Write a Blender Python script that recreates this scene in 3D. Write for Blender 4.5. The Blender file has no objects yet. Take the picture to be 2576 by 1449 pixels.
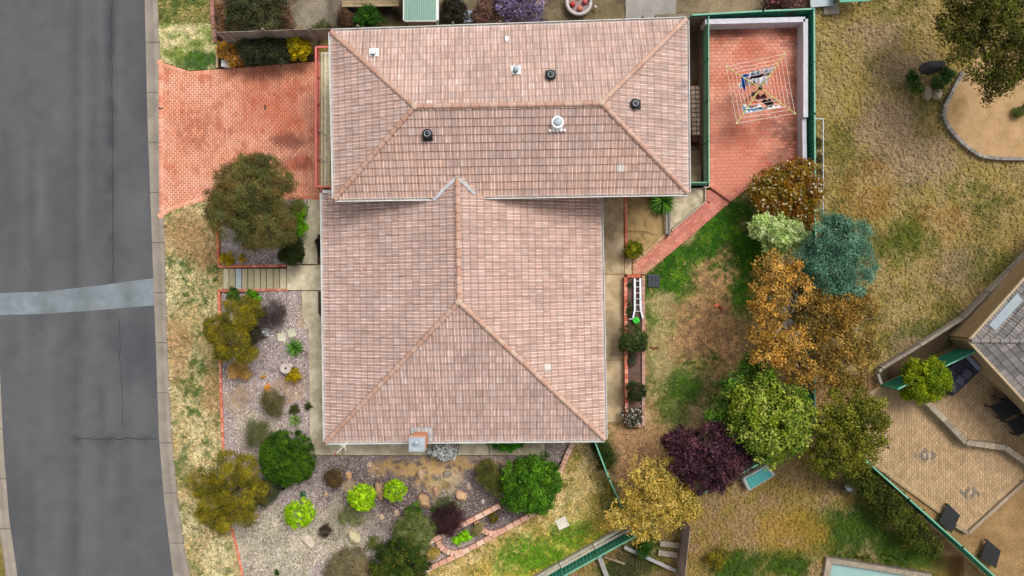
import bpy, bmesh, math, random
import numpy as np
from mathutils import Vector, Matrix
from mathutils.geometry import delaunay_2d_cdt

random.seed(7)
RNG = np.random.default_rng(7)
SC = bpy.context.scene
COL = SC.collection

# ---------------------------------------------------------------- camera, sky, sun, exposure
CAM_H = 38.0            # metres above the road
K = 0.0204              # metres on the road for one unit of the survey grid (2576 units across the picture)
cam = bpy.data.cameras.new('camera')
cam_o = bpy.data.objects.new('camera', cam)
COL.objects.link(cam_o)
cam_o.location = (0, 0, CAM_H)
cam_o.rotation_euler = (0, 0, 0)
cam.sensor_width = 36.0
cam.lens = 36.0 / (2 * 1288 * K / CAM_H)
cam.clip_end = 2000
SC.camera = cam_o

SUN_ELEV = math.radians(58)
SUN_AZ = math.radians(40)      # direction the sun stands in, clockwise from +Y
world = bpy.data.worlds.new('World')
SC.world = world
world.use_nodes = True
wn = world.node_tree.nodes
wl = world.node_tree.links
wn.clear()
sky = wn.new('ShaderNodeTexSky')
sky.sky_type = 'NISHITA'
sky.sun_disc = False
sky.sun_elevation = SUN_ELEV
sky.sun_rotation = SUN_AZ
sky.dust_density = 4.0
hs = wn.new('ShaderNodeHueSaturation')
hs.inputs['Saturation'].default_value = 0.18     # an overcast, whitish sky
bg = wn.new('ShaderNodeBackground')
bg.inputs['Strength'].default_value = 0.12
wo = wn.new('ShaderNodeOutputWorld')
wl.new(sky.outputs[0], hs.inputs['Color'])
wl.new(hs.outputs[0], bg.inputs['Color'])
wl.new(bg.outputs[0], wo.inputs['Surface'])

sun = bpy.data.lights.new('sun', 'SUN')
sun.energy = 1.4
sun.angle = math.radians(22)
sun.color = (1.0, 0.95, 0.88)
sun_o = bpy.data.objects.new('sun', sun)
COL.objects.link(sun_o)
sd = Vector((math.sin(SUN_AZ) * math.cos(SUN_ELEV), math.cos(SUN_AZ) * math.cos(SUN_ELEV), math.sin(SUN_ELEV)))
sun_o.rotation_euler = sd.to_track_quat('Z', 'Y').to_euler()
sun_o.location = sd * 80

vs = SC.view_settings
vs.view_transform = 'Standard'
vs.look = 'None'
vs.exposure = 0.60
vs.gamma = 1.0
vs.use_curve_mapping = False

# ---------------------------------------------------------------- survey grid -> metres
def S(z): return K * (CAM_H - z) / CAM_H
def P(x, y, z): return Vector(((x - 1288) * S(z), (724.5 - y) * S(z), z))
def px_of(X, Y, z): return X / S(z) + 1288, 724.5 - Y / S(z)

def sstep(a, b, x):
    t = np.clip((np.asarray(x, float) - a) / (b - a), 0, 1)
    return t * t * (3 - 2 * t)

def drive_z(x, y=0):
    return 0.13 + 0.5 * sstep(400, 820, x)

def zt(x, y):
    """height of the land at survey position x, y"""
    x = np.asarray(x, float); y = np.asarray(y, float)
    kx = kerb_out(y)
    z = 0.13 + 0.35 * sstep(kx, 548, x) + 0.2 * sstep(546, 556, x) + 1.2 * sstep(553, 740, x)
    z = np.where(x < kx - 2, 0.0, z)
    z = z + 0.12 * sstep(1500, 2000, x)
    dz = drive_z(x, y)
    z = np.where((y < 500) & (x < 834), np.minimum(z, dz), z)
    tb = 1 - sstep(508, 545, y)
    z = np.where((y >= 500) & (x < 556), z * (1 - tb) + np.minimum(z, dz - .03) * tb, z)
    return z

_KY = [-20000, -200, 0, 90, 300, 600, 900, 1100, 1250, 1380, 1449, 1650, 20000]
_KO = [394, 394, 397, 402, 408, 416, 424, 434, 448, 466, 482, 540, 540]
_KI = [360, 360, 364, 366, 371, 382, 393, 400, 412, 427, 436, 490, 490]
def kerb_out(y): return np.interp(y, _KY, _KO)
def kerb_in(y): return np.interp(y, _KY, _KI)

def ztf(x, y): return float(zt(x, y))
def ground_at(X, Y):
    z = 2.0
    for _ in range(5):
        x, y = px_of(X, Y, z)
        z = ztf(x, y)
    return z

# ---------------------------------------------------------------- noise
def _hash(ix, iy, seed):
    h = (ix.astype(np.int64) * 374761393 + iy.astype(np.int64) * 668265263 + seed * 974634777) & 0x7fffffff
    h = ((h ^ (h >> 13)) * 1274126177) & 0x7fffffff
    return ((h ^ (h >> 16)) & 0xffff) / 65535.0
def vnoise(x, y, seed=0):
    x = np.asarray(x, float); y = np.asarray(y, float)
    ix = np.floor(x); iy = np.floor(y)
    fx = x - ix; fy = y - iy
    fx = fx * fx * (3 - 2 * fx); fy = fy * fy * (3 - 2 * fy)
    a = _hash(ix, iy, seed); b = _hash(ix + 1, iy, seed)
    c = _hash(ix, iy + 1, seed); d = _hash(ix + 1, iy + 1, seed)
    return (a * (1 - fx) + b * fx) * (1 - fy) + (c * (1 - fx) + d * fx) * fy
def fbm(x, y, seed=0, o=4):
    v = 0; a = 0.5; f = 1.0; t = 0
    for i in range(o):
        v = v + a * vnoise(np.asarray(x) * f, np.asarray(y) * f, seed + i * 17)
        t += a; a *= 0.5; f *= 2.07
    return v / t
def blob(x, y, cx, cy, rx, ry, soft=0.5):
    d = np.sqrt(((x - cx) / rx) ** 2 + ((y - cy) / ry) ** 2)
    d = d + (fbm(x / 14, y / 14, 5) - 0.5) * 0.9 + (fbm(x / 48, y / 48, 8) - 0.5) * 1.2
    return 1 - sstep(1 - soft, 1 + soft, d)

def lin(r, g, b):
    f = lambda c: ((c / 255 + 0.055) / 1.055) ** 2.4 if c / 255 > 0.04045 else c / 255 / 12.92
    return np.array([f(r), f(g), f(b)])
# photographed colour -> surface colour (the scene is exposed about this much above its surface colours)
EXPO = 1.45
def A(r, g, b): return lin(r, g, b) / EXPO

# ---------------------------------------------------------------- materials
def new_mat(name):
    m = bpy.data.materials.new(name)
    m.use_nodes = True
    nt = m.node_tree
    b = nt.nodes['Principled BSDF']
    return m, nt, b

def noise_node(nt, scale, detail=4, rough=0.6, coord='Object'):
    tc = nt.nodes.new('ShaderNodeTexCoord')
    n = nt.nodes.new('ShaderNodeTexNoise')
    n.inputs['Scale'].default_value = scale
    n.inputs['Detail'].default_value = detail
    n.inputs['Roughness'].default_value = rough
    nt.links.new(tc.outputs[coord], n.inputs['Vector'])
    return n

def ramp(nt, src, p0, c0, p1, c1):
    r = nt.nodes.new('ShaderNodeValToRGB')
    r.color_ramp.elements[0].position = p0
    r.color_ramp.elements[0].color = (*c0, 1)
    r.color_ramp.elements[1].position = p1
    r.color_ramp.elements[1].color = (*c1, 1)
    nt.links.new(src, r.inputs[0])
    return r

def mul(nt, a, b, fac=1.0):
    m = nt.nodes.new('ShaderNodeMix')
    m.data_type = 'RGBA'
    m.blend_type = 'MULTIPLY'
    m.inputs[0].default_value = fac
    nt.links.new(a, m.inputs[6])
    nt.links.new(b, m.inputs[7])
    return m

MATS = {}
def mat(name, color=None, rough=0.8, var=0.25, scale=3.0, fine=0.0, fscale=40.0, bump=0.0, bscale=30.0, metal=0.0, spec=0.3, vcol=False):
    """painted / cast / woven surface: its colour, broad mottling, fine grain and relief"""
    if name in MATS: return MATS[name]
    m, nt, b = new_mat(name)
    if vcol:
        at = nt.nodes.new('ShaderNodeAttribute'); at.attribute_name = 'Col'
        src = at.outputs['Color']
    else:
        rgb = nt.nodes.new('ShaderNodeRGB'); rgb.outputs[0].default_value = (*color, 1)
        src = rgb.outputs[0]
    if var > 0:
        n = noise_node(nt, scale)
        r = ramp(nt, n.outputs['Fac'], 0.3, (1 - var,) * 3, 0.7, (1 + var,) * 3)
        src = mul(nt, src, r.outputs[0]).outputs[2]
    if fine > 0:
        n = noise_node(nt, fscale, 3, 0.7)
        r = ramp(nt, n.outputs['Fac'], 0.3, (1 - fine,) * 3, 0.7, (1 + fine,) * 3)
        src = mul(nt, src, r.outputs[0]).outputs[2]
    nt.links.new(src, b.inputs['Base Color'])
    b.inputs['Roughness'].default_value = rough
    b.inputs['Metallic'].default_value = metal
    b.inputs['Specular IOR Level'].default_value = spec
    if bump > 0:
        n = noise_node(nt, bscale, 5, 0.7)
        bp = nt.nodes.new('ShaderNodeBump')
        bp.inputs['Strength'].default_value = bump
        bp.inputs['Distance'].default_value = 0.02
        nt.links.new(n.outputs['Fac'], bp.inputs['Height'])
        nt.links.new(bp.outputs[0], b.inputs['Normal'])
    MATS[name] = m
    return m

def leaf_mat():
    if 'leaf' in MATS: return MATS['leaf']
    m, nt, b = new_mat('leaf')
    at = nt.nodes.new('ShaderNodeAttribute'); at.attribute_name = 'Col'
    nt.links.new(at.outputs['Color'], b.inputs['Base Color'])
    b.inputs['Roughness'].default_value = 0.6
    b.inputs['Specular IOR Level'].default_value = 0.25
    tr = nt.nodes.new('ShaderNodeBsdfTranslucent')
    nt.links.new(at.outputs['Color'], tr.inputs['Color'])
    mx = nt.nodes.new('ShaderNodeMixShader'); mx.inputs[0].default_value = 0.35
    nt.links.new(b.outputs[0], mx.inputs[1]); nt.links.new(tr.outputs[0], mx.inputs[2])
    nt.links.new(mx.outputs[0], nt.nodes['Material Output'].inputs['Surface'])
    MATS['leaf'] = m
    return m
LEAF = leaf_mat()
GRASS = mat('grass_ground', vcol=True, rough=0.95, var=0.18, scale=1.7, fine=0.4, fscale=14, bump=0.5, bscale=18, spec=0.1)
SOIL = mat('soil', vcol=True, rough=0.95, var=0.15, scale=1.3, fine=0.3, fscale=22, bump=0.6, bscale=25, spec=0.1)
CONC = mat('concrete', vcol=True, rough=0.9, var=0.16, scale=1.1, fine=0.16, fscale=18, bump=0.2, bscale=40, spec=0.2)
BRICK = mat('brick', vcol=True, rough=0.88, var=0.1, scale=2.0, fine=0.12, fscale=30, bump=0.2, bscale=60, spec=0.2)
TILE = mat('roof_tile', vcol=True, rough=0.72, var=0.12, scale=1.2, fine=0.16, fscale=16, bump=0.15, bscale=60, spec=0.3)
STONE = mat('stone', vcol=True, rough=0.9, var=0.2, scale=4, fine=0.2, fscale=25, bump=0.5, bscale=20, spec=0.2)
BARK = mat('bark', A(120, 105, 95), rough=0.9, var=0.3, scale=8, bump=0.6, bscale=30)
WOOD = mat('weathered_wood', vcol=True, rough=0.85, var=0.25, scale=5, fine=0.2, fscale=30, bump=0.3, bscale=40)
WHITE = mat('white_paint', (0.78, 0.78, 0.76), rough=0.5, var=0.08, scale=4)
GUTTER = mat('gutter_paint', (0.62, 0.62, 0.60), rough=0.45, var=0.15, scale=3)
GREEN = mat('green_steel', A(64, 160, 130), rough=0.45, var=0.1, scale=2)
GREEN_PALE = mat('pale_green_steel', A(120, 190, 160), rough=0.45, var=0.12, scale=2)
BLACK = mat('black_plastic', (0.012, 0.014, 0.018), rough=0.35, var=0.2, scale=6)
GALV = mat('galvanised', A(186, 198, 206), rough=0.4, var=0.25, scale=5, metal=0.2)
ALU = mat('aluminium', (0.62, 0.64, 0.67), rough=0.35, var=0.1, scale=5, metal=0.4)
CLOTH = mat('cloth', vcol=True, rough=0.95, var=0.1, scale=9, spec=0.05)
PLASTIC = mat('plastic', vcol=True, rough=0.4, var=0.05, scale=5)
GLASS = mat('window_glass', (0.03, 0.04, 0.05), rough=0.08, var=0.0, spec=0.6)
WALLM = mat('brick_wall', A(185, 130, 105), rough=0.9, var=0.15, scale=3, fine=0.2, fscale=14, bump=0.3)
RENDER_W = mat('white_render', A(214, 214, 222), rough=0.85, var=0.12, scale=3, fine=0.08, fscale=20, bump=0.15)

# ---------------------------------------------------------------- object helpers
ROOT = {}
def root_loc(o):
    while o.parent: o = o.parent
    return o.location
def props(o, label=None, cat=None, group=None, kind=None):
    if label: o['label'] = label
    if cat: o['category'] = cat
    if group: o['group'] = group
    if kind: o['kind'] = kind
    return o
def thing(name, label, cat, loc, group=None):
    o = bpy.data.objects.new(name, None)
    COL.objects.link(o)
    o.location = loc
    o.empty_display_size = 0.2
    return props(o, label, cat, group)
def link(name, me, parent=None, loc=None):
    o = bpy.data.objects.new(name, me)
    COL.objects.link(o)
    if parent: o.parent = parent
    if loc is not None: o.location = loc
    return o

def np_mesh(name, V, F, C=None, m=None, parent=None, smooth=False):
    """V (n,3), F (k,3|4) int, C per-vertex rgb"""
    V = np.asarray(V, np.float32).reshape(-1, 3).copy()
    F = np.asarray(F, np.int32)
    if parent is not None: V -= np.array(root_loc(parent), np.float32)
    me = bpy.data.meshes.new(name)
    k = F.shape[1]
    me.vertices.add(len(V)); me.vertices.foreach_set('co', V.ravel())
    me.loops.add(F.size); me.loops.foreach_set('vertex_index', F.ravel())
    me.polygons.add(len(F)); me.polygons.foreach_set('loop_start', np.arange(0, F.size, k, dtype=np.int32))
    me.polygons.foreach_set('loop_total', np.full(len(F), k, np.int32))
    if smooth: me.polygons.foreach_set('use_smooth', np.ones(len(F), bool))
    me.update(calc_edges=True)
    set_col(me, C)
    if m: me.materials.append(m)
    return link(name, me, parent)

def set_col(me, C):
    if C is None: return
    C = np.asarray(C, np.float32)
    n = len(me.vertices)
    if C.ndim == 1: C = np.tile(C, (n, 1))
    a = me.color_attributes.new('Col', 'FLOAT_COLOR', 'POINT')
    d = np.ones((n, 4), np.float32); d[:, :3] = np.clip(C, 0, 1)
    a.data.foreach_set('color', d.ravel())

class MB:
    """collects boxes, tubes and sheets; build() links them as ONE mesh object"""
    def __init__(s): s.v = []; s.f = []; s.c = []
    def add(s, vs_, fs, c=(1, 1, 1)):
        o = len(s.v)
        s.v += [tuple(v) for v in vs_]
        s.f += [tuple(i + o for i in f) for f in fs]
        s.c += [tuple(c)] * len(vs_)
        return s
    def box(s, cx, cy, cz, sx, sy, sz, rot=0.0, c=(1, 1, 1), tilt=None):
        ca, sa = math.cos(rot), math.sin(rot)
        vs_ = []
        for dz in (-.5, .5):
            for dx, dy in ((-.5, -.5), (.5, -.5), (.5, .5), (-.5, .5)):
                x, y = dx * sx, dy * sy
                vs_.append((cx + x * ca - y * sa, cy + x * sa + y * ca, cz + dz * sz))
        return s.add(vs_, [(3, 2, 1, 0), (4, 5, 6, 7), (0, 1, 5, 4), (1, 2, 6, 5), (2, 3, 7, 6), (3, 0, 4, 7)], c)
    def prism(s, pts, z0, z1, c=(1, 1, 1)):
        """pts: world xy outline; z0,z1 numbers or lists"""
        n = len(pts)
        a = sum(pts[i][0] * pts[(i + 1) % n][1] - pts[(i + 1) % n][0] * pts[i][1] for i in range(n))
        if a < 0: pts = pts[::-1]
        vs_ = [(p[0], p[1], z0) for p in pts] + [(p[0], p[1], z1) for p in pts]
        fs = [tuple(range(n - 1, -1, -1)), tuple(range(n, 2 * n))]
        fs += [(i, (i + 1) % n, n + (i + 1) % n, n + i) for i in range(n)]
        return s.add(vs_, fs, c)
    def beam(s, a, b, w, h, c=(1, 1, 1)):
        """a straight bar from a to b, w wide (level), h high"""
        a = Vector(a); b = Vector(b); d = (b - a).normalized()
        up = Vector((0, 0, 1)) if abs(d.z) < 0.95 else Vector((1, 0, 0))
        sx = d.cross(up).normalized() * (w / 2); sy = sx.cross(d).normalized() * (h / 2)
        vs_ = [a - sx - sy, a + sx - sy, a + sx + sy, a - sx + sy, b - sx - sy, b + sx - sy, b + sx + sy, b - sx + sy]
        return s.add(vs_, [(0, 1, 2, 3), (7, 6, 5, 4), (0, 4, 5, 1), (1, 5, 6, 2), (2, 6, 7, 3), (3, 7, 4, 0)], c)
    def tube(s, pts, rad, n=6, c=(1, 1, 1), cap=True):
        pts = [Vector(p) for p in pts]
        if not hasattr(rad, '__len__'): rad = [rad] * len(pts)
        vs_ = []; fs = []
        for i, p in enumerate(pts):
            d = (pts[min(i + 1, len(pts) - 1)] - pts[max(i - 1, 0)]).normalized()
            up = Vector((0, 0, 1)) if abs(d.z) < 0.9 else Vector((1, 0, 0))
            u = d.cross(up).normalized(); w = u.cross(d)
            for k in range(n):
                t = 2 * math.pi * k / n
                vs_.append(p + (u * math.cos(t) + w * math.sin(t)) * rad[i])
        for i in range(len(pts) - 1):
            for k in range(n):
                fs.append((i * n + k, (i + 1) * n + k, (i + 1) * n + (k + 1) % n, i * n + (k + 1) % n))
        if cap:
            fs.append(tuple(range(n))); fs.append(tuple(range(len(vs_) - 1, len(vs_) - n - 1, -1)))
        return s.add(vs_, fs, c)
    def lathe(s, cx, cy, prof, n=16, c=(1, 1, 1)):
        """prof: (radius, z) from bottom to top"""
        vs_ = []; fs = []
        for r, z in prof:
            for k in range(n):
                t = 2 * math.pi * k / n
                vs_.append((cx + r * math.cos(t), cy + r * math.sin(t), z))
        for i in range(len(prof) - 1):
            for k in range(n):
                fs.append((i * n + k, i * n + (k + 1) % n, (i + 1) * n + (k + 1) % n, (i + 1) * n + k))
        fs.append(tuple(range(n - 1, -1, -1))); fs.append(tuple(range(len(vs_) - n, len(vs_))))
        return s.add(vs_, fs, c)
    def build(s, name, m, parent=None, smooth=False, kind=None, bevel=0):
        me = bpy.data.meshes.new(name)
        v = np.array([tuple(p) for p in s.v], float).reshape(-1, 3)
        if parent is not None: v = v - np.array(root_loc(parent))
        me.from_pydata([tuple(p) for p in v], [], s.f)
        set_col(me, np.array(s.c))
        if bevel:
            bm = bmesh.new(); bm.from_mesh(me)
            bmesh.ops.bevel(bm, geom=bm.edges[:], offset=bevel, segments=1, affect='EDGES')
            bm.to_mesh(me); bm.free()
        if smooth: me.polygons.foreach_set('use_smooth', [True] * len(me.polygons))
        if m: me.materials.append(m)
        o = link(name, me, parent)
        if kind: o['kind'] = kind
        return o

def pip(poly, x, y):
    x = np.asarray(x, float); y = np.asarray(y, float)
    ins = np.zeros(x.shape, bool)
    n = len(poly)
    for i in range(n):
        x0, y0 = poly[i]; x1, y1 = poly[(i + 1) % n]
        if y0 == y1: continue
        c = ((y0 > y) != (y1 > y)) & (x < (x1 - x0) * (y - y0) / (y1 - y0) + x0)
        ins ^= c
    return ins

def P_np(x, y, z):
    s = K * (CAM_H - z) / CAM_H
    return np.stack([(x - 1288) * s, (724.5 - y) * s, z], -1)

def drape(name, poly, step, m, colf, zf=None, off=0.0, thick=0.25, parent=None, kind='structure', label=None):
    """one sheet of ground laid over the land inside the outline (with a skirt), fine enough to follow it"""
    pts = []
    n = len(poly)
    for i in range(n):
        a = np.array(poly[i], float); b = np.array(poly[(i + 1) % n], float)
        L = np.linalg.norm(b - a); k = max(1, int(L / step))
        for j in range(k): pts.append(a + (b - a) * j / k)
    nb = len(pts)
    ar = np.array(pts)
    gx, gy = np.meshgrid(np.arange(ar[:, 0].min() + step / 2, ar[:, 0].max(), step), np.arange(ar[:, 1].min() + step / 2, ar[:, 1].max(), step))
    gx = gx.ravel() + RNG.uniform(-.2, .2, gx.size) * step; gy = gy.ravel() + RNG.uniform(-.2, .2, gy.size) * step
    ok = pip(poly, gx, gy)
    gx = gx[ok]; gy = gy[ok]
    V2 = [Vector((p[0], p[1])) for p in pts] + [Vector((a, b)) for a, b in zip(gx, gy)]
    E = [(i, (i + 1) % nb) for i in range(nb)]
    r = delaunay_2d_cdt(V2, E, [list(range(nb))], 1, 1e-4)
    v = np.array([(p.x, p.y) for p in r[0]]); f = [tuple(t) for t in r[2]]
    z = (zt(v[:, 0], v[:, 1]) if zf is None else zf(v[:, 0], v[:, 1])) + off
    W = P_np(v[:, 0], v[:, 1], z)
    C = colf(v[:, 0], v[:, 1])
    C = np.asarray(C)
    if C.ndim == 1: C = np.tile(C, (len(v), 1))
    # skirt from border edges
    cnt = {}
    for t in f:
        for i in range(len(t)):
            e = (t[i], t[(i + 1) % len(t)])
            cnt[e] = cnt.get(e, 0) + 1
    W = list(map(tuple, W)); C = list(map(tuple, C))
    low = {}
    for (a, b) in list(cnt):
        if (b, a) in cnt: continue
        for q in (a, b):
            if q not in low:
                low[q] = len(W); W.append((W[q][0], W[q][1], W[q][2] - thick)); C.append(C[q])
        f.append((b, a, low[a], low[b]))
    me = bpy.data.meshes.new(name)
    W = np.array(W)
    if parent is not None: W = W - np.array(root_loc(parent))
    me.from_pydata([tuple(p) for p in W], [], f)
    bm = bmesh.new(); bm.from_mesh(me)
    bmesh.ops.recalc_face_normals(bm, faces=bm.faces[:])
    up = [fc for fc in bm.faces if abs(fc.normal.z) > 0.5]
    if up and sum(fc.normal.z for fc in up) < 0:
        for fc in bm.faces: fc.normal_flip()
    bm.to_mesh(me); bm.free()
    set_col(me, np.array(C))
    me.materials.append(m)
    o = link(name, me, parent)
    if kind and parent is None: o['kind'] = kind
    return o

def mixc(a, b, t):
    t = np.asarray(t)[..., None]
    return np.asarray(a) * (1 - t) + np.asarray(b) * t
# ================================================================ THE LAND
STRAW = A(212, 198, 156); STRAW2 = A(186, 164, 118); GRN = A(92, 118, 48); GRN_V = A(58, 112, 24); DIRT = A(176, 140, 100); LIME = A(150, 160, 40)
OLV = A(150, 128, 62); OLVD = A(112, 98, 48); TAN = A(176, 152, 118)

def verge_col(x, y):
    n = fbm(x / 26, y / 26, 1); n2 = fbm(x / 60, y / 60, 2); n3 = fbm(x / 7, y / 7, 3)
    c = mixc(STRAW2, STRAW, sstep(.35, .65, n2 * .6 + n3 * .4))
    g = sstep(.5, .68, n * .6 + n3 * .45 - .02) * .75
    g = g + .5 * blob(x, y, 505, 700, 55, 120) * sstep(.4, .6, n3) + .5 * blob(x, y, 500, 960, 60, 90) * sstep(.4, .6, n3)
    c = mixc(c, GRN, np.clip(g, 0, .9))
    c = mixc(c, DIRT, .7 * np.maximum.reduce([blob(x, y, 475, 590, 60, 45), blob(x, y, 520, 640, 30, 50), blob(x, y, 445, 890, 30, 60), blob(x, y, 535, 980, 22, 70)]))
    return c
def top_verge_col(x, y):
    n = fbm(x / 18, y / 18, 11); n3 = fbm(x / 6, y / 6, 12)
    c = mixc(STRAW, A(150, 165, 80), sstep(.3, .7, n))
    c = mixc(c, GRN_V, np.clip(blob(x, y, 505, 155, 45, 24) + .3 * sstep(.55, .7, n3), 0, .85))
    return c
def back_col(x, y):
    n = fbm(x / 30, y / 30, 21); n2 = fbm(x / 70, y / 70, 22); n3 = fbm(x / 8, y / 8, 23)
    green = np.maximum.reduce([blob(x, y, 1800, 600, 130, 110), blob(x, y, 1690, 700, 75, 95), blob(x, y, 1660, 800, 40, 60), .9 * blob(x, y, 1860, 720, 60, 80), .9 * blob(x, y, 1765, 905, 50, 30), .75 * blob(x, y, 1715, 970, 60, 50), .6 * blob(x, y, 1690, 1030, 40, 40), .6 * blob(x, y, 1650, 900, 26, 70)])
    base = mixc(A(170, 140, 96), A(192, 166, 122), sstep(.35, .65, n))
    base = mixc(base, A(108, 112, 56), .8 * sstep(.42, .62, n2 * .5 + n3 * .5))
    gcol = mixc(A(44, 106, 0), A(104, 146, 24), sstep(.45, .75, n * .5 + n3 * .5))
    c = mixc(base, gcol, np.clip(green * 1.1, 0, 1) * .95)
    straw = np.maximum.reduce([blob(x, y, 1668, 770, 32, 36), .8 * blob(x, y, 1725, 585, 24, 26), .8 * blob(x, y, 1660, 870, 30, 90), .5 * blob(x, y, 1735, 545, 30, 20)])
    c = mixc(c, A(184, 164, 118), np.clip(straw, 0, .8))
    dirt = np.maximum.reduce([blob(x, y, 1795, 695, 52, 42), blob(x, y, 1765, 780, 70, 45), blob(x, y, 1790, 850, 85, 75), .8 * blob(x, y, 1825, 650, 20, 28)])
    dirt = dirt * sstep(.3, .55, n3 * .6 + n * .5)
    c = mixc(c, mixc(A(142, 108, 80), A(196, 156, 110), sstep(.3, .7, n3)), np.clip(dirt, 0, .9))
    pale = blob(x, y, 1590, 1110, 75, 50) + blob(x, y, 1570, 1170, 50, 50)
    c = mixc(c, mixc(A(196, 160, 120), A(170, 130, 96), n3), np.clip(pale, 0, .92))
    c = mixc(c, A(60, 76, 28), .75 * np.clip(blob(x, y, 1522, 1150, 28, 60), 0, 1))
    return c
def bottom_col(x, y):
    n = fbm(x / 26, y / 26, 31); n3 = fbm(x / 7, y / 7, 32)
    c = mixc(A(206, 182, 132), A(182, 158, 98), sstep(.35, .65, n))
    c = mixc(c, A(120, 126, 52), .75 * sstep(.5, .68, n3 * .7 + n * .3))
    d = (y - 1449) * .49 + (x - 1385) * .87            # towards the back fence
    t = sstep(-150, 20, (x - 1385) * .49 + (y - 1428) * .87)
    c = mixc(c, mixc(A(170, 172, 36), A(192, 166, 58), sstep(.35, .65, n)), np.clip(t * .85, 0, 1))
    c = mixc(c, A(102, 160, 18), np.clip(np.maximum(blob(x, y, 1340, 1400, 75, 45), .8 * blob(x, y, 1440, 1345, 60, 30)), 0, .9) * sstep(.25, .6, n3 + .1))
    c = mixc(c, A(88, 98, 36), .7 * np.clip(blob(x, y, 1545, 1270, 30, 34), 0, 1))
    return c
def mulch_col(x, y):
    n = fbm(x / 30, y / 30, 41); n3 = fbm(x / 5, y / 5, 42); n4 = fbm(x / 80, y / 80, 43)
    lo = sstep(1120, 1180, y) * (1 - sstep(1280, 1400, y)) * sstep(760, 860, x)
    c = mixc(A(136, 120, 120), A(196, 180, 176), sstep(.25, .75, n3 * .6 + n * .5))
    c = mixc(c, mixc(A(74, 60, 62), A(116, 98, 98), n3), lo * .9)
    sandy = np.maximum.reduce([blob(x, y, 600, 1000, 40, 40), .9 * blob(x, y, 735, 975, 40, 40), .8 * blob(x, y, 770, 800, 30, 30), .6 * blob(x, y, 690, 590, 60, 30)])
    ochre = np.maximum.reduce([blob(x, y, 1115, 1168, 55, 22), blob(x, y, 1060, 1180, 75, 18), blob(x, y, 985, 1166, 36, 14), .9 * blob(x, y, 1095, 1215, 45, 30), .8 * blob(x, y, 955, 1185, 20, 12), .8 * blob(x, y, 1200, 1168, 60, 10), .7 * blob(x, y, 880, 1225, 16, 14)])
    c = mixc(c, A(190, 158, 120), np.clip(sandy, 0, .8) * sstep(.35, .6, n3 + .1))
    c = mixc(c, mixc(A(214, 178, 122), A(190, 152, 100), n), np.clip(ochre * 1.2, 0, .95) * sstep(.36, .43, fbm(x / 13, y / 9, 47) + .02))
    weedy = np.maximum.reduce([blob(x, y, 680, 1360, 130, 80), .8 * blob(x, y, 860, 1330, 70, 70), .5 * blob(x, y, 650, 1080, 50, 50), .6 * blob(x, y, 1120, 1240, 40, 40)])
    c = mixc(c, mixc(A(200, 184, 152), A(132, 128, 84), sstep(.4, .7, n)), np.clip(weedy, 0, .75))
    return c
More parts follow.
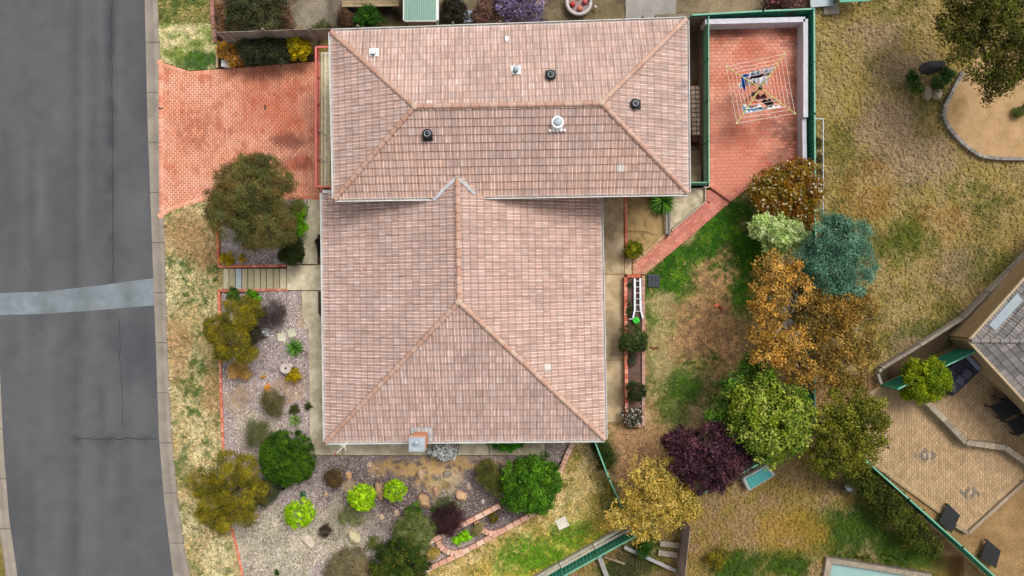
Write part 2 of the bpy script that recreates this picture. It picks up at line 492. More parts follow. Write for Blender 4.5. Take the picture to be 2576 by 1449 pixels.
def neigh_col(x, y):
    """everything beyond the boundary"""
    n = fbm(x / 30, y / 30, 51); n2 = fbm(x / 85, y / 85, 52); n3 = fbm(x / 9, y / 9, 53)
    c = mixc(A(172, 150, 100), A(164, 144, 82), sstep(.35, .65, n))
    c = mixc(c, A(98, 98, 36), .75 * sstep(.46, .66, n2 * .6 + n3 * .4))
    bare = np.maximum.reduce([blob(x, y, 2240, 330, 70, 80), blob(x, y, 2320, 400, 90, 60), .8 * blob(x, y, 2200, 90, 70, 40), .7 * blob(x, y, 2260, 180, 80, 40), .8 * blob(x, y, 2420, 690, 60, 50), .7 * blob(x, y, 2310, 860, 50, 50)])
    c = mixc(c, A(166, 142, 114), np.clip(bare, 0, .85))
    c = mixc(c, A(160, 112, 56), np.clip(np.maximum(blob(x, y, 2180, 480, 60, 70), blob(x, y, 2380, 560, 70, 40)), 0, .5) * sstep(.3, .6, n3 * .5 + n * .5))
    gr = np.maximum.reduce([blob(x, y, 2440, 480, 60, 45), blob(x, y, 2290, 610, 60, 50), blob(x, y, 2460, 690, 70, 50) * .6, blob(x, y, 2330, 830, 60, 26)])
    c = mixc(c, A(92, 104, 30), np.clip(gr, 0, .7) * sstep(.3, .58, n3 * .55 + n2 * .45))
    # northern neighbour: soil and gravel yard
    north = 1 - sstep(60, 96, y + (x - 700) * .03)
    yard = mixc(A(96, 84, 66), A(140, 124, 98), sstep(.3, .7, n * .6 + n3 * .4))
    yard = mixc(yard, A(156, 144, 128), blob(x, y, 790, 40, 70, 70))
    yard = mixc(yard, A(48, 38, 30), np.clip(blob(x, y, 930, 45, 85, 45) + blob(x, y, 1140, 60, 30, 40), 0, 1))
    yard = mixc(yard, A(120, 106, 76), .7 * np.clip(blob(x, y, 1500, 40, 70, 50), 0, 1))
    yard = mixc(yard, A(158, 140, 112), .8 * np.clip(blob(x, y, 1830, 30, 120, 40), 0, 1))
    inn = north * (x > 400) * (x < 2045)
    c = mixc(c, yard, inn)
    vg = north * (x < 530)
    c = mixc(c, mixc(A(116, 130, 62), A(164, 150, 92), sstep(.35, .65, n3)), vg * .95)
    # southern neighbour
    south = sstep(-10, 25, (x - 1408) * .49 + (y - 1428) * .87) * (x > 1380)
    s = mixc(A(164, 138, 98), A(156, 134, 74), sstep(.35, .65, n))
    s = mixc(s, A(64, 100, 14), np.clip(np.maximum.reduce([blob(x, y, 2120, 1330, 110, 60), blob(x, y, 2290, 1390, 120, 60), blob(x, y, 1850, 1430, 70, 50), blob(x, y, 1980, 1420, 60, 40), blob(x, y, 1620, 1400, 40, 60) * .8, blob(x, y, 1560, 1440, 50, 30)]), 0, .92))
    s = mixc(s, A(172, 138, 60), .7 * np.clip(blob(x, y, 2000, 1330, 90, 50), 0, 1))
    s = mixc(s, A(70, 56, 44), .7 * np.clip(np.maximum(blob(x, y, 2090, 1220, 60, 26), blob(x, y, 1590, 1420, 50, 40)), 0, 1))
    c = mixc(c, s, south)
    # south-eastern neighbour: bare tan ground
    e = sstep(0, 14, (x - 2150) * .75 - (y - 1146) * .66 + 10) * (y > 930)
    c = mixc(c, mixc(A(172, 140, 98), A(150, 118, 78), n), e)
    return c
def road_col(x, y):
    n = fbm(x / 26, y / 260, 61); n3 = fbm(x / 10, y / 10, 62)
    c = mixc(A(88, 89, 91), A(106, 107, 109), sstep(.25, .75, n * .7 + n3 * .3))
    t = np.exp(-((x - 282 - (y - 400) * .01) / 6) ** 2) * (y < 720) + np.exp(-((x - 190) / 5) ** 2) * .5
    c = mixc(c, A(70, 72, 76), np.clip(t * .95, 0, 1))
    c = mixc(c, A(78, 80, 86), .6 * blob(x, y, 350, 870, 60, 90) + .35 * blob(x, y, 350, 250, 40, 200))
    c = mixc(c, A(72, 73, 77), .8 * np.exp(-((y - 1106 - 2 * (fbm(x / 6, y * 0, 9) - .5)) / 3) ** 2) * (x > 190))
    return c

# ---- one ground sheet out to the horizon
xs = np.concatenate([[-30000, -12000, -5000, -2000, -900, -400], np.arange(-160, 2740, 11), [3000, 3500, 4500, 7000, 14000, 32000]])
ys = np.concatenate([[-30000, -12000, -5000, -2000, -900, -400], np.arange(-160, 1620, 11), [1800, 2200, 3000, 5000, 12000, 30000]])
gx, gy = np.meshgrid(xs, ys)
gz = zt(gx, gy) - 0.06
gz = np.where((gx < kerb_out(gy) + 4), -0.06, gz)
inpit = (gx > 1600) & (gx < 1773) & (gy > 40) & (gy < 480)
gz = np.where(inpit, 0.6, gz)
gz = np.where((gx > 775) & (gx < 960) & (gy > 80) & (gy < 510), 0.05, gz)
gz = np.where((gx > 398) & (gx < 960) & (gy > 140) & (gy < 514), np.minimum(gz, 0.02), gz)
gz = np.where((gx > 2090) & (gx < 2420) & (gy > 1395) & (gy < 1530), 1.0, gz)
gz = np.where((gx > 552) & (gx < 765) & (gy > 668) & (gy < 736), np.minimum(gz, .3), gz)
gc = neigh_col(gx, gy)
W = P_np(gx, gy, gz).reshape(-1, 3)
ny, nx = gx.shape
idx = np.arange(nx * ny).reshape(ny, nx)
F = np.stack([idx[1:, :-1], idx[1:, 1:], idx[:-1, 1:], idx[:-1, :-1]], -1).reshape(-1, 4)
g = np_mesh('ground', W, F, gc.reshape(-1, 3), GRASS, smooth=True)
g['kind'] = 'structure'

# ---- road, patch, kerbs
def zflat(v): return lambda x, y: np.full(np.shape(x), float(v))
yy = [-2600, -900, -200, 0, 300, 600, 900, 1100, 1200, 1300, 1380, 1449, 1650, 2600, 4200]
rpoly = [(float(kerb_in(y)), y) for y in yy] + [(70, 4200), (70, 1650), (44, 1449), (23, 1303), (9, 1128), (-2, 895), (-14, 500), (-20, 0), (-20, -2600)]
ROADM = mat('asphalt', vcol=True, rough=0.92, var=0.05, scale=0.35, fine=0.35, fscale=22, bump=0.4, bscale=60, spec=0.2)
drape('road', rpoly, 22, ROADM, road_col, zflat(0.0))
def patch_col(x, y):
    c = mixc(A(124, 133, 139), A(148, 158, 164), fbm(x / 10, y / 8, 65))
    t = np.exp(-((x - 120) / 26) ** 2) + np.exp(-((x - 215) / 26) ** 2) + .8 * np.exp(-((x - 320) / 26) ** 2)
    return mixc(c, A(112, 118, 122), np.clip(t * .5, 0, 1))
drape('road_patch', [(-16, 738), (120, 733), (250, 718), (385, 700), (388, 768), (250, 780), (100, 790), (-10, 793)], 14, CONC, patch_col, zflat(0.006), thick=0.004)
def seal(pts, w):
    """a run of bitumen crack sealer lying on the asphalt"""
    b = MB()
    for (x0, y0), (x1, y1) in zip(pts[:-1], pts[1:]): b.beam(P(x0, y0, .0035), P(x1, y1, .0035), w * random.uniform(.6, 1.3), .005, A(64, 65, 68))
    o = b.build('crack_seal', ROADM); o['kind'] = 'structure'
seal([(188 + k * 8, 1104 + random.gauss(0, 1.6)) for k in range(27)], .05)
seal([(281 + k * .06 + random.gauss(0, .9), -30 + k * 12) for k in range(62)], .035)
seal([(300 + random.gauss(0, 1.2) + k * .4, 800 + k * 12) for k in range(24)], .025)
def kerb_col(x, y):
    return mixc(A(148, 138, 126), A(174, 163, 150), fbm(x / 12, y / 22, 66))
def strip_sheet(name, left, right, zl, zr, m, colf):
    """a kerb: gutter tray, upstand and top, swept along two survey lines"""
    V = []; C = []
    n = len(left)
    prof = [(0.0, 0.01), (0.45, 0.015), (0.56, 0.13), (0.98, 0.14), (1.0, -0.2)]
    for (lx, ly), (rx, ry) in zip(left, right):
        for t, z in prof:
            x = lx + (rx - lx) * t; y = ly + (ry - ly) * t
            V.append(P(x, y, z)); C.append(colf(np.array([x]), np.array([y]))[0])
    F = []
    m_ = len(prof)
    for i in range(n - 1):
        for k in range(m_ - 1):
            F.append((i * m_ + k, (i + 1) * m_ + k, (i + 1) * m_ + k + 1, i * m_ + k + 1))
    o = np_mesh(name, V, F, C, m)
    o['kind'] = 'structure'
    # expansion joints, cut as thin dark saw lines proud of the surface by a hair
    j = MB()
    acc = 0
    for q in range(1, n):
        acc += math.hypot(left[q][0] - left[q - 1][0], left[q][1] - left[q - 1][1])
        if acc > 118 and -150 < left[q][1] < 1600:
            acc = 0
            a, b_ = left[q], right[q]
            pr = [(0.01, .017), (0.45, .021), (0.56, .136), (0.97, .146)]
            for (t0, z0), (t1, z1) in zip(pr[:-1], pr[1:]):
                j.beam(P(a[0] + (b_[0] - a[0]) * t0, a[1] + (b_[1] - a[1]) * t0, z0), P(a[0] + (b_[0] - a[0]) * t1, a[1] + (b_[1] - a[1]) * t1, z1), .025, .006, A(88, 80, 72))
    if j.v: j.build('joint', CONC, o)
    return o
ky = np.concatenate([[-2600, -900], np.arange(-200, 1700, 18), [2600, 4200]])
strip_sheet('kerb', [(float(kerb_in(y)), y) for y in ky], [(float(kerb_out(y)), y) for y in ky], 0, 0, CONC, kerb_col)
lk = [(-20, -2600), (-20, 0), (-14, 500), (-2, 895), (9, 1128), (23, 1303), (44, 1449), (70, 1650), (70, 4200)]
lky = [p[1] for p in lk]; lkx = [p[0] for p in lk]
strip_sheet('kerb', [(float(np.interp(y, lky, lkx)), y) for y in ky[::-1]], [(float(np.interp(y, lky, lkx)) - 30, y) for y in ky[::-1]], 0, 0, CONC, kerb_col)

# ---- lawns, beds, paths
VERGE = [(402, 545), (424, 531), (470, 513), (525, 496), (552, 496), (549, 560), (546, 672), (561, 674), (561, 728), (547, 731), (553, 1000), (558, 1130), (581, 1330), (609, 1449), (640, 1560), (520, 1560), (482, 1449), (466, 1380), (448, 1250), (434, 1100), (424, 900), (416, 600)]
TOPV = [(400, 60), (536, 60), (546, 100), (546, 172), (478, 177), (415, 157), (404, 150)]
BACK = [(1624, 693), (1733, 600), (1838, 509), (1890, 474), (2010, 445), (2022, 460), (2036, 1080), (1760, 1228), (1590, 1326), (1557, 1243), (1495, 1108), (1470, 1060), (1480, 1040), (1514, 1062), (1570, 1062), (1572, 1080), (1622, 1080)]
BOTL = [(1443, 1100), (1495, 1108), (1557, 1243), (1590, 1326), (1408, 1428), (1300, 1490), (1040, 1490), (1052, 1447), (1144, 1405), (1310, 1312), (1378, 1270), (1410, 1198), (1446, 1116)]
drape('lawn', VERGE, 7, GRASS, verge_col)
drape('lawn', TOPV, 6, GRASS, top_verge_col)
drape('lawn', BACK, 7, GRASS, back_col)
drape('lawn', BOTL, 7, GRASS, bottom_col)
BED_A = [(556, 499), (790, 498.5), (775, 540), (762, 560), (760, 664), (720, 666), (556, 668)]
BED_B = [(558, 735), (720, 733), (757, 732), (760, 785), (778, 815), (780, 1147), (1372, 1147), (1372, 1090), (1437, 1092), (1441, 1118), (1401, 1198), (1374, 1268), (1308, 1308), (1142, 1399), (1051, 1442), (1030, 1500), (628, 1500), (612, 1449), (583, 1330), (561, 1130)]
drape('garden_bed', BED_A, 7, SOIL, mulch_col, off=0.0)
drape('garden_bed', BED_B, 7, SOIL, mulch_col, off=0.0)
drape('garden_bed', [(548, 90), (800, 82), (800, 151), (545, 171)], 8, SOIL, lambda x, y: mixc(A(60, 50, 38), A(96, 80, 60), fbm(x / 6, y / 6, 71)), zf=lambda x, y: drive_z(x) + .03)
drape('garden_bed', [(800, 590), (880, 590), (880, 664), (800, 664)], 10, SOIL, lambda x, y: mixc(A(70, 58, 52), A(110, 96, 88), fbm(x / 6, y / 6, 72)), off=0.0)
drape('garden_bed', [(802, 734), (880, 734), (880, 830), (812, 800), (802, 787)], 10, SOIL, lambda x, y: mixc(A(70, 58, 52), A(110, 96, 88), fbm(x / 6, y / 6, 72)), off=0.0)
def path_col(x, y):
    n = fbm(x / 18, y / 18, 81); n3 = fbm(x / 5, y / 5, 82)
    c = mixc(A(194, 180, 150), A(232, 220, 190), sstep(.3, .7, n * .5 + n3 * .5))
    j = np.minimum.reduce([np.abs(y - 990), np.abs(y - 1110 + 0 * x), np.abs(y - 500)])
    return c
def epath_col(x, y):
    n = fbm(x / 16, y / 24, 83); n3 = fbm(x / 5, y / 5, 84)
    c = mixc(A(184, 160, 122), A(226, 202, 164), sstep(.3, .7, n * .6 + n3 * .4))
    c = mixc(c, A(110, 98, 80), .5 * np.clip(blob(x, y, 1540, 850, 26, 50) + blob(x, y, 1550, 985, 20, 40) + blob(x, y, 1530, 620, 22, 60), 0, 1))  # shade left of the shrubs, painted into the path colour
    return c
drape('path', [(775, 502), (880, 502), (880, 590), (798, 590), (798, 664), (760, 664), (762, 560), (775, 540)], 9, CONC, path_col, off=.03)
drape('path', [(722, 667), (884, 667), (884, 730), (722, 730)], 9, CONC, lambda x, y: path_col(x, y) * 1.12, off=.036)
drape('path', [(758, 732), (800, 732), (800, 788), (812, 806), (884, 836), (884, 1100), (780, 1100), (777, 830), (762, 800)], 9, CONC, path_col, off=.03)
for x0, x1 in ((780, 862), (863.5, 1075), (1076.5, 1230), (1231.5, 1370)):
    drape('path', [(x0, 1040 if x0 > 800 else 1101.5), (x1, 1040), (x1, 1145), (x0, 1145)], 9, CONC, path_col, off=.032)
for y0, y1 in ((470, 689), (690.5, 905), (906.5, 1062)):
    drape('path', [(1455, y0), (1570, y0), (1570, y1), (1455, y1)], 9, CONC, epath_col, off=.03)
drape('garden_bed', [(1578, 484), (1674, 484), (1674, 590), (1598, 656), (1578, 642)], 8, SOIL, lambda x, y: mixc(mixc(A(172, 142, 96), A(206, 176, 122), fbm(x / 16, y / 16, 91)), A(110, 86, 56), .6 * sstep(.6, .7, fbm(x / 4, y / 4, 92))), off=.02)
drape('path', [(1687, 478), (1772, 472), (1772, 506), (1687, 578)], 8, CONC, lambda x, y: mixc(A(178, 164, 134), A(222, 208, 178), sstep(.3, .7, fbm(x / 8, y / 8, 93))), off=.05)
drape('path', [(1571.5, 650), (1589, 650), (1589, 690), (1571.5, 690)], 8, CONC, epath_col, off=.036)

# ---- alley beside the house: sunken floor and its steps
ALLEY = thing('sunken_stairway', 'dark sunken side passage with concrete steps climbing beside the tiled roof', 'stairs', P(1745, 300, .9))
dark_c = A(104, 92, 74)
b = MB()
for (y0, y1) in ((58, 150), (151, 250), (251, 366)):
    x0, yy0, _ = P(1630, y0, .9); x1, yy1, _ = P(1764, y1, .9)
    b.prism([(x0, yy1), (x1, yy1), (x1, yy0), (x0, yy0)], .7, .9, mixc(A(96, 84, 66), A(128, 112, 84), random.random()))
b.build('floor', CONC, ALLEY)
sy = [366, 379, 391, 404, 417, 430, 443, 456]
for i in range(7):
    z1 = .9 + (i + 1) * .165
    p0 = P(1640, sy[i], z1); p1 = P(1764, sy[i + 1] + 1, z1)
    MB().prism([(p0.x, p1.y), (p1.x, p1.y), (p1.x, p0.y), (p0.x, p0.y)], .7, z1, mixc(A(118, 104, 82), A(146, 130, 104), random.random())).build('step', CONC, ALLEY)

# ---- front steps
ST = thing('garden_steps', 'ten pale concrete garden steps between two brick edged beds', 'steps', P(640, 702, .5))
sx = [561.6, 577, 593, 608.5, 624, 640, 656, 671.5, 688, 704.6, 721.5]
for i in range(10):
    z1 = .62 + (i + 1) * .128
    p0 = P(sx[i], 727, z1); p1 = P(sx[i + 1] - .15, 676, z1)
    c = mixc(A(186, 172, 140), A(218, 206, 172), random.random())
    if i == 2: c = A(196, 206, 208)
    x1 = p1.x
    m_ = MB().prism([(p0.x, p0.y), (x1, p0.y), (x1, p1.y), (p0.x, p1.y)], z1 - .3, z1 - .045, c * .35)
    m_.prism([(p0.x + .004, p0.y), (x1 - .028, p0.y), (x1 - .028, p1.y), (p0.x + .004, p1.y)], z1 - .04, z1, c)
    o = m_.build('step', CONC, ST)
    if i == 2: o['label'] = 'blue grey weathered step'

# ================================================================ PAVED SURFACES OF SEPARATE BRICKS
def palette(cols, n, seed):
    r = np.random.default_rng(seed)
    out = []
    for i in range(n):
        a, b_ = r.choice(len(cols), 2)
        out.append(mixc(cols[a], cols[b_], r.random()) * r.uniform(.9, 1.1))
    return out
_MC = {}
def brick_mesh(key, L, Wd, H, c, m, bev=.006):
    """shared chamfered brick, length along local x"""
    if key in _MC: return _MC[key]
    me = bpy.data.meshes.new('brick')
    hx, hy = L / 2, Wd / 2
    v = [(-hx, -hy, -H), (hx, -hy, -H), (hx, hy, -H), (-hx, hy, -H),
         (-hx, -hy, -bev), (hx, -hy, -bev), (hx, hy, -bev), (-hx, hy, -bev),
         (-hx + bev, -hy + bev, 0), (hx - bev, -hy + bev, 0), (hx - bev, hy - bev, 0), (-hx + bev, hy - bev, 0)]
    f = []
    for o_ in (0, 4):
        for i in range(4):
            j = (i + 1) % 4
            f.append((o_ + i, o_ + j, o_ + 4 + j, o_ + 4 + i))
    f.append((8, 9, 10, 11)); f.append((3, 2, 1, 0))
    me.from_pydata(v, [], f)
    set_col(me, np.array(c))
    me.materials.append(m)
    _MC[key] = me
    return me

def pave(parent, poly, cell, gap, angle, zf, colf, pal, key, nind, ref, bond='stretcher', m=BRICK, name='brick', tilt=.004, border=True, jit=.15):
    """lay bricks over the outline; the nind nearest to the reference point are parts of their own, the rest one mesh"""
    L, Wd = cell
    cx = sum(p[0] for p in poly) / len(poly); cy = sum(p[1] for p in poly) / len(poly)
    z0 = float(zf(cx, cy)); s = S(z0)
    ca, sa = math.cos(angle), math.sin(angle)
    R = max(math.hypot(p[0] - cx, p[1] - cy) for p in poly) * s + 1
    items = []
    nj = int(R / Wd) + 1; ni = int(R / L) + 1
    for j in range(-nj, nj):
        for i in range(-ni, ni):
            u = (i + (.5 if (j % 2 and bond == 'stretcher') else 0)) * L + (random.uniform(-.5, .5) * .01)
            v = j * Wd
            items.append((cx + (u * ca - v * sa) / s, cy - (u * sa + v * ca) / s))
    it = np.array(items)
    it = it[pip(poly, it[:, 0], it[:, 1])]
    if border:
        dm = np.full(len(it), 1e9)
        for q in range(len(poly)):
            a = np.array(poly[q], float); b_ = np.array(poly[(q + 1) % len(poly)], float); e = b_ - a
            t = np.clip(((it - a) @ e) / (e @ e), 0, 1); dm = np.minimum(dm, np.hypot(*(it - a - t[:, None] * e).T))
        it = it[dm * s > L * .52]
    cols = colf(it[:, 0], it[:, 1])
    palA = np.array(pal)
    z = zf(it[:, 0], it[:, 1]); W_ = P_np(it[:, 0], it[:, 1], z)
    d = np.hypot(it[:, 0] - ref[0], it[:, 1] - ref[1])
    order = np.argsort(d)
    mb = MB()
    bev = .006
    hx, hy, H = (L - gap) / 2, (Wd - gap) / 2, .05
    base = np.array([(-hx, -hy, -H), (hx, -hy, -H), (hx, hy, -H), (-hx, hy, -H), (-hx, -hy, -bev), (hx, -hy, -bev), (hx, hy, -bev), (-hx, hy, -bev), (-hx + bev, -hy + bev, 0), (hx - bev, -hy + bev, 0), (hx - bev, hy - bev, 0), (-hx + bev, hy - bev, 0)])
    fq = np.array([(i + o_, (i + 1) % 4 + o_, (i + 1) % 4 + 4 + o_, i + 4 + o_) for o_ in (0, 4) for i in range(4)] + [(8, 9, 10, 11)])
    VV = []; FF = []; CC = []
    rl = np.array(root_loc(parent))
    for rank, q in enumerate(order):
        sx_ = 1 - .03 * random.random(); ang = angle + random.gauss(0, .012)
        tx, ty = random.gauss(0, tilt), random.gauss(0, tilt)
        if rank < nind:
            ci = int(np.argmin(((palA - cols[q] * random.uniform(1 - jit, 1 + jit)) ** 2).sum(1)))
            me = brick_mesh((key, ci), L - gap, Wd - gap, H, palA[ci], m)
            o = link(name, me, parent, W_[q] - rl + np.array([0, 0, random.gauss(0, .002)]))
            o.rotation_euler = (tx * 3, ty * 3, ang)
        else:
            c2, s2 = math.cos(ang), math.sin(ang)
            v = base.copy(); v[:, 0] *= sx_
            v[:, 2] += v[:, 0] * tx * 3 + v[:, 1] * ty * 3 + random.gauss(0, .002)
            v = np.stack([v[:, 0] * c2 - v[:, 1] * s2, v[:, 0] * s2 + v[:, 1] * c2, v[:, 2]], 1) + W_[q]
            FF.append(fq + 12 * len(VV)); VV.append(v)
            CC.append(np.tile(cols[q] * random.uniform(1 - jit, 1 + jit), (12, 1)))
    if border:                                                # a header course finishes every edge
        for q in range(len(poly)):
            a = np.array(poly[q], float); b_ = np.array(poly[(q + 1) % len(poly)], float); e = (b_ - a); Lp = np.linalg.norm(e); e /= Lp
            nrm_ = np.array([-e[1], e[0]])
            mid_ = (a + b_) / 2 + nrm_ * 1.5
            if not pip(poly, np.array([mid_[0]]), np.array([mid_[1]]))[0]: nrm_ = -nrm_
            nn_ = max(1, int(Lp * s / Wd))
            for w in range(nn_):
                c2_ = a + e * Lp * (w + .5) / nn_ + nrm_ * (L * .5 / s)
                W2 = P_np(c2_[:1], c2_[1:], zf(c2_[:1], c2_[1:]))[0] + np.array([0, 0, .004])
                an = math.atan2(-nrm_[1], nrm_[0]); c2, s2 = math.cos(an), math.sin(an)
                v = base.copy(); v[:, 1] *= (Lp * s / nn_) / Wd * .99
                v = np.stack([v[:, 0] * c2 - v[:, 1] * s2, v[:, 0] * s2 + v[:, 1] * c2, v[:, 2] + random.gauss(0, .0015)], 1) + W2
                FF.append(fq + 12 * len(VV)); VV.append(v)
                CC.append(np.tile(colf(c2_[:1], c2_[1:])[0] * random.uniform(.86, 1.12), (12, 1)))
    if VV:
        o = np_mesh(name, np.concatenate(VV), np.concatenate(FF), np.concatenate(CC), m, parent)
        o['kind'] = 'stuff'

DRIVE = [(398, 150), (415, 159), (478, 179), (545, 174), (800, 154), (930, 150), (930, 497), (690, 497), (640, 500), (525, 502), (470, 519), (424, 536), (400, 550)]
SAL = [A(246, 166, 134), A(236, 144, 110), A(220, 126, 98), A(252, 182, 150)]
def drive_col(x, y):
    n = fbm(x / 45, y / 45, 101); n3 = vnoise(x / 2.1, y / 2.1, 102)
    c = mixc(A(242, 164, 130), A(252, 186, 156), sstep(.3, .7, n * .75 + n3 * .25))
    c = mixc(c, A(206, 110, 82), .6 * sstep(.55, .75, fbm(x / 22, y / 22, 103)))
    c = mixc(c, A(200, 98, 72), .55 * np.clip(blob(x, y, 700, 270, 95, 75, .8), 0, 1))
    c = mixc(c, A(120, 74, 64), .7 * np.clip(np.maximum(blob(x, y, 735, 355, 50, 18, .7), .7 * blob(x, y, 745, 410, 40, 20, .8)), 0, 1))
    c = mixc(c, A(178, 100, 84), .5 * np.clip(blob(x, y, 505, 330, 60, 60, .8) * sstep(.4, .6, n3 + .1), 0, 1))
    odd = vnoise(x / 1.3, y / 1.3, 104) > .975
    c = np.where(odd[:, None], A(120, 84, 78), c)
    return c
ddz = lambda x, y: drive_z(np.asarray(x, float)) + .02
DR = drape('driveway', DRIVE, 12, SOIL, lambda x, y: mixc(A(134, 78, 58), A(156, 96, 72), fbm(x / 8, y / 8, 105)), zf=lambda x, y: drive_z(x) - .006, thick=.2)
# border course first, then the field
pave(DR, DRIVE, (.232, .115), .015, math.pi / 2 + .012, ddz, drive_col, palette(SAL + [A(190, 100, 78), A(140, 86, 72)], 40, 1), 'drive', 300, (800, 480), jit=.045)

PATIO = [(1783, 58), (2012, 60), (2016, 445), (1890, 472), (1873, 480), (1838, 508), (1791, 474), (1783, 468)]
def patio_z(x, y): return np.full(np.shape(x), 2.16) if np.ndim(x) else 2.16
RED = [A(226, 132, 106), A(210, 112, 88), A(238, 158, 134), A(196, 104, 86)]
def patio_col(x, y):
    n = fbm(x / 40, y / 40, 111); n3 = vnoise(x / 4, y / 4, 112)
    c = mixc(A(212, 126, 100), A(232, 160, 136), sstep(.3, .7, n * .85 + n3 * .15))
    c = mixc(c, A(226, 140, 118), np.clip(blob(x, y, 1840, 420, 80, 80, .7), 0, .7))
    soot = np.maximum.reduce([blob(x, y, 1990, 90, 34, 26, .8), .8 * blob(x, y, 1830, 80, 50, 22, .8), blob(x, y, 1985, 350, 22, 40, .8), .8 * blob(x, y, 1955, 320, 40, 30, .8), .7 * blob(x, y, 1970, 410, 36, 40, .8), .55 * blob(x, y, 1995, 200, 20, 60, .8)])
    c = mixc(c, A(104, 76, 66), np.clip(soot, 0, .75) * sstep(.1, .6, fbm(x / 14, y / 14, 113)))
    return c
PT = drape('patio', PATIO, 14, SOIL, lambda x, y: mixc(A(176, 98, 80), A(150, 84, 70), fbm(x / 8, y / 8, 115)), zf=lambda x, y: patio_z(x, y) - .012, thick=.4)
pave(PT, PATIO, (.26, .17), .005, 0.02, patio_z, patio_col, palette(RED + [A(212, 126, 100), A(232, 160, 136), A(222, 143, 118), A(222, 143, 118), A(108, 80, 70), A(150, 98, 82)], 40, 2), 'patio', 300, (1800, 460), m=BRICK, jit=.035)
PINK = [(1776, 479), (1791, 476), (1836, 509), (1733, 599), (1623, 690), (1591, 690), (1591, 654), (1689, 581), (1776, 506)]
def pink_col(x, y):
    n = fbm(x / 20, y / 20, 116)
    c = mixc(A(214, 132, 114), A(226, 150, 130), n)
    return mixc(c, A(214, 164, 132), sstep(1700, 1620, x) * .8)
pz = lambda x, y: zt(x, y) + .05
PK = drape('path', PINK, 10, SOIL, lambda x, y: mixc(A(170, 96, 82), A(150, 84, 72), fbm(x / 8, y / 8, 117)), zf=lambda x, y: zt(x, y) + .036)
pave(PK, PINK, (.24, .16), .006, math.atan2(91, 103) - .05, pz, pink_col, palette([A(214, 132, 114), A(226, 150, 130), A(206, 120, 102)], 10, 3), 'pink', 300, (1700, 600))
# black strip and kerb between the sunken stair and the patio
b = MB(); p0 = P(1774.6, 66, 2.02); p1 = P(1780.5, 469, 2.02)
b.prism([(p0.x, p1.y), (p1.x, p1.y), (p1.x - .05, p0.y), (p0.x - .05, p0.y)], 1.9, 2.02)
o = b.build('black_strip', BLACK); o['kind'] = 'structure'
b = MB(); b.beam(P(1781.2, 64, 2.13), P(1783.6, 470, 2.13), .05, .16, A(214, 196, 176))
b.beam(P(1783.6, 470.5, 2.13), P(1770, 472, 2.13), .05, .14, A(214, 196, 176)); b.beam(P(1774.2, 474, 2.1), P(1774.2, 507, 2.1), .05, .14, A(214, 196, 176)); b.beam(P(1774.2, 507.5, 2.1), P(1690, 579.5, 2.1), .05, .14, A(214, 196, 176))
o = b.build('patio_kerb', CONC); o['kind'] = 'structure'
# ================================================================ THE HOUSE
ZL, ZLR = 4.2, 6.77        # lower roof: eave, ridge
ZU, ZUR = 6.35, 7.80       # upper roof: eave, ridge
HOUSE = thing('house', 'split level brick house under two joined terracotta tiled hip roofs', 'house', P(1280, 600, 1.9))
# walls
wl_x0, wl_x1, wl_y0, wl_y1 = -8.05, 3.62, -6.45, 4.42
wu_x0, wu_x1, wu_y0, wu_y1 = -7.14, 6.95, 4.44, 10.75
def wallbox(x0, x1, y0, y1, z0, z1, name='wall'):
    t = .22; b = MB()
    b.box((x0 + x1) / 2, y0 + t / 2, (z0 + z1) / 2, x1 - x0, t, z1 - z0)
    b.box((x0 + x1) / 2, y1 - t / 2, (z0 + z1) / 2, x1 - x0, t, z1 - z0)
    b.box(x0 + t / 2, (y0 + y1) / 2, (z0 + z1) / 2, t, y1 - y0 - 2 * t - .004, z1 - z0)
    b.box(x1 - t / 2, (y0 + y1) / 2, (z0 + z1) / 2, t, y1 - y0 - 2 * t - .004, z1 - z0)
    return b.build(name, WALLM, HOUSE)
wallbox(wl_x0, wl_x1, wl_y0, wl_y1, 1.2, 4.1)
wallbox(wu_x0, wu_x1, wu_y0, wu_y1, 0.2, 6.3)
def window(x, y, z, w, h, ax):
    """ax: outward direction of the wall"""
    d = {'W': (-1, 0), 'E': (1, 0), 'S': (0, -1), 'N': (0, 1)}[ax]
    rot = 0 if d[0] == 0 else math.pi / 2
    f = MB()
    for sgn in (-1, 1):
        f.box(x + d[0] * .02 + (sgn * w / 2 if rot == 0 else 0), y + d[1] * .02 + (sgn * w / 2 if rot else 0), z, .06, .08, h, rot, (1, 1, 1))
        f.box(x + d[0] * .02, y + d[1] * .02, z + sgn * h / 2, w + .06, .08, .06, rot)
    f.box(x + d[0] * .02, y + d[1] * .02, z, .05, .06, h - .07, rot)
    fr = f.build('window', WHITE, HOUSE)
    MB().box(x + d[0] * .012, y + d[1] * .012, z, w - .07, .03, h - .07, rot).build('pane', GLASS, fr)
for yy_ in (-4.6, -1.8, 3.2): window(wl_x0, yy_, 3.05, 1.6, 1.2, 'W')
for yy_ in (-4.4, -1.2, 2.2): window(wl_x1, yy_, 3.05, 1.5, 1.2, 'E')
for xx_ in (-6.0, -0.8, 1.8): window(xx_, wl_y0, 3.05, 1.6, 1.2, 'S')
for yy_ in (6.2, 9.0): window(wu_x1, yy_, 4.9, 1.4, 1.1, 'E')
for xx_ in (-4, 0, 4): window(xx_, wu_y1, 4.9, 1.5, 1.1, 'N')
for yy_ in (6.0, 9.2): window(wu_x0, yy_, 4.7, 1.8, 1.6, 'W')
d_ = MB().box(wl_x0 - .02, .55, 2.95, .07, .95, 2.05, 0, A(110, 60, 40)).build('door', WOOD, HOUSE)
MB().box(wl_x0 - .075, .2, 2.9, .04, .04, .16).build('handle', ALU, d_)
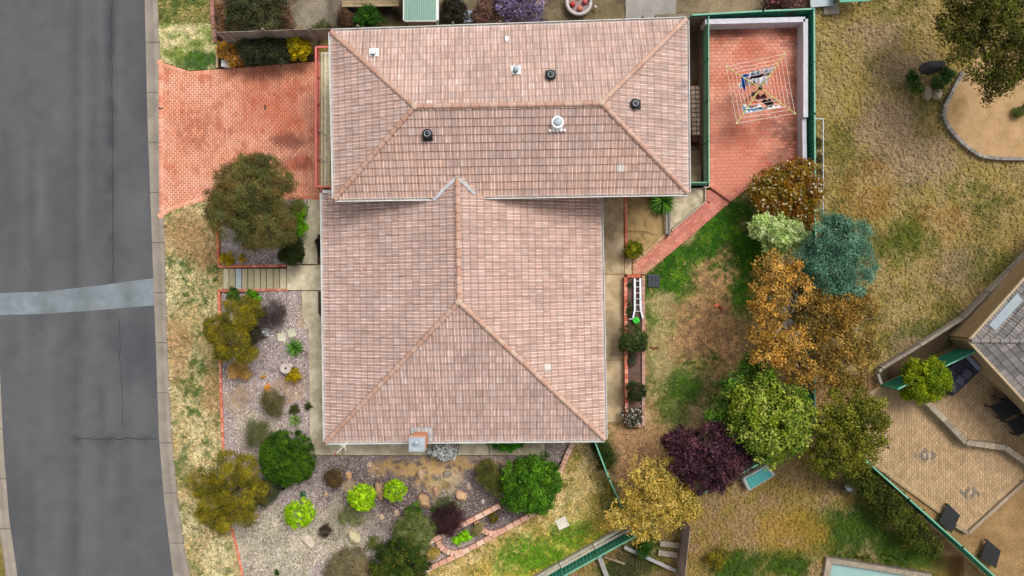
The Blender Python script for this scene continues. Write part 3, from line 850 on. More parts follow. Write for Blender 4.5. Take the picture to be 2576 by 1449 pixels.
for yy_ in (6.1, 9.0):
    gd = MB()
    for k in range(6): gd.box(wu_x0 - .03, yy_, .82 + k * .37, .06, 2.5, .35)
    gd.build('garage_door', WHITE, HOUSE)

CAMV = Vector((0, 0, CAM_H))
TILE_COLS = [A(200, 172, 161), A(198, 169, 158), A(203, 176, 166), A(198, 167, 155), A(202, 171, 158)]

class Face:
    """one roof slope: outline in world space, u along the eave, v up the slope"""
    def __init__(s, pts, e0, e1, warm=0.0):
        s.pts = [Vector(p) for p in pts]
        s.o = Vector(e0); s.u = (Vector(e1) - s.o).normalized()
        # plane through the eave and the mean of the upper corners
        top = [p for p in s.pts if p.z > s.o.z + .3]
        tm = sum(top, Vector()) / len(top)
        d = tm - s.o; d -= s.u * d.dot(s.u)
        s.v = d.normalized(); s.n = s.u.cross(s.v).normalized()
        if s.n.z < 0: s.u = -s.u; s.n = -s.n
        s.warm = warm
        s.poly = [((p - s.o).dot(s.u), (p - s.o).dot(s.v)) for p in s.pts]
    def at(s, a, b, h=0): return s.o + s.u * a + s.v * b + s.n * h
    def hit(s, px, py, h=0.0):
        d = P(px, py, 0) - CAMV
        t = (s.o + s.n * h - CAMV).dot(s.n) / d.dot(s.n)
        return CAMV + d * t

TW, TG = 0.300, 0.335
# one tile: two rolls across, lower edge proud of the course below
PROF = [(0.0, .006), (.07, .0), (.15, .004), (.25, .034), (.35, .004), (.65, .004), (.75, .034), (.85, .004), (1.0, .006)]
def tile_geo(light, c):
    """light: paler tone along the two rolls; course shadow lines painted into the laps"""
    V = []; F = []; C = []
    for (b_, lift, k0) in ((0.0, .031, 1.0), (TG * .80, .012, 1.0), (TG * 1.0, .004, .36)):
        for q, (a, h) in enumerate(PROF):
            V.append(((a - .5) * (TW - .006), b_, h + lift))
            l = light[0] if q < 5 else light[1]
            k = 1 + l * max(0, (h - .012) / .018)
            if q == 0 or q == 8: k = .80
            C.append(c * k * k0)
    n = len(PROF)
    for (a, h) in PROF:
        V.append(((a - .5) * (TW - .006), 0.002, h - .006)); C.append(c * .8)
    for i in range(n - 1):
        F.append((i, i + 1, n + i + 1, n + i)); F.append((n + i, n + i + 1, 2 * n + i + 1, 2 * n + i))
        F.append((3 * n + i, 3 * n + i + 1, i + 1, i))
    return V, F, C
PALE_TILES = [(1553, 424, 9), (1563, 424, 9), (1567, 414, 6), (1370, 925, 7)]

LV = [.2, .35, .55, .8, 1.1]
def tile_face(fc, bm, layer, parent, inds, seed, zclip=None):
    r = random.Random(seed)
    us = [p[0] for p in fc.poly]; vs_ = [p[1] for p in fc.poly]
    rows = int((max(vs_) - min(vs_)) / TG) + 1
    i0 = int(min(us) / TW) - 1; i1 = int(max(us) / TW) + 2
    pl = fc.poly
    rl = root_loc(parent)
    faces_new = []
    for j in range(rows):
        v0 = -.03 + j * TG
        for i in range(i0, i1):
            u0 = (i + .5) * TW
            cs = [(u0 - TW / 2, v0), (u0 + TW / 2, v0), (u0 + TW / 2, v0 + TG), (u0 - TW / 2, v0 + TG), (u0, v0 + TG / 2)]
            ins = pip(pl, [c[0] for c in cs], [c[1] + (.035 if k < 2 else -.02) for k, c in enumerate(cs)])
            if not ins.any(): continue
            ctr = fc.at(u0, v0 + TG / 2)
            px, py = px_of(ctr.x, ctr.y, ctr.z)
            n1 = float(fbm(px / 50, py / 50, 201 + seed)); 
            c = TILE_COLS[r.randrange(5)] * r.uniform(.965, 1.03) * (.9 + .2 * n1)
            c = c * np.array([1 + .05 * fc.warm, 1, 1 - .06 * fc.warm])
            light = (r.choice(LV) , r.choice(LV))
            if n1 > .58: light = (max(light[0], .45), max(light[1], r.choice(LV)))
            if r.random() < .02: c = c * 1.15
            if any(math.hypot(px - a, py - b) < w for a, b, w in PALE_TILES): c = A(236, 226, 218); light = (.1, .1)
            if ins.all() and (px, py) and inds is not None:
                inds.append((fc, u0, v0, c, light, (ctr - CAMV).length))
                continue
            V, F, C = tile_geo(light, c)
            # cut at hips and valleys
            bt = bmesh.new(); lt = bt.verts.layers.float_color.new('Col')
            off = Vector((r.gauss(0, .002), r.gauss(0, .004), r.gauss(0, .002)))
            bv = []
            for (a, b_, h), cc in zip(V, C):
                q = bt.verts.new(fc.at(u0 + a, v0 + b_, h) + off); q[lt] = (*np.clip(cc, 0, 1), 1); bv.append(q)
            for f in F: bt.faces.new([bv[k] for k in f])
            for k in range(len(pl)):
                a = fc.at(*pl[k]); b2 = fc.at(*pl[(k + 1) % len(pl)])
                ed = (b2 - a)
                if abs(ed.normalized().dot(fc.u)) > .995 and min(pl[k][1], pl[(k + 1) % len(pl)][1]) < .05: continue
                no = ed.cross(fc.n)
                cen = fc.at(sum(us) / len(us), sum(vs_) / len(vs_))
                if (cen - a).dot(no) > 0: no = -no
                bmesh.ops.bisect_plane(bt, geom=bt.verts[:] + bt.edges[:] + bt.faces[:], plane_co=a, plane_no=no, clear_outer=True)
            append_bm(bm, layer, bt, lt, rl)
            bt.free()

def append_bm(bm, layer, bt, lt, rl):
    mp = {}
    for v in bt.verts:
        q = bm.verts.new(v.co - rl); q[layer] = v[lt]; mp[v] = q
    for f in bt.faces:
        try: bm.faces.new([mp[v] for v in f.verts])
        except ValueError: pass

_CAPM = {}
def cap_mesh(ci, c):
    if ci in _CAPM: return _CAPM[ci]
    me = bpy.data.meshes.new('ridge_cap')
    V = []; C = []
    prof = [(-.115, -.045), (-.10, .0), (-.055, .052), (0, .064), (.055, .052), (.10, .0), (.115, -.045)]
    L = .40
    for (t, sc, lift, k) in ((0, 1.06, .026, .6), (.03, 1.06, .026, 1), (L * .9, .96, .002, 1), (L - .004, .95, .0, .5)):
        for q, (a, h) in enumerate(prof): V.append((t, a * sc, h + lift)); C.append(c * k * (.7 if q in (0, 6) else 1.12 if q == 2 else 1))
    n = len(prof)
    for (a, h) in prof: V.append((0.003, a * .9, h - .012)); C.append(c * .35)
    F = []
    for i in range(n - 1):
        for q in range(3): F.append((q * n + i, (q + 1) * n + i, (q + 1) * n + i + 1, q * n + i + 1))
        F.append((4 * n + i, i, i + 1, 4 * n + i + 1))
    me.from_pydata(V, [], F)
    set_col(me, np.array(C)); me.materials.append(TILE)
    _CAPM[ci] = me
    return me
CAPC = [A(208, 166, 146), A(212, 173, 154), A(203, 158, 138), A(216, 180, 160)]
def caps(parent, a, b, lift=.035):
    """ridge caps laid from a (low) to b (high)"""
    a = Vector(a); b = Vector(b); L = (b - a).length
    n = max(1, round(L / .385)); d = (b - a) / L
    rl = root_loc(parent)
    up = Vector((0, 0, 1)); side = up.cross(d).normalized(); nn = d.cross(side).normalized()
    mt = Matrix((d, side, nn)).transposed()
    mortar = MB(); mortar.beam(a + nn * (lift - .05), b + nn * (lift - .05), .19, .07, A(160, 118, 98)); mortar.build('mortar', TILE, parent)
    for i in range(n):
        ci = random.randrange(len(CAPC))
        o = link('ridge_cap', cap_mesh(ci, CAPC[ci]), parent, a + d * (i * L / n) + nn * lift - rl + Vector((0, 0, random.gauss(0, .003))))
        rot = mt.to_4x4() @ Matrix.Rotation(random.gauss(0, .012), 4, 'Z')
        o.rotation_euler = rot.to_euler()
        o.scale = (L / n / .385, 1, 1)

def gutter(pts):
    """open trough hung under the eave with white lips"""
    for a, b in zip(pts[:-1], pts[1:]):
        a = Vector(a); b = Vector(b); d = (b - a).normalized()
        out = d.cross(Vector((0, 0, 1)))
        m_ = MB()
        m_.beam(a + out * .115, b + out * .115, .022, .11)
        m_.beam(a - out * .01, b - out * .01, .016, .12)
        m_.beam(a + out * .055 + Vector((0, 0, -.05)), b + out * .055 + Vector((0, 0, -.05)), .13, .012)
        m_.build('gutter', GUTTER, HOUSE)
        f_ = MB(); f_.beam(a - out * .035 + Vector((0, 0, -.08)), b - out * .035 + Vector((0, 0, -.08)), .03, .18); f_.build('fascia', WHITE, HOUSE)

# ---- upper roof
U_tl, U_tr, U_bl, U_br = P(834, 81, ZU), P(1726, 50, ZU), P(843, 500, ZU), P(1730, 485, ZU)
U_rl, U_rr = P(1043, 268, ZUR), P(1513, 260, ZUR)
L_tl, L_tr, L_bl, L_br = P(812, 485, ZL), P(1509, 478, ZL), P(820, 1111, ZL), P(1521, 1105, ZL)
L_rt, L_rb = P(1150, 446, ZLR), P(1154, 760, ZLR)
FU = {'S': Face([U_bl, U_br, U_rr, U_rl], U_bl, U_br, .8), 'N': Face([U_tr, U_tl, U_rl, U_rr], U_tr, U_tl), 'W': Face([U_tl, U_bl, U_rl], U_tl, U_bl), 'E': Face([U_br, U_tr, U_rr], U_br, U_tr)}
FL = {'W': Face([L_tl, L_bl, L_rb, L_rt], L_tl, L_bl), 'E': Face([L_br, L_tr, L_rt, L_rb], L_br, L_tr, .6), 'S': Face([L_bl, L_br, L_rb], L_bl, L_br)}

def roof(faces, name, lab):
    b = MB()
    for fc in faces.values():
        b.add([p - fc.n * .03 for p in fc.pts], [tuple(range(len(fc.pts)))], A(150, 110, 90))
    o = b.build('roof', TILE, HOUSE)
    o['label'] = lab
    return o
RU = roof(FU, 'roof', 'upper hip roof with a long ridge and vents')
RL = roof(FL, 'roof', 'lower hip roof with ridge running down the picture')
inds = []
bms = {}
for ro, faces, sd_ in ((RU, FU, 1), (RL, FL, 11)):
    bm = bmesh.new(); ly = bm.verts.layers.float_color.new('Col')
    bms[ro] = (bm, ly)
    for k, fc in enumerate(faces.values()):
        lst = []
        tile_face(fc, bm, ly, ro, lst, sd_ + k)
        inds += [t + (ro,) for t in lst]
# whole tiles: the nearest 300 to the camera are parts of their own
def clear_view(t):
    fc, u0, v0 = t[0], t[1], t[2]
    p = fc.at(u0, v0 + TG / 2)
    x, y = px_of(p.x, p.y, p.z)
    if t[6] is RL and y < 520: return False
    if t[6] is RU and y < 90: return False
    return True
inds.sort(key=lambda t: (not clear_view(t), t[5]))
TPAL = palette(TILE_COLS, 16, 5); TPA = np.array(TPAL); _TM = {}
rr_ = random.Random(3)
for k, (fc, u0, v0, c, light, dist, ro) in enumerate(inds):
    if k < 300:
        ci = int(np.argmin(((TPA - c) ** 2).sum(1) + RNG.random(16) * .004)); li = light
        key = (ci, li)
        if key not in _TM:
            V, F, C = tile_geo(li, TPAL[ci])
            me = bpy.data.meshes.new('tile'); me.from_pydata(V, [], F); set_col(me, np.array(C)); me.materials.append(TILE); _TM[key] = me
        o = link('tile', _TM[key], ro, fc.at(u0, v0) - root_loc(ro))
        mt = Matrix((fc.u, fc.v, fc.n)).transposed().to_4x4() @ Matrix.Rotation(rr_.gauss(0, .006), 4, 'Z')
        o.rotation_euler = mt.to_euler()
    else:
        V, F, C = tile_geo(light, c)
        bm, ly = bms[ro]; rl = root_loc(ro)
        off = Vector((rr_.gauss(0, .003), rr_.gauss(0, .003), rr_.gauss(0, .002)))
        bv = []
        for (a, b_, h), cc in zip(V, C):
            q = bm.verts.new(fc.at(u0 + a, v0 + b_, h) - rl + off); q[ly] = (*np.clip(cc, 0, 1), 1); bv.append(q)
        for f in F: bm.faces.new([bv[i] for i in f])
for ro, (bm, ly) in bms.items():
    me = bpy.data.meshes.new('tile'); bm.to_mesh(me); bm.free(); me.materials.append(TILE)
    o = link('tile', me, ro); o['kind'] = 'stuff'

for a, b in ((U_tl, U_rl), (U_bl, U_rl), (U_tr, U_rr), (U_br, U_rr), (U_rl, U_rr)): caps(RU, a, b)
for a, b in ((L_bl, L_rb), (L_br, L_rb), (L_rb, L_rt)): caps(RL, a, b)
# mortar lumps where hips meet the ridge
def lump(parent, p, r, c, name='mortar'):
    bm = bmesh.new(); bmesh.ops.create_icosphere(bm, subdivisions=2, radius=r)
    for v in bm.verts:
        k = 1 + .35 * (float(vnoise(v.co.x * 14 + p.x, v.co.y * 14 + p.y + v.co.z * 9, 3)) - .5)
        v.co = Vector((v.co.x * k, v.co.y * k, v.co.z * .55 * k)) + p - root_loc(parent)
    me = bpy.data.meshes.new(name); bm.to_mesh(me); bm.free()
    set_col(me, np.array(c)); me.materials.append(STONE)
    return link(name, me, parent)
for ro, p in ((RU, U_rl), (RU, U_rr), (RL, L_rb)): lump(ro, p + Vector((0, 0, .07)), .15, A(214, 186, 168))
# eaves, gutters
off_ = lambda p: p + Vector((0, 0, -.02))
gutter([off_(U_tl), off_(U_bl)]); gutter([off_(U_br), off_(U_tr)]); gutter([off_(U_tr), off_(U_tl)])
cL, cR = P(1092, 497, ZU), P(1216, 493.5, ZU)
gutter([off_(U_bl), off_(cL)]); gutter([off_(cR), off_(U_br)])
gutter([off_(L_tl), off_(L_bl)]); gutter([off_(L_bl), off_(L_br)]); gutter([off_(L_br), off_(L_tr)])
# soffits close the eaves
def soffit(pts, z):
    b = MB(); b.prism([(p.x, p.y) for p in pts], z - .16, z - .14); b.build('soffit', WHITE, HOUSE)
soffit([U_tl, U_tr, U_br, U_bl], ZU); soffit([L_tl, L_tr, L_br, L_bl], ZL)
# lead flashing where the lower ridge dies into the upper slope
ap = FU['S'].hit(1150, 446, .10)
fl = MB()
for (px, py), (qx, qy), w in (((1150, 445), (1090, 503), .14), ((1150, 445), (1196, 487), .13)):
    a = FU['S'].hit(px, py, .15); b = FU['S'].hit(qx, qy, .15)
    mid = [a.lerp(b, t) for t in (0, .33, .66, 1)]
    for k in range(3):
        j = Vector((random.gauss(0, .015), random.gauss(0, .015), 0))
        fl.beam(mid[k] + j, mid[k + 1] + j, w, .05)
fl.build('valley_flashing', mat('old_lead', A(206, 206, 208), rough=.6, var=.25, scale=5), RU)
MB().box(*(P(823, 482, ZL + .16)), .42, .14, .05).build('flashing', MATS['old_lead'], RL)

# ---- roof vents
def black_vent(fc, px, py):
    c = fc.hit(px, py, .05)
    b = MB(); rot = math.atan2(fc.u.y, fc.u.x)
    pl = [fc.at((c - fc.o).dot(fc.u) + a, (c - fc.o).dot(fc.v) + q - .06, .052) for a, q in ((-.2, -.2), (.2, -.2), (.2, .2), (-.2, .2))]
    b.add(pl + [p + fc.n * .03 for p in pl], [(0, 1, 2, 3), (4, 5, 6, 7), (0, 1, 5, 4), (1, 2, 6, 5), (2, 3, 7, 6), (3, 0, 4, 7)])
    v = b.build('roof_vent', BLACK, HOUSE)
    d = MB(); d.lathe(c.x, c.y, [(.13, c.z - .05), (.13, c.z + .12), (.205, c.z + .12), (.215, c.z + .17), (.18, c.z + .23), (.115, c.z + .255), (.105, c.z + .235), (.05, c.z + .24), (.02, c.z + .25)], 20)
    d.build('dome', BLACK, v, smooth=False)
    rg = MB(); pts = [(c.x + .115 * math.cos(t), c.y + .115 * math.sin(t), c.z + .258) for t in np.linspace(0, 2 * math.pi, 13)]
    rg.tube(pts, .012, 5); rg.build('ring', GALV, v)
for k, x, y in (('N', 1385, 191), ('E', 1597, 263), ('S', 1076, 339)): black_vent(FU[k], x, y)
def flue(fc, px, py, dark=True):
    c = fc.hit(px, py, .05)
    b = MB()
    cu, cv = (c - fc.o).dot(fc.u), (c - fc.o).dot(fc.v)
    n = 9
    V = []; F = []
    for q in (-.22, .20):
        for i in range(n):
            a = -.2 + .4 * i / (n - 1)
            V.append(fc.at(cu + a, cv + q + (.025 * math.sin(i * 2.2) if q > 0 else 0), .075 + .018 * math.sin(i * math.pi * .75)))
    F = [(i, i + 1, n + i + 1, n + i) for i in range(n - 1)]
    b.add(V, F); b.add([v - fc.n * .05 for v in V], F)
    o = b.build('vent_tile', WHITE, HOUSE)
    d = MB(); d.lathe(c.x, c.y, [(.085, c.z - .05), (.085, c.z + .22), (.125, c.z + .22), (.125, c.z + .27), (.03, c.z + .32)], 16)
    d.build('flue_pipe', GALV if not dark else WHITE, o)
    d = MB(); d.lathe(c.x - .01, c.y - .02, [(.118, c.z + .13), (.118, c.z + .19)], 14); d.build('flue_collar', BLACK, o)
flue(FU['N'], 941, 133); flue(FU['N'], 1298, 177, False)
# small white patch tile with a pointed head
c = FU['N'].hit(1275, 97, .07); fn = FU['N']; cu, cv = (c - fn.o).dot(fn.u), (c - fn.o).dot(fn.v)
b = MB(); pl = [fn.at(cu + a, cv + q, .075) for a, q in ((-.07, -.13), (.07, -.13), (.07, .07), (0, .15), (-.07, .07))]
pl = pl if False else pl
b.add([p - fn.n * .03 for p in pl] + pl, [(5, 6, 7, 8, 9), (0, 1, 6, 5), (1, 2, 7, 6), (2, 3, 8, 7), (3, 4, 9, 8), (4, 0, 5, 9)])
b.build('vent_tile', WHITE, HOUSE)
# spinning turbine vent
fs = FU['S']; c = fs.hit(1402, 311, .05)
cu, cv = (c - fs.o).dot(fs.u), (c - fs.o).dot(fs.v)
b = MB(); pl = [fs.at(cu + a, cv + q, .08) for a, q in ((-.21, -.27), (.21, -.27), (.2, .1), (-.2, .1))]
b.add([p - fs.n * .05 for p in pl] + pl, [(4, 5, 6, 7), (0, 1, 5, 4), (1, 2, 6, 5), (2, 3, 7, 6), (3, 0, 4, 7)])
for k in range(5):
    p = fs.at(cu - .3 + .15 * k, cv - .27, .1)
    b.lathe(p.x, p.y, [(.03, p.z - .05), (.06, p.z - .02), (.055, p.z + .02), (.02, p.z + .04)], 8)
tv = b.build('turbine_vent', WHITE, HOUSE)
t = MB(); t.lathe(c.x, c.y + .02, [(.22, c.z - .05), (.25, c.z + .05), (.27, c.z + .12), (.25, c.z + .19), (.19, c.z + .22), (.17, c.z + .2)], 22); t.build('throat', WHITE, tv, smooth=True)
t = MB(); t.lathe(c.x, c.y + .02, [(.17, c.z + .19), (.175, c.z + .22), (.12, c.z + .28), (.05, c.z + .3)], 18)
for k in range(12):
    a = k * math.pi / 6
    t.beam((c.x + .05 * math.cos(a), c.y + .02 + .05 * math.sin(a), c.z + .3), (c.x + .175 * math.cos(a + .5), c.y + .02 + .175 * math.sin(a + .5), c.z + .235), .02, .01)
t.build('turbine', GALV, tv)
# replaced pale tiles
for fc, px, py, w in ((FU['S'], 1560, 424, .3), (FL['E'], 1370, 925, .25), (FL['W'], 1078, 910, .2)):
    pass

# ---- chimney
zc = 5.6
c0 = P(1049, 1117, zc)
CH = MB()
cw, cl = .60, .54
bx, by = c0.x + .03, c0.y + .05
for r_ in range(52):
    z = 1.9 + r_ * .075
    if z > zc - .16: break
    k = .012 if r_ % 2 else 0
    CH.box(bx, by, z, cw + k * 0, cl, .066, 0, mixc(A(214, 140, 104), A(232, 170, 136), random.random()))
ch = CH.build('chimney', BRICK, HOUSE)
MB().box(bx, by, 3.6, cw - .03, cl - .03, 3.5, 0, A(170, 140, 120)).build('mortar', BRICK, ch)
b = MB()
for (dx, dy, sx_, sy_) in ((0, .24, .70, .12), (0, -.24, .70, .12), (.29, 0, .12, .35), (-.29, 0, .12, .35)): b.box(bx + dx, by + dy, zc - .09, sx_, sy_, .14, 0, mixc(A(226, 156, 120), A(236, 180, 146), random.random()))
b.build('corbel', BRICK, ch)
b = MB(); b.box(c0.x, c0.y - .01, zc + .03, .70, .62, .04); b.box(c0.x, c0.y - .01, zc + .01, .64, .56, .04)
b.build('cap', GALV, ch)
b = MB(); b.lathe(c0.x - .02, c0.y + .06, [(.075, zc + .03), (.075, zc + .16), (.11, zc + .16), (.11, zc + .20), (.04, zc + .24)], 16); b.build('cowl', GALV, ch)
# crinkled lead apron round the chimney
fs = FL['S']; V = []; F = []
ca = fs.hit(1033, 1076, .09); cb_ = fs.hit(1089, 1076, .09)
u0 = (ca - fs.o).dot(fs.u); u1 = (cb_ - fs.o).dot(fs.u); v1 = (ca - fs.o).dot(fs.v)
ap_ = MB(); n = 17
for q in (0.02, .25, v1):
    for i in range(n):
        V.append(fs.at(u0 + (u1 - u0) * i / (n - 1), q + (.03 * math.cos(i * math.pi / 2 * 1.5) if q == v1 else 0), .085 + .022 * math.cos(i * math.pi * .75)))
for r_ in range(2):
    for i in range(n - 1): F.append((r_ * n + i, r_ * n + i + 1, (r_ + 1) * n + i + 1, (r_ + 1) * n + i))
ap_.add(V, F); ap_.add([v - fs.n * .02 for v in V], F); ap_.build('flashing', MATS['old_lead'], ch)
# aerial mast on the corner of the eave
am = MB(); q = P(870, 1118, ZL + .02)
am.tube([q + Vector((0, 0, -.3)), q + Vector((0, 0, 1.9))], .022, 8)
a_ = am.build('aerial_mast', WHITE, HOUSE)
am = MB(); am.tube([q + Vector((-.02, .0, .25)), q + Vector((-.2, .02, .22))], .016, 6); am.tube([q + Vector((0.0, -.02, .25)), q + Vector((.05, -.2, .22))], .016, 6); am.tube([q + Vector((0, 0, .05)), q + Vector((0.02, .2, -.1))], .016, 6)
am.build('bracket', WHITE, a_)
am = MB(); am.box(q.x, q.y, q.z + 1.94, .07, .07, .08, 0, A(190, 70, 60)); am.build('mast_tip', PLASTIC, a_)

# ---- balcony beside the garage
zb = 3.3
x0 = P(806, 300, zb).x; x1 = wu_x0 - .01
ya = P(0, 132, zb).y; yb = P(0, 472, zb).y
nb_ = 12; wbd = (x1 - x0) / nb_
j_ = MB()
for k in range(9): j_.box((x0 + x1) / 2, yb + (ya - yb) * (k + .05) / 8.1, zb - .12, x1 - x0, .06, .15, 0, A(120, 100, 80))
BAL = j_.build('balcony', WOOD, HOUSE)
BAL['label'] = 'narrow weathered timber balcony with a salmon rail'
for i in range(nb_):
    cc = mixc(A(206, 196, 156), A(232, 226, 196), random.random()) if i % 3 else A(186, 172, 110)
    MB().box(x0 + wbd * (i + .5), (ya + yb) / 2, zb - .02 + random.gauss(0, .003), wbd - .014, ya - yb, .035, 0, cc).build('board', WOOD, BAL)
SALR = mat('salmon_paint', A(226, 118, 106), rough=0.5, var=0.08, scale=3)
rx = x0 - .05; zr = zb + .6
RY0, RY1 = yb - .04, ya + .06
rl_ = MB(); rl_.beam((rx, RY0, zr), (rx, RY1, zr), .09, .05); rl_.beam((rx + .05, RY1, zr + .002), (x1, RY1, zr + .002), .08, .05); rl_.beam((rx + .05, RY0, zr + .002), (x1, RY0, zr + .002), .08, .05)
rl_.build('handrail', SALR, BAL)
rl_ = MB(); rl_.beam((rx, RY0, zb + .12), (rx, RY1, zb + .12), .05, .05); rl_.build('bottom_rail', SALR, BAL)
for k in range(6):
    y_ = RY0 + (RY1 - RY0) * k / 5
    MB().box(rx, y_, zb + .28, .07, .07, .6).build('post', SALR, BAL)
bl = MB()
for k in range(64):
    y_ = RY0 + (RY1 - RY0) * (k + .5) / 64
    bl.box(rx, y_, zb + .35, .02, .02, .44)
o = bl.build('baluster', SALR, BAL); o['kind'] = 'stuff'
tr = MB(); tr.beam((x0 + .08, yb, zb + .02), (x0 + .08, ya - .02, zb + .02), .025, .03); tr.beam((x0 + .1, ya - .04, zb + .02), (x1, ya - .04, zb + .02), .03, .03); tr.build('edge_trim', WHITE, BAL)
for fy in (.22, .42):
    y_ = yb + (ya - yb) * fy
    MB().beam((rx, y_, zb + .5), (rx + .32, y_ - .2, zb + .02), .03, .03).build('brace', GALV, BAL)
for yk in (RY0 + .1, (RY0 + RY1) / 2, RY1 - .1):
    MB().box(x0 + .05, yk, 1.85, .12, .12, 2.6).build('column', SALR, BAL)
# ================================================================ EDGING, WALLS, FENCES
def along(pts, step):
    """points every step metres along a world polyline -> (position, direction)"""
    out = []
    for a, b in zip(pts[:-1], pts[1:]):
        a = Vector(a); b = Vector(b); L = (b - a).length; n = max(1, round(L / step))
        for i in range(n): out.append((a + (b - a) * ((i + .5) / n), (b - a).normalized(), L / n))
    return out
_BM = {}
def edge_brick(parent, p, d, L, Wd, H, c, key):
    k = (key, tuple(np.round(c, 4)))
    if k not in _BM: _BM[k] = brick_mesh(k, 1.0, Wd, H, c, BRICK, .012)
    o = link('brick', _BM[k], parent, p - root_loc(parent))
    o.rotation_euler = (random.gauss(0, .01), -math.asin(max(-1, min(1, d.z))) + random.gauss(0, .008), math.atan2(d.y, d.x) + random.gauss(0, .008))
    o.scale = (L - .012, 1 + random.uniform(-.03, .03), 1)
EDGEC = [A(238, 150, 120), A(228, 132, 102), A(244, 168, 140), A(216, 118, 92)]
BLOCKC = [A(236, 190, 166), A(228, 176, 150), A(240, 202, 180), A(222, 170, 146)]
def brick_edging(label, px, zf, Wd=.13, step=.24, H=.16, up=.06, cols=EDGEC, cat='garden edging', name='brick_edging', key='edge'):
    pts = [P(x, y, zf(x, y) + up) for x, y in px]
    o = thing(name, label, cat, pts[0] - Vector((0, 0, .1)))
    core = MB()
    for a, b in zip(pts[:-1], pts[1:]): core.beam(a - Vector((0, 0, H * .5 + .2)), b - Vector((0, 0, H * .5 + .2)), Wd * .8, H + .34, A(150, 120, 104))
    core.build('mortar', BRICK, o)
    for p, d, L in along(pts, step):
        edge_brick(o, p + Vector((0, 0, random.gauss(0, .004))), d, L, Wd, H, cols[random.randrange(len(cols))], key)
    return o
za = lambda dz: (lambda x, y: ztf(x, y) + dz)
gz_ = lambda x, y: ztf(max(x, 558), y)
brick_edging('red brick edging round the bed above the garden steps', [(545, 578), (550, 671), (720, 668.5)], gz_, up=.08)
brick_edging('red brick edging turning the corner below the garden steps', [(720, 729), (550, 731.5), (552, 830), (555, 1000), (557, 1040), (561, 1135)], gz_, up=.08)
brick_edging('short slanting red brick edging at the lower left beside the verge', [(581, 1326), (597, 1385), (614, 1470)], gz_, up=.08)
brick_edging('red brick retaining edge along the house end of the driveway', [(690, 499.5), (812, 499)], lambda x, y: 1.75, up=.02, H=.3)
brick_edging('red brick edging between the rear path and the sandy plot', [(1574, 488), (1575, 560), (1575.5, 646)], za(0), up=.12)
brick_edging('pale brick edging slanting along the pink path beside the sandy plot', [(1676, 588), (1599, 657)], za(0), up=.12, cols=[A(222, 182, 140), A(206, 164, 122)])
brick_edging('pinkish brick edging at the top left beside the neighbouring verge', [(531, -60), (534, 40), (541, 106)], za(0), Wd=.2, up=.15, cols=[A(190, 140, 124), A(170, 124, 110)])
# raised planter along the rear path: two long sides and ends
pl_ = thing('raised_planter', 'long narrow brick raised planter holding a ladder and shrubs beside the rear path', 'planter', P(1597, 880, 1.95))
zp = 2.28
sides = [[P(1577, 1062, zp), P(1575, 880, zp), P(1574, 697, zp)], [P(1577.5, 694.5, zp), P(1612, 694.5, zp)], [P(1618.5, 694, zp), P(1619, 880, zp), P(1619, 1072, zp)], [P(1614, 1072, zp), P(1577, 1069, zp)]]
core = MB()
for sd_ in sides:
    for a, b in zip(sd_[:-1], sd_[1:]): core.beam(a - Vector((0, 0, .26)), b - Vector((0, 0, .26)), .15, .42, A(170, 110, 90))
core.build('mortar', BRICK, pl_)
for k, sd_ in enumerate(sides):
    for p, d, L in along(sd_, .24):
        cc = EDGEC if k < 2 else [A(206, 160, 140), A(190, 146, 128), A(200, 164, 150)]
        edge_brick(pl_, p + Vector((0, 0, random.gauss(0, .003))), d, L, .16, .12, cc[random.randrange(len(cc))], 'plant')
o = drape('soil', [(1579, 697), (1616, 697), (1616.5, 1068), (1579, 1066)], 6, SOIL, lambda x, y: mixc(A(84, 66, 56), A(140, 112, 100), fbm(x / 5, y / 5, 94)), zf=lambda x, y: np.full(np.shape(x), 2.16), parent=pl_, kind=None)
# pink block retaining walls round the lower beds
def block_wall(label, px, z, step=.44, Wd=.24):
    pts = [P(x, y, z(x, y) if callable(z) else z) for x, y in px]
    o = thing('block_wall', label, 'garden wall', pts[0] - Vector((0, 0, .3)))
    core = MB()
    for a, b in zip(pts[:-1], pts[1:]): core.beam(a - Vector((0, 0, .30)), b - Vector((0, 0, .30)), Wd * .84, .44, A(196, 150, 130))
    core.build('lower_course', BRICK, o)
    for p, d, L in along(pts, step):
        c = BLOCKC[random.randrange(4)]
        k = ('block', tuple(np.round(c, 4)))
        if k not in _BM:
            me = bpy.data.meshes.new('block')
            v = [(-.5, -.5), (.5, -.5), (.44, .5), (-.44, .5)]
            vv = [(x, y * Wd, -.13) for x, y in v] + [(x, y * Wd, -.012) for x, y in v] + [(x * .975, y * Wd * .95, 0) for x, y in v]
            f = [(0, 1, 5, 4), (1, 2, 6, 5), (2, 3, 7, 6), (3, 0, 4, 7), (4, 5, 9, 8), (5, 6, 10, 9), (6, 7, 11, 10), (7, 4, 8, 11), (8, 9, 10, 11), (3, 2, 1, 0)]
            me.from_pydata(vv, [], f); set_col(me, np.array(c)); me.materials.append(BRICK); _BM[k] = me
        b_ = link('block', _BM[k], o, p + Vector((0, 0, random.gauss(0, .006))) - root_loc(o))
        b_.rotation_euler = (0, 0, math.atan2(d.y, d.x) + random.gauss(0, .02))
        b_.scale = (L - .012, 1, 1)
    return o
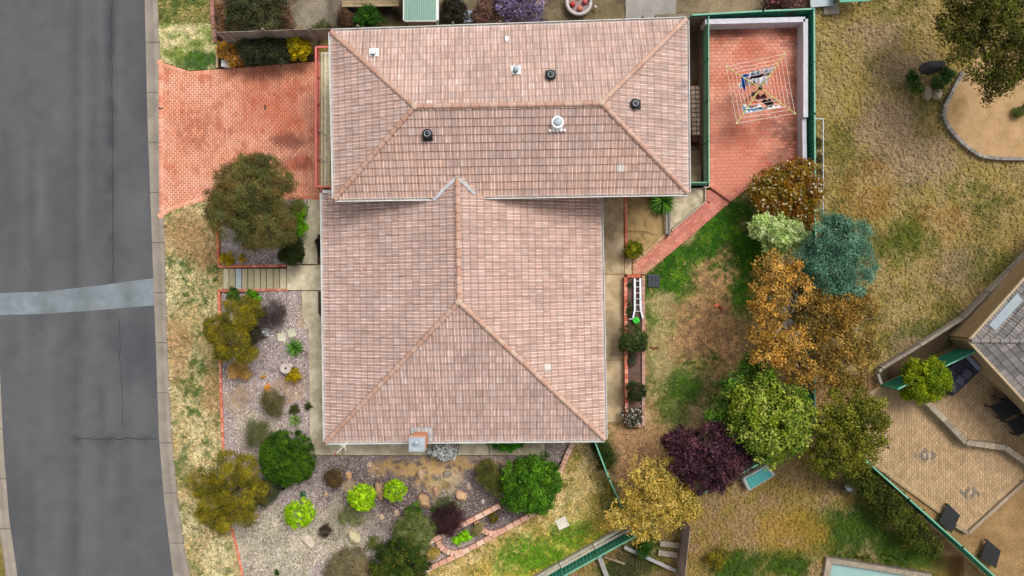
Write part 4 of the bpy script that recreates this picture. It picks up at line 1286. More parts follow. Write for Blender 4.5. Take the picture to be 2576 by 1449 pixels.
def smooth(px, n=3):
    out = []
    P4 = [px[0]] + px + [px[-1]]
    for i in range(1, len(P4) - 2):
        p0, p1, p2, p3 = [np.array(q, float) for q in P4[i - 1:i + 3]]
        for k in range(n):
            t = k / n
            out.append(tuple(.5 * ((2 * p1) + (-p0 + p2) * t + (2 * p0 - 5 * p1 + 4 * p2 - p3) * t * t + (-p0 + 3 * p1 - 3 * p2 + p3) * t ** 3)))
    out.append(px[-1])
    return out
zw = za(.26)
block_wall('straight upper wall of pink blocks stepping down behind the two planter pockets', [(1049, 1381), (1152, 1327), (1258, 1272)], za(.42))
block_wall('long lower wall of pink blocks curving along the bottom lawn', [(925, 1441), (948, 1436)] [:0] + [(1045, 1448), (1144, 1401), (1236, 1351), (1310, 1310), (1352, 1287)] + smooth([(1352, 1287), (1376, 1268), (1390, 1238), (1403, 1200), (1418, 1168), (1427, 1144), (1442, 1114)], 2)[1:], zw)
block_wall('curved pink block divider round the lime plant pocket', smooth([(1101, 1362), (1109, 1377), (1124, 1388), (1142, 1393), (1164, 1386)], 2), za(.30), .4)
block_wall('curved pink block divider round the small olive plant pocket', smooth([(1198, 1313), (1206, 1327), (1220, 1338), (1240, 1343), (1260, 1335)], 2), za(.30), .4)
block_wall('short pink block wall at the bottom edge left of the dark bush', [(905, 1452), (950, 1437)], zw)

def steel_fence(label, pts, h, face_out=1, panel=2.35, plinth=False, col=GREEN, name='steel_fence', posts=True, cat='fence'):
    """corrugated sheet fence: posts, top and bottom rails and one ribbed sheet to each bay"""
    o = thing(name, label, cat, Vector(pts[0]))
    for a, b in zip(pts[:-1], pts[1:]):
        a = Vector(a); b = Vector(b); L = math.hypot(b.x - a.x, b.y - a.y); n = max(1, round(L / panel))
        d = (b - a) / n; hd = Vector((d.x, d.y, 0)).normalized(); nrm = Vector((-hd.y, hd.x, 0))
        for i in range(n):
            q0 = a + d * i; q1 = a + d * (i + 1)
            m_ = MB(); W_ = (q1 - q0).length; k = max(6, int(W_ / .0475)); V = []
            for z_ in (.05, h - .03):
                for j in range(k + 1):
                    off = .020 if (j % 4) < 2 else -.020
                    V.append(q0 + (q1 - q0) * (j / k) + nrm * off + Vector((0, 0, z_)))
            F = [(j, j + 1, k + 2 + j, k + 1 + j) for j in range(k)]
            m_.add(V, F); m_.add([v - nrm * .004 for v in V], [f[::-1] for f in F])
            m_.build('panel', col, o)
            r = MB(); r.beam(q0 + Vector((0, 0, h)), q1 + Vector((0, 0, h)), .065, .055); r.build('rail', col if col is not GREEN else GREEN_PALE, o)
            r = MB(); r.beam(q0 + Vector((0, 0, .06)), q1 + Vector((0, 0, .06)), .06, .05); r.build('rail', col, o)
            if posts:
                r = MB(); r.box(q0.x, q0.y, q0.z + h / 2 + .02, .08, .08, h + .07, math.atan2(hd.y, hd.x)); r.build('post', col, o)
        r = MB(); r.box(b.x, b.y, b.z + h / 2 + .02, .08, .08, h + .07, math.atan2(hd.y, hd.x)); r.build('post', col, o)
    return o
Z2 = 2.0
steel_fence('green corrugated steel fence along the patio wall on the right boundary', [P(2023.5, 47, 2.0), P(2025, 300, 2.0), P(2027, 600, 2.0), P(2027, 860, 2.0), P(2024, 1080, 2.0)], 1.15)
steel_fence('green corrugated steel fence along the slanting back boundary below the lawn', [P(1300, 1492, 1.95), P(1411, 1430, 1.95), P(1585, 1333, 1.98)], 1.05)
steel_fence('lower green steel fence along the slanting boundary behind the purple tree', [P(1590, 1326, 1.98), P(1744, 1233, 2.0), P(2022, 1086, 2.0)], 1.0)
steel_fence('thin green steel fence running from the house corner to the yellow tree', [P(1487, 1092, 1.95), P(1523, 1186, 1.95), P(1554, 1254, 1.95), P(1584, 1326, 1.95)], 1.3, panel=2.0)
steel_fence('green steel fence running along the top of the patio', [P(1728, 59, 2.0), P(1900, 49, 2.0), P(2022, 44, 2.0)], 1.1)
# timber sleepers at the foot of the back fence
sl = thing('sleeper_wall', 'pale timber sleepers laid end to end at the foot of the back fence', 'retaining wall', P(1490, 1380, 2.0))
sp = [P(1310, 1476, 2.08), P(1408, 1421, 2.08), P(1493, 1373.5, 2.08), P(1583, 1323, 2.08)]
for a, b in zip(sp[:-1], sp[1:]):
    d = (b - a).normalized(); nrm = Vector((-d.y, d.x, 0))
    for k, w in ((0, .13), (1, .12)):
        m_ = MB(); jj = random.gauss(0, .02)
        m_.beam(a + d * .02 + nrm * (.07 - .145 * k), b - d * .02 + nrm * (.07 - .145 * k + jj), w, .3, mixc(A(184, 176, 156), A(214, 206, 186), random.random()))
        m_.build('sleeper', WOOD, sl)
# rendered retaining wall round the patio
rw = thing('patio_wall', 'white rendered retaining wall round two sides of the red patio', 'retaining wall', P(2016, 60, 2.1))
zw1 = 2.95
MB().beam(P(1768, 63, 2.5), P(2016, 57, 2.5), .24, .9).build('wall', RENDER_W, rw)
MB().beam(P(2017.5, 56, 2.5), P(2017.5, 300, 2.5), .22, .9).build('wall', RENDER_W, rw)
MB().beam(P(2016, 301, 2.4), P(2018, 445, 2.4), .2, .7).build('wall', RENDER_W, rw)
# concrete walls of the sunken passage
aw = thing('passage_wall', 'grey concrete retaining wall of the sunken side passage', 'retaining wall', P(1766, 260, .9))
MB().beam(P(1766.5, 60, 1.5), P(1766.5, 466, 1.5), .12, 1.2).build('wall', mat('grey_concrete', A(128, 116, 98), var=.3, scale=2, fine=.2), aw)
MB().beam(P(1640, 62, 1.9), P(1764, 57, 1.9), .25, 2.0).build('wall', MATS['grey_concrete'], aw)
MB().beam(P(1640, 463, 1.95), P(1766, 463, 1.95), .12, .2).build('kerb', MATS['grey_concrete'], aw)
MB().beam(P(1761, 70, 1.3), P(1761, 366, 1.3), .12, .8).build('ledge', MATS['grey_concrete'], aw)
# picket safety fence over the passage
pf = thing('safety_fence', 'green metal safety fence with fine pickets guarding the sunken passage', 'fence', P(1769, 260, 2.05))
def picket_run(a, b, h, parent):
    a = Vector(a); b = Vector(b); n = max(1, round((b - a).length / 2.2))
    for i in range(n + 1):
        p = a + (b - a) * i / n
        MB().box(p.x, p.y, p.z + h / 2, .06, .06, h + .08).build('post', WHITE if 0 else GREEN, parent)
    r = MB(); r.beam(a + Vector((0, 0, h)), b + Vector((0, 0, h)), .045, .04); r.build('rail', GREEN_PALE, parent)
    r = MB(); r.beam(a + Vector((0, 0, .1)), b + Vector((0, 0, .1)), .04, .04); r.build('rail', GREEN, parent)
    m_ = MB(); k = int((b - a).length / .065)
    for i in range(k):
        p = a + (b - a) * (i + .5) / k
        m_.box(p.x, p.y, p.z + h / 2 + .04, .03, .036, h - .1)
    o = m_.build('picket', GREEN_PALE, parent); o['kind'] = 'stuff'
picket_run(P(1769, 62, 2.06), P(1769.5, 466, 2.06), 1.0, pf)
picket_run(P(1690, 466, 2.06), P(1766, 466, 2.06), .95, pf)
# grey timber fence of the northern neighbour
nf = thing('timber_fence', 'weathered grey paling fence along the northern boundary', 'fence', P(1300, 70, 2.0))
na, nb2 = P(560, 96, 2.0), P(1726, 58, 2.0)
for i in range(10):
    a = na + (nb2 - na) * i / 10; b = na + (nb2 - na) * (i + 1) / 10
    base = lambda p: Vector((p.x, p.y, ground_at(p.x, p.y) * 0 + 1.2))
    a = base(a); b = base(b)
    for z_ in (.5, 1.4):
        r = MB(); r.beam(a + Vector((0, .04, z_)), b + Vector((0, .04, z_)), .05, .08, A(140, 132, 124)); r.build('rail', WOOD, nf)
    MB().box(a.x, a.y + .05, a.z + .85, .1, .1, 1.8, 0, A(130, 122, 114)).build('post', WOOD, nf)
    n_ = int((b - a).length / .16)
    for j in range(n_):
        p = a + (b - a) * (j + .5) / n_
        MB().box(p.x, p.y, p.z + .88 + random.gauss(0, .01), .148, .02, 1.5, math.atan2(b.y - a.y, b.x - a.x) + random.gauss(0, .01), mixc(A(150, 140, 130), A(184, 172, 160), random.random())).build('paling', WOOD, nf)

# ================================================================ PLANTS
def leaf_arrays(C, nrm, L, Wd, cols, r):
    """diamond leaves folded along the midrib: centres C, outward normals"""
    n = len(C)
    nn = nrm + r.normal(0, .55, (n, 3)); nn /= np.linalg.norm(nn, axis=1, keepdims=True) + 1e-9
    t = r.normal(0, 1, (n, 3)); t -= nn * (t * nn).sum(1, keepdims=True); t /= np.linalg.norm(t, axis=1, keepdims=True) + 1e-9
    s = np.cross(nn, t)
    l = L * r.uniform(.7, 1.35, (n, 1)); w = Wd * r.uniform(.7, 1.3, (n, 1))
    a = C - t * l * .5; b = C + s * w * .5 + t * l * .05 + nn * w * .18; c = C + t * l * .5 - nn * l * .08; d = C - s * w * .5 + t * l * .05 + nn * w * .18
    V = np.stack([a, b, c, d], 1).reshape(-1, 3)
    F = np.arange(4 * n).reshape(n, 4)
    F = np.concatenate([F[:, [0, 1, 2]], F[:, [0, 2, 3]]])
    return V, F, np.repeat(cols, 4, 0)

def crown(name, parent, lobes, nclump, per, sig, L, Wd, pal, seed, up=.3, low=-.35, rough=.2, accent=None, bunch=None):
    """lobes: (x,y,z,rx,ry,rz) world. Leaves gathered in clumps over the lobes; accent=(colours, share, size)"""
    r = np.random.default_rng(seed)
    lob = np.array(lobes, float)
    area = lob[:, 3] * lob[:, 4] + lob[:, 3] * lob[:, 5]
    pal = np.array(pal)
    # bunches of foliage stand proud on every lobe, with gaps between them
    rb = bunch if bunch else float(np.clip(.36 * np.mean(lob[:, 3:5]), .07, .36))
    nb = int(max(7 * len(lob), 5.2 * area.sum() / rb ** 2 * .42))
    kb = r.choice(len(lob), nb, p=area / area.sum())
    db = r.normal(0, 1, (nb, 3)); db /= np.linalg.norm(db, axis=1, keepdims=True)
    flip = db[:, 2] < low; db[flip, 2] *= -1
    bc = lob[kb, :3] + db * lob[kb, 3:6] * (1 - np.abs(r.normal(0, rough, (nb, 1)))).clip(.3, 1.02) * (1 - .25 * rb / lob[kb, 3:4].clip(rb, None))
    bsz = rb * r.uniform(.6, 1.3, nb)
    btone = r.uniform(.72, 1.25, nb); bpal = r.integers(0, len(pal), nb)
    kc = r.choice(nb, nclump, p=bsz ** 2 / (bsz ** 2).sum())
    d = r.normal(0, 1, (nclump, 3)) + db[kc] * .9 + np.array([0, 0, .35]); d /= np.linalg.norm(d, axis=1, keepdims=True)
    cc = bc[kc] + d * bsz[kc, None] * r.uniform(.55, 1.0, (nclump, 1)) * np.array([1, 1, .8])
    base = bpal[kc]; oth = r.integers(0, len(pal), len(cc))
    tcol = mixc(pal[base], pal[oth], r.random(len(cc)) * .6)
    tcol *= 1.4 * (btone[kc] * r.uniform(.85, 1.15, len(cc)))[:, None]
    off = r.normal(0, 1, (len(cc), per, 3)) * np.array([sig, sig, sig * .6]) * .8
    pos = (cc[:, None, :] + off).reshape(-1, 3)
    nrm = np.repeat(d, per, 0) * .6 + off.reshape(-1, 3) / sig * .35 + np.array([0, 0, up])
    col = np.repeat(tcol, per, 0) * r.uniform(.78, 1.22, (len(pos), 1))
    LL = np.full((len(pos), 1), L); WW = np.full((len(pos), 1), Wd)
    if accent:
        ac, sh, sz = accent
        top = (off.reshape(-1, 3)[:, 2] > .1 * sig) & (np.repeat(d[:, 2], per) > -.1)
        pick = top & (r.random(len(pos)) < sh)
        ac = np.array(ac)
        col[pick] = ac[r.integers(0, len(ac), pick.sum())] * r.uniform(.85, 1.1, (pick.sum(), 1))
        LL[pick] = sz; WW[pick] = sz * .9
    V, F, Cc = leaf_arrays(pos, nrm, LL, WW, col, r)
    return np_mesh(name, V, F, Cc, LEAF, parent)

def woody(parent, base, top, lobes, r0, seed, c=None, name='trunk', m=None):
    r = random.Random(seed)
    b = MB(); base = Vector(base); top = Vector(top)
    mid = base.lerp(top, .5) + Vector((r.gauss(0, .08), r.gauss(0, .08), 0))
    b.tube([base - Vector((0, 0, .1)), base.lerp(mid, .5), mid, top], [r0 * 1.3, r0, r0 * .8, r0 * .4], 8, c if c is not None else (1, 1, 1))
    for l in lobes:
        e = Vector(l[:3]); st = base.lerp(top, r.uniform(.35, .7))
        k = st.lerp(e, .5) + Vector((r.gauss(0, .12), r.gauss(0, .12), .1))
        b.tube([st, k, e], [r0 * .5, r0 * .32, r0 * .12], 6)
        for q in range(4):
            f = e + Vector((r.uniform(-.8, .8) * l[3], r.uniform(-.8, .8) * l[4], r.uniform(.0, .8) * l[5]))
            b.tube([k.lerp(e, r.uniform(0, 1)), k.lerp(f, .6), f], [r0 * .2, r0 * .14, r0 * .05], 5)
    return b.build(name, m or BARK, parent)

# kinds: leaf length, width (m), clump spread, leaves per clump
def bush(label, cat, name, lobes_px, h, pal, L=.07, Wd=.035, sig=.09, per=14, dens=1.0, up=.3, seed=None, low=-.35, rough=.2, accent=None, group=None, trunk=.03, z0=None, flat=.85, tree=False, bark=None, stem=None, bunch=None):
    """lobes_px: (x, y, r[, dz, ry]) in survey units at the height of the crown; h: height of the crown centre above the ground"""
    seed = seed if seed is not None else len(bpy.data.objects)
    x0 = np.mean([l[0] for l in lobes_px]); y0 = np.mean([l[1] for l in lobes_px])
    z = z0 if z0 is not None else ztf(x0, y0)
    for _ in range(3):
        q = P(x0, y0, z + h); z = z0 if z0 is not None else ground_at(q.x, q.y)
    q = P(x0, y0, z + h)
    lobes = []
    for l in lobes_px:
        rr = l[2] * S(z + h); dz = l[3] if len(l) > 3 else 0
        ry = (l[4] if len(l) > 4 else l[2]) * S(z + h)
        p = P(l[0], l[1], z + h + dz)
        rz = min(max(rr, ry) * flat, h + dz - .02) if not tree else max(rr, ry) * flat
        lobes.append((p.x, p.y, p.z, rr * 1.0, ry * 1.0, max(.05, rz)))
    base = Vector((q.x, q.y, z)) if stem is None else P(stem[0], stem[1], z)
    o = thing(name, label, cat, base, group)
    area = sum(math.pi * l[3] * l[4] * (1.5 + l[5] / max(l[3], .01)) for l in lobes)
    n = int(dens * area * 2.6 / (per * L * Wd * .5))
    n = max(6, min(n, 5200))
    crown('crown' if tree else 'foliage', o, lobes, n, per, sig, L, Wd, pal, seed, up, low, rough, accent, bunch)
    if trunk:
        woody(o, base, q + Vector((0, 0, .1 if tree else -.02)), lobes if len(lobes) > 1 else [], trunk, seed, name='trunk' if tree else 'stem', m=bark)
    return o

OLIVE = [A(96, 92, 36), A(76, 78, 34), A(122, 104, 46), A(84, 84, 46), A(110, 84, 40)]
OLIVEY = [A(150, 138, 14), A(118, 114, 20), A(98, 98, 32), A(166, 150, 28), A(106, 98, 40)]
DKGRN = [A(44, 76, 10), A(58, 92, 8), A(34, 60, 10), A(76, 108, 14)]
MIDG = [A(62, 104, 22), A(84, 126, 30), A(46, 84, 20), A(104, 140, 40)]
LIMEG = [A(176, 214, 20), A(150, 196, 12), A(196, 226, 40), A(128, 176, 10)]
YEL = [A(214, 184, 20), A(236, 204, 30), A(170, 150, 20), A(140, 130, 24)]
ORG = [A(222, 164, 50), A(206, 140, 50), A(232, 184, 80), A(170, 120, 50)]
GREYG = [A(92, 100, 70), A(74, 86, 58), A(116, 118, 84), A(64, 72, 48)]

# ---- front garden
bush('large round olive green tree with brown tips between the driveway and the steps', 'tree', 'tree', [(632, 500, 88, .1), (585, 545, 58), (680, 560, 62), (690, 470, 52), (600, 470, 60), (640, 575, 50), (565, 500, 40), (655, 445, 54), (712, 512, 44), (700, 580, 42), (632, 432, 40), (610, 450, 44), (560, 540, 36)], 2.6, [A(112, 114, 54), A(92, 98, 44), A(134, 118, 64), A(102, 110, 62), A(128, 98, 54), A(84, 92, 46)], L=.085, Wd=.03, sig=.11, per=16, dens=.8, tree=True, trunk=.13, flat=.8, rough=.16, up=.45)
bush('bright lime green shrub just right of the big round tree, nearest the driveway', 'shrub', 'shrub', [(752, 530, 20), (748, 546, 18)], .8, [A(136, 190, 14), A(110, 166, 12), A(90, 140, 16)], L=.09, Wd=.05, sig=.08)
bush('bright lime green shrub right of the big round tree, touching the dark shrub', 'shrub', 'shrub', [(747, 572, 24), (738, 586, 18)], .9, [A(126, 190, 10), A(104, 170, 8), A(84, 140, 16)], L=.09, Wd=.05, sig=.08)
bush('dark green column shaped shrub at the top corner of the steps', 'shrub', 'shrub', [(735, 615, 28, 0), (733, 638, 28, 0), (742, 628, 24, .2)], 1.0, [A(52, 64, 20), A(40, 52, 18), A(64, 76, 26)], L=.06, Wd=.022, sig=.07, dens=1.2)
bush('small yellow flowering shrub in the left corner above the steps', 'shrub', 'shrub', [(571, 651, 16), (577, 656, 10)], .3, YEL, L=.06, Wd=.035, sig=.05, accent=([A(246, 216, 20)], .35, .05))
bush('tiny yellow flowering shrub in the middle of the bed above the steps', 'shrub', 'shrub', [(611, 650, 9)], .2, YEL, L=.05, Wd=.03, sig=.04)
bush('dark purple shrub squeezed between the house wall and the front path', 'shrub', 'shrub', [(803, 610, 9), (806, 625, 9)], .5, [A(58, 36, 40), A(44, 28, 32)], L=.06, Wd=.03, sig=.06)
bush('small bright green shrub at the corner just below the steps', 'shrub', 'shrub', [(588, 742, 16)], .3, MIDG, L=.08, Wd=.045, sig=.06)
bush('leafy bright green shrub below the middle of the steps', 'shrub', 'shrub', [(633, 745, 16), (645, 749, 14)], .4, [A(82, 150, 14), A(64, 124, 14), A(104, 166, 24)], L=.09, Wd=.05, sig=.06)
bush('irregular yellow olive tree overhanging the brick edging below the steps', 'tree', 'tree', [(600, 795, 42, .1), (625, 775, 28), (556, 832, 36), (590, 860, 44, .3), (620, 885, 30, .2), (560, 880, 24), (640, 790, 22, -.2), (535, 826, 20)], 1.7, OLIVEY, L=.08, Wd=.028, sig=.10, per=15, dens=.75, tree=True, trunk=.08, flat=.7, rough=.18, up=.4)
bush('bare looking purple grey shrub right of the yellow olive tree', 'shrub', 'shrub', [(688, 785, 30), (672, 797, 20), (700, 795, 20)], .5, [A(96, 84, 84), A(78, 66, 68), A(114, 100, 98), A(90, 80, 70)], L=.09, Wd=.014, sig=.11, dens=.32)
bush('dark twiggy shrub tucked behind the yellow olive tree', 'shrub', 'shrub', [(640, 840, 22), (632, 852, 18)], .4, [A(64, 56, 48), A(80, 72, 52)], L=.07, Wd=.02, sig=.08, dens=.6)
bush('orange leaved shrub at the foot of the yellow olive tree', 'shrub', 'shrub', [(606, 926, 22), (590, 934, 15), (618, 938, 14)], .4, [A(222, 186, 120), A(232, 192, 122), A(204, 168, 96), A(186, 164, 100)], L=.06, Wd=.03, sig=.06, accent=([A(236, 180, 90)], .3, .06))
bush('yellow flowering shrub beside the bird bath', 'shrub', 'shrub', [(740, 941, 14), (734, 952, 12), (748, 949, 10)], .35, [A(214, 178, 10), A(178, 150, 10), A(110, 106, 20)], L=.06, Wd=.035, sig=.05, accent=([A(250, 216, 10)], .35, .06))
bush('tiny orange plant in the mulch below the bird bath', 'plant', 'small_plant', [(674, 977, 8)], .14, [A(228, 170, 60), A(214, 150, 50)], L=.05, Wd=.03, sig=.03, trunk=0)
bush('tiny orange seedling in the mulch left of the bird bath', 'plant', 'small_plant', [(662, 946, 4)], .08, [A(228, 170, 60), A(214, 150, 50)], L=.05, Wd=.03, sig=.03, trunk=0)
bush('wispy olive grass like shrub left of the front path', 'shrub', 'shrub', [(688, 1012, 26), (700, 1025, 20), (676, 1005, 16)], .45, [A(126, 122, 72), A(104, 100, 58), A(152, 142, 92)], L=.15, Wd=.012, sig=.1, dens=.42, up=.1)
bush('pale grey green sprawling shrub behind the clipped dark bush', 'shrub', 'shrub', [(645, 1075, 24), (660, 1095, 24), (640, 1100, 18)], .4, [A(148, 146, 104), A(128, 130, 84), A(110, 118, 70)], L=.12, Wd=.013, sig=.11, dens=.42)
bush('big clipped dark green bush at the lower left corner of the house', 'bush', 'bush', [(724, 1150, 66, 0), (700, 1140, 40, .1), (750, 1165, 42, .1), (728, 1175, 42)], 1.0, [A(54, 92, 6), A(38, 70, 6), A(72, 112, 10), A(90, 124, 14)], L=.075, Wd=.04, sig=.07, per=16, dens=1.1, rough=.04, bunch=.13)
bush('spreading yellow olive tree at the lower left beside the verge', 'tree', 'tree', [(575, 1180, 42, .4), (622, 1186, 36, .2), (552, 1225, 30, .2), (505, 1216, 34), (536, 1268, 34, .1), (602, 1250, 44, .5), (612, 1292, 32, .2), (516, 1294, 24), (562, 1312, 28), (642, 1235, 30)], 2.0, OLIVEY, L=.085, Wd=.028, sig=.11, per=15, dens=.7, tree=True, trunk=.1, flat=.65, rough=.18, up=.4)
bush('grey green feathery shrub between the olive tree and the clipped bush', 'shrub', 'shrub', [(672, 1232, 28), (660, 1250, 24), (680, 1215, 18)], .7, GREYG, L=.08, Wd=.02, sig=.09)
bush('single lime green ball shrub on a short stem, lowest of the lime balls', 'shrub', 'topiary_ball', [(754, 1290, 35)], .85, LIMEG, L=.09, Wd=.055, sig=.05, rough=.05, trunk=.05, flat=.9, bunch=.09, dens=1.2)
bush('lime green ball shrub left of the upright pointed rock', 'shrub', 'topiary_ball', [(910, 1250, 32), (918, 1258, 24)], .8, LIMEG, L=.09, Wd=.055, sig=.05, rough=.06, trunk=.04, bunch=.09, dens=1.2)
bush('lime green ball shrub right of the upright pointed rock', 'shrub', 'topiary_ball', [(994, 1234, 26)], .75, LIMEG, L=.085, Wd=.05, sig=.05, rough=.06, trunk=.04, bunch=.08, dens=1.2)
bush('brown withered shrub below the front path corner', 'shrub', 'shrub', [(838, 1200, 20), (846, 1210, 14)], .35, [A(96, 80, 46), A(78, 66, 40), A(116, 92, 52)], L=.09, Wd=.014, sig=.08, dens=.7)
bush('small dark brown shrub right of the lowest lime ball', 'shrub', 'shrub', [(818, 1335, 14)], .25, [A(66, 52, 42), A(84, 68, 52)], L=.06, Wd=.02, sig=.06, dens=.7)
bush('small dark green weed near the lower left edging', 'plant', 'small_plant', [(696, 1440, 6)], .1, DKGRN, L=.05, Wd=.03, sig=.03, trunk=0)
bush('dense dark green bush with orange tips at the bottom centre', 'bush', 'bush', [(1010, 1395, 46), (975, 1415, 40), (1030, 1425, 46), (990, 1440, 46), (1040, 1400, 28)], 1.0, [A(52, 78, 16), A(36, 58, 14), A(76, 98, 24), A(92, 104, 26)], L=.08, Wd=.045, sig=.08, dens=1.0, accent=([A(214, 130, 80)], .006, .09))
bush('grey brown dry shrub at the bottom edge left of the dark bush', 'shrub', 'shrub', [(880, 1425, 46), (850, 1440, 34), (915, 1432, 34)], .6, [A(160, 144, 104), A(132, 120, 84), A(184, 168, 128), A(112, 104, 70)], L=.12, Wd=.015, sig=.11, dens=.5)
bush('green grey juniper with drooping feathery branches above the block wall', 'shrub', 'shrub', [(1040, 1330, 40, .1), (1028, 1350, 34), (1052, 1360, 30), (1066, 1336, 24), (1018, 1338, 24), (1044, 1306, 22, -.1)], .8, [A(142, 152, 82), A(116, 132, 60), A(170, 172, 116), A(98, 118, 48)], L=.16, Wd=.02, sig=.1, per=14, dens=.9, up=.05)
bush('bright green shrub peeping out above the juniper', 'shrub', 'shrub', [(1040, 1284, 17), (1048, 1296, 13)], .5, MIDG, L=.1, Wd=.03, sig=.07)
bush('deep purple barberry shrub beside the upper block wall', 'shrub', 'shrub', [(1130, 1303, 34), (1112, 1312, 24), (1148, 1312, 22), (1128, 1322, 22)], .5, [A(70, 44, 50), A(56, 34, 42), A(86, 54, 58), A(100, 60, 60)], L=.12, Wd=.013, sig=.11, dens=.42)
bush('wispy olive shrub left of the large rounded green bush', 'shrub', 'shrub', [(1235, 1195, 28), (1225, 1180, 18), (1250, 1220, 24), (1212, 1186, 14)], .6, [A(136, 136, 60), A(110, 112, 50), A(88, 92, 44)], L=.14, Wd=.016, sig=.1, dens=.6)
bush('large leafy green bush above the curved block wall', 'bush', 'bush', [(1335, 1215, 62, 0), (1300, 1195, 36), (1365, 1185, 36), (1310, 1245, 44), (1350, 1250, 40), (1380, 1210, 26), (1340, 1170, 24)], 1.1, [A(66, 116, 14), A(48, 88, 12), A(92, 142, 22), A(110, 156, 34)], L=.11, Wd=.06, sig=.1, per=14, dens=.9)
bush('white daisy shrub between the chimney and the garden bed', 'shrub', 'daisy_shrub', [(1117, 1128, 28), (1100, 1130, 18), (1134, 1132, 18)], .55, [A(60, 70, 34), A(44, 54, 26), A(30, 40, 20)], L=.07, Wd=.035, sig=.07, accent=([(.78, .78, .75), (.72, .72, .68)], .75, .1))
bush('low bright green hedge hugging the house wall under the eave', 'hedge', 'hedge', [(1240, 1108, 16), (1260, 1112, 20), (1282, 1113, 20), (1300, 1108, 16)], .7, [A(84, 170, 14), A(60, 130, 10), A(40, 96, 10)], L=.09, Wd=.05, sig=.08)
bush('bright lime plant in the left planter pocket between pink blocks', 'plant', 'lime_plant', [(1150, 1356, 11), (1166, 1350, 12), (1180, 1344, 11)], .28, [A(150, 214, 10), A(120, 186, 8), A(170, 226, 40)], L=.09, Wd=.055, sig=.05, trunk=.015)
bush('pale dry weed beside the lime plant under the upper block wall', 'plant', 'dry_weed', [(1200, 1332, 12), (1208, 1322, 9)], .25, [A(170, 160, 100), A(140, 140, 76), A(190, 170, 120)], L=.1, Wd=.014, sig=.06, trunk=.01, dens=.8)
bush('small olive shrub in the right planter pocket between pink blocks', 'shrub', 'shrub', [(1242, 1302, 12)], .3, [A(136, 124, 24), A(104, 96, 24), A(80, 70, 24)], L=.07, Wd=.035, sig=.05)
bush('small yellow grassy plant in the lowest planter pocket', 'plant', 'small_plant', [(1088, 1394, 15), (1096, 1388, 10)], .22, [A(206, 180, 110), A(190, 170, 50), A(214, 190, 140)], L=.1, Wd=.018, sig=.06, trunk=.01, dens=.7)
for (x, y, r_, lab) in ((1002, 1355, 10, 'grey'), ): pass
bush('low grey green weed patch right of the large tan rock', 'plant', 'weed_patch', [(1105, 1275, 18), (1120, 1268, 14), (1142, 1272, 8)], .18, [A(142, 138, 96), A(110, 122, 66), A(84, 120, 60)], L=.1, Wd=.02, sig=.08, trunk=.01, dens=.5)
bush('small blue green weed above the lowest lime ball', 'plant', 'small_plant', [(764, 1243, 7)], .12, [A(96, 150, 100), A(76, 124, 84)], L=.08, Wd=.025, sig=.04, trunk=0)
bush('pale green weed patch left of the juniper', 'plant', 'weed_patch', [(880, 1290, 18), (895, 1305, 16), (866, 1305, 14)], .16, [A(160, 156, 110), A(122, 136, 70)], L=.1, Wd=.02, sig=.08, trunk=.01, dens=.4)
bush('faint green weed patch beneath the pale standing rock', 'plant', 'weed_patch', [(945, 1365, 16), (932, 1375, 12)], .16, [A(112, 130, 56), A(140, 136, 80)], L=.1, Wd=.02, sig=.08, trunk=.01, dens=.5)

def strappy(label, px, py, r_px, h, n, cols, seed, z0=None, w=.04, name='strappy_plant', cat='plant'):
    z = z0 if z0 is not None else ztf(px, py)
    q = P(px, py, z); R = r_px * S(z + h)
    r = random.Random(seed); V = []; F = []; C = []
    for i in range(n):
        a = r.uniform(0, 2 * math.pi); el = r.uniform(.25, 1.35); ln = R * r.uniform(.75, 1.25) / max(.35, math.cos(el * .6)) * .8
        c = cols[r.randrange(len(cols))] * r.uniform(.75, 1.25); ww = w * r.uniform(.7, 1.3)
        p = Vector((q.x + math.cos(a) * .03, q.y + math.sin(a) * .03, z + h * r.uniform(.05, .5)))
        side = Vector((-math.sin(a), math.cos(a), 0)); e = el
        k0 = len(V)
        for s_ in range(5):
            wv = ww * (1 - (s_ / 4) ** 2 * .95) * .5
            V += [tuple(p - side * wv), tuple(p + side * wv + Vector((0, 0, .004)))]; C += [c * (.9 + .08 * s_)] * 2
            p = p + Vector((math.cos(a) * math.cos(e), math.sin(a) * math.cos(e), math.sin(e))) * ln / 4
            e -= .42
            p.z = max(p.z, z + .02)
        for s_ in range(4): F.append((k0 + 2 * s_, k0 + 2 * s_ + 1, k0 + 2 * s_ + 3, k0 + 2 * s_ + 2))
    o = thing(name, label, cat, q)
    np_mesh('foliage', V, F, C, LEAF, o)
    MB().lathe(q.x, q.y, [(.07, z - .05), (.06, z + h * .3), (.02, z + h * .45)], 8).build('stem', BARK, o)
    return o
strappy('large strappy green plant beside the two stepping stones', 745, 875, 29, .5, 110, [A(112, 168, 52), A(84, 142, 36), A(140, 190, 80), A(60, 100, 40)], 1)
strappy('small strappy pale green plant above the clipped dark bush', 745, 1056, 19, .35, 70, [A(140, 176, 84), A(112, 152, 60), A(164, 190, 104)], 2)
bush('tiny dark green plant above the small strappy plant', 'plant', 'small_plant', [(741, 1032, 12), (776, 1020, 8)], .18, [A(84, 96, 40), A(60, 70, 30)], L=.09, Wd=.03, sig=.05, trunk=0)
strappy('spiky green palm like plant tucked under the eave beside the sandy plot', 1661, 508, 46, .9, 230, [A(88, 150, 30), A(60, 116, 24), A(120, 176, 56), A(40, 80, 20)], 3, w=.05, name='spiky_plant')

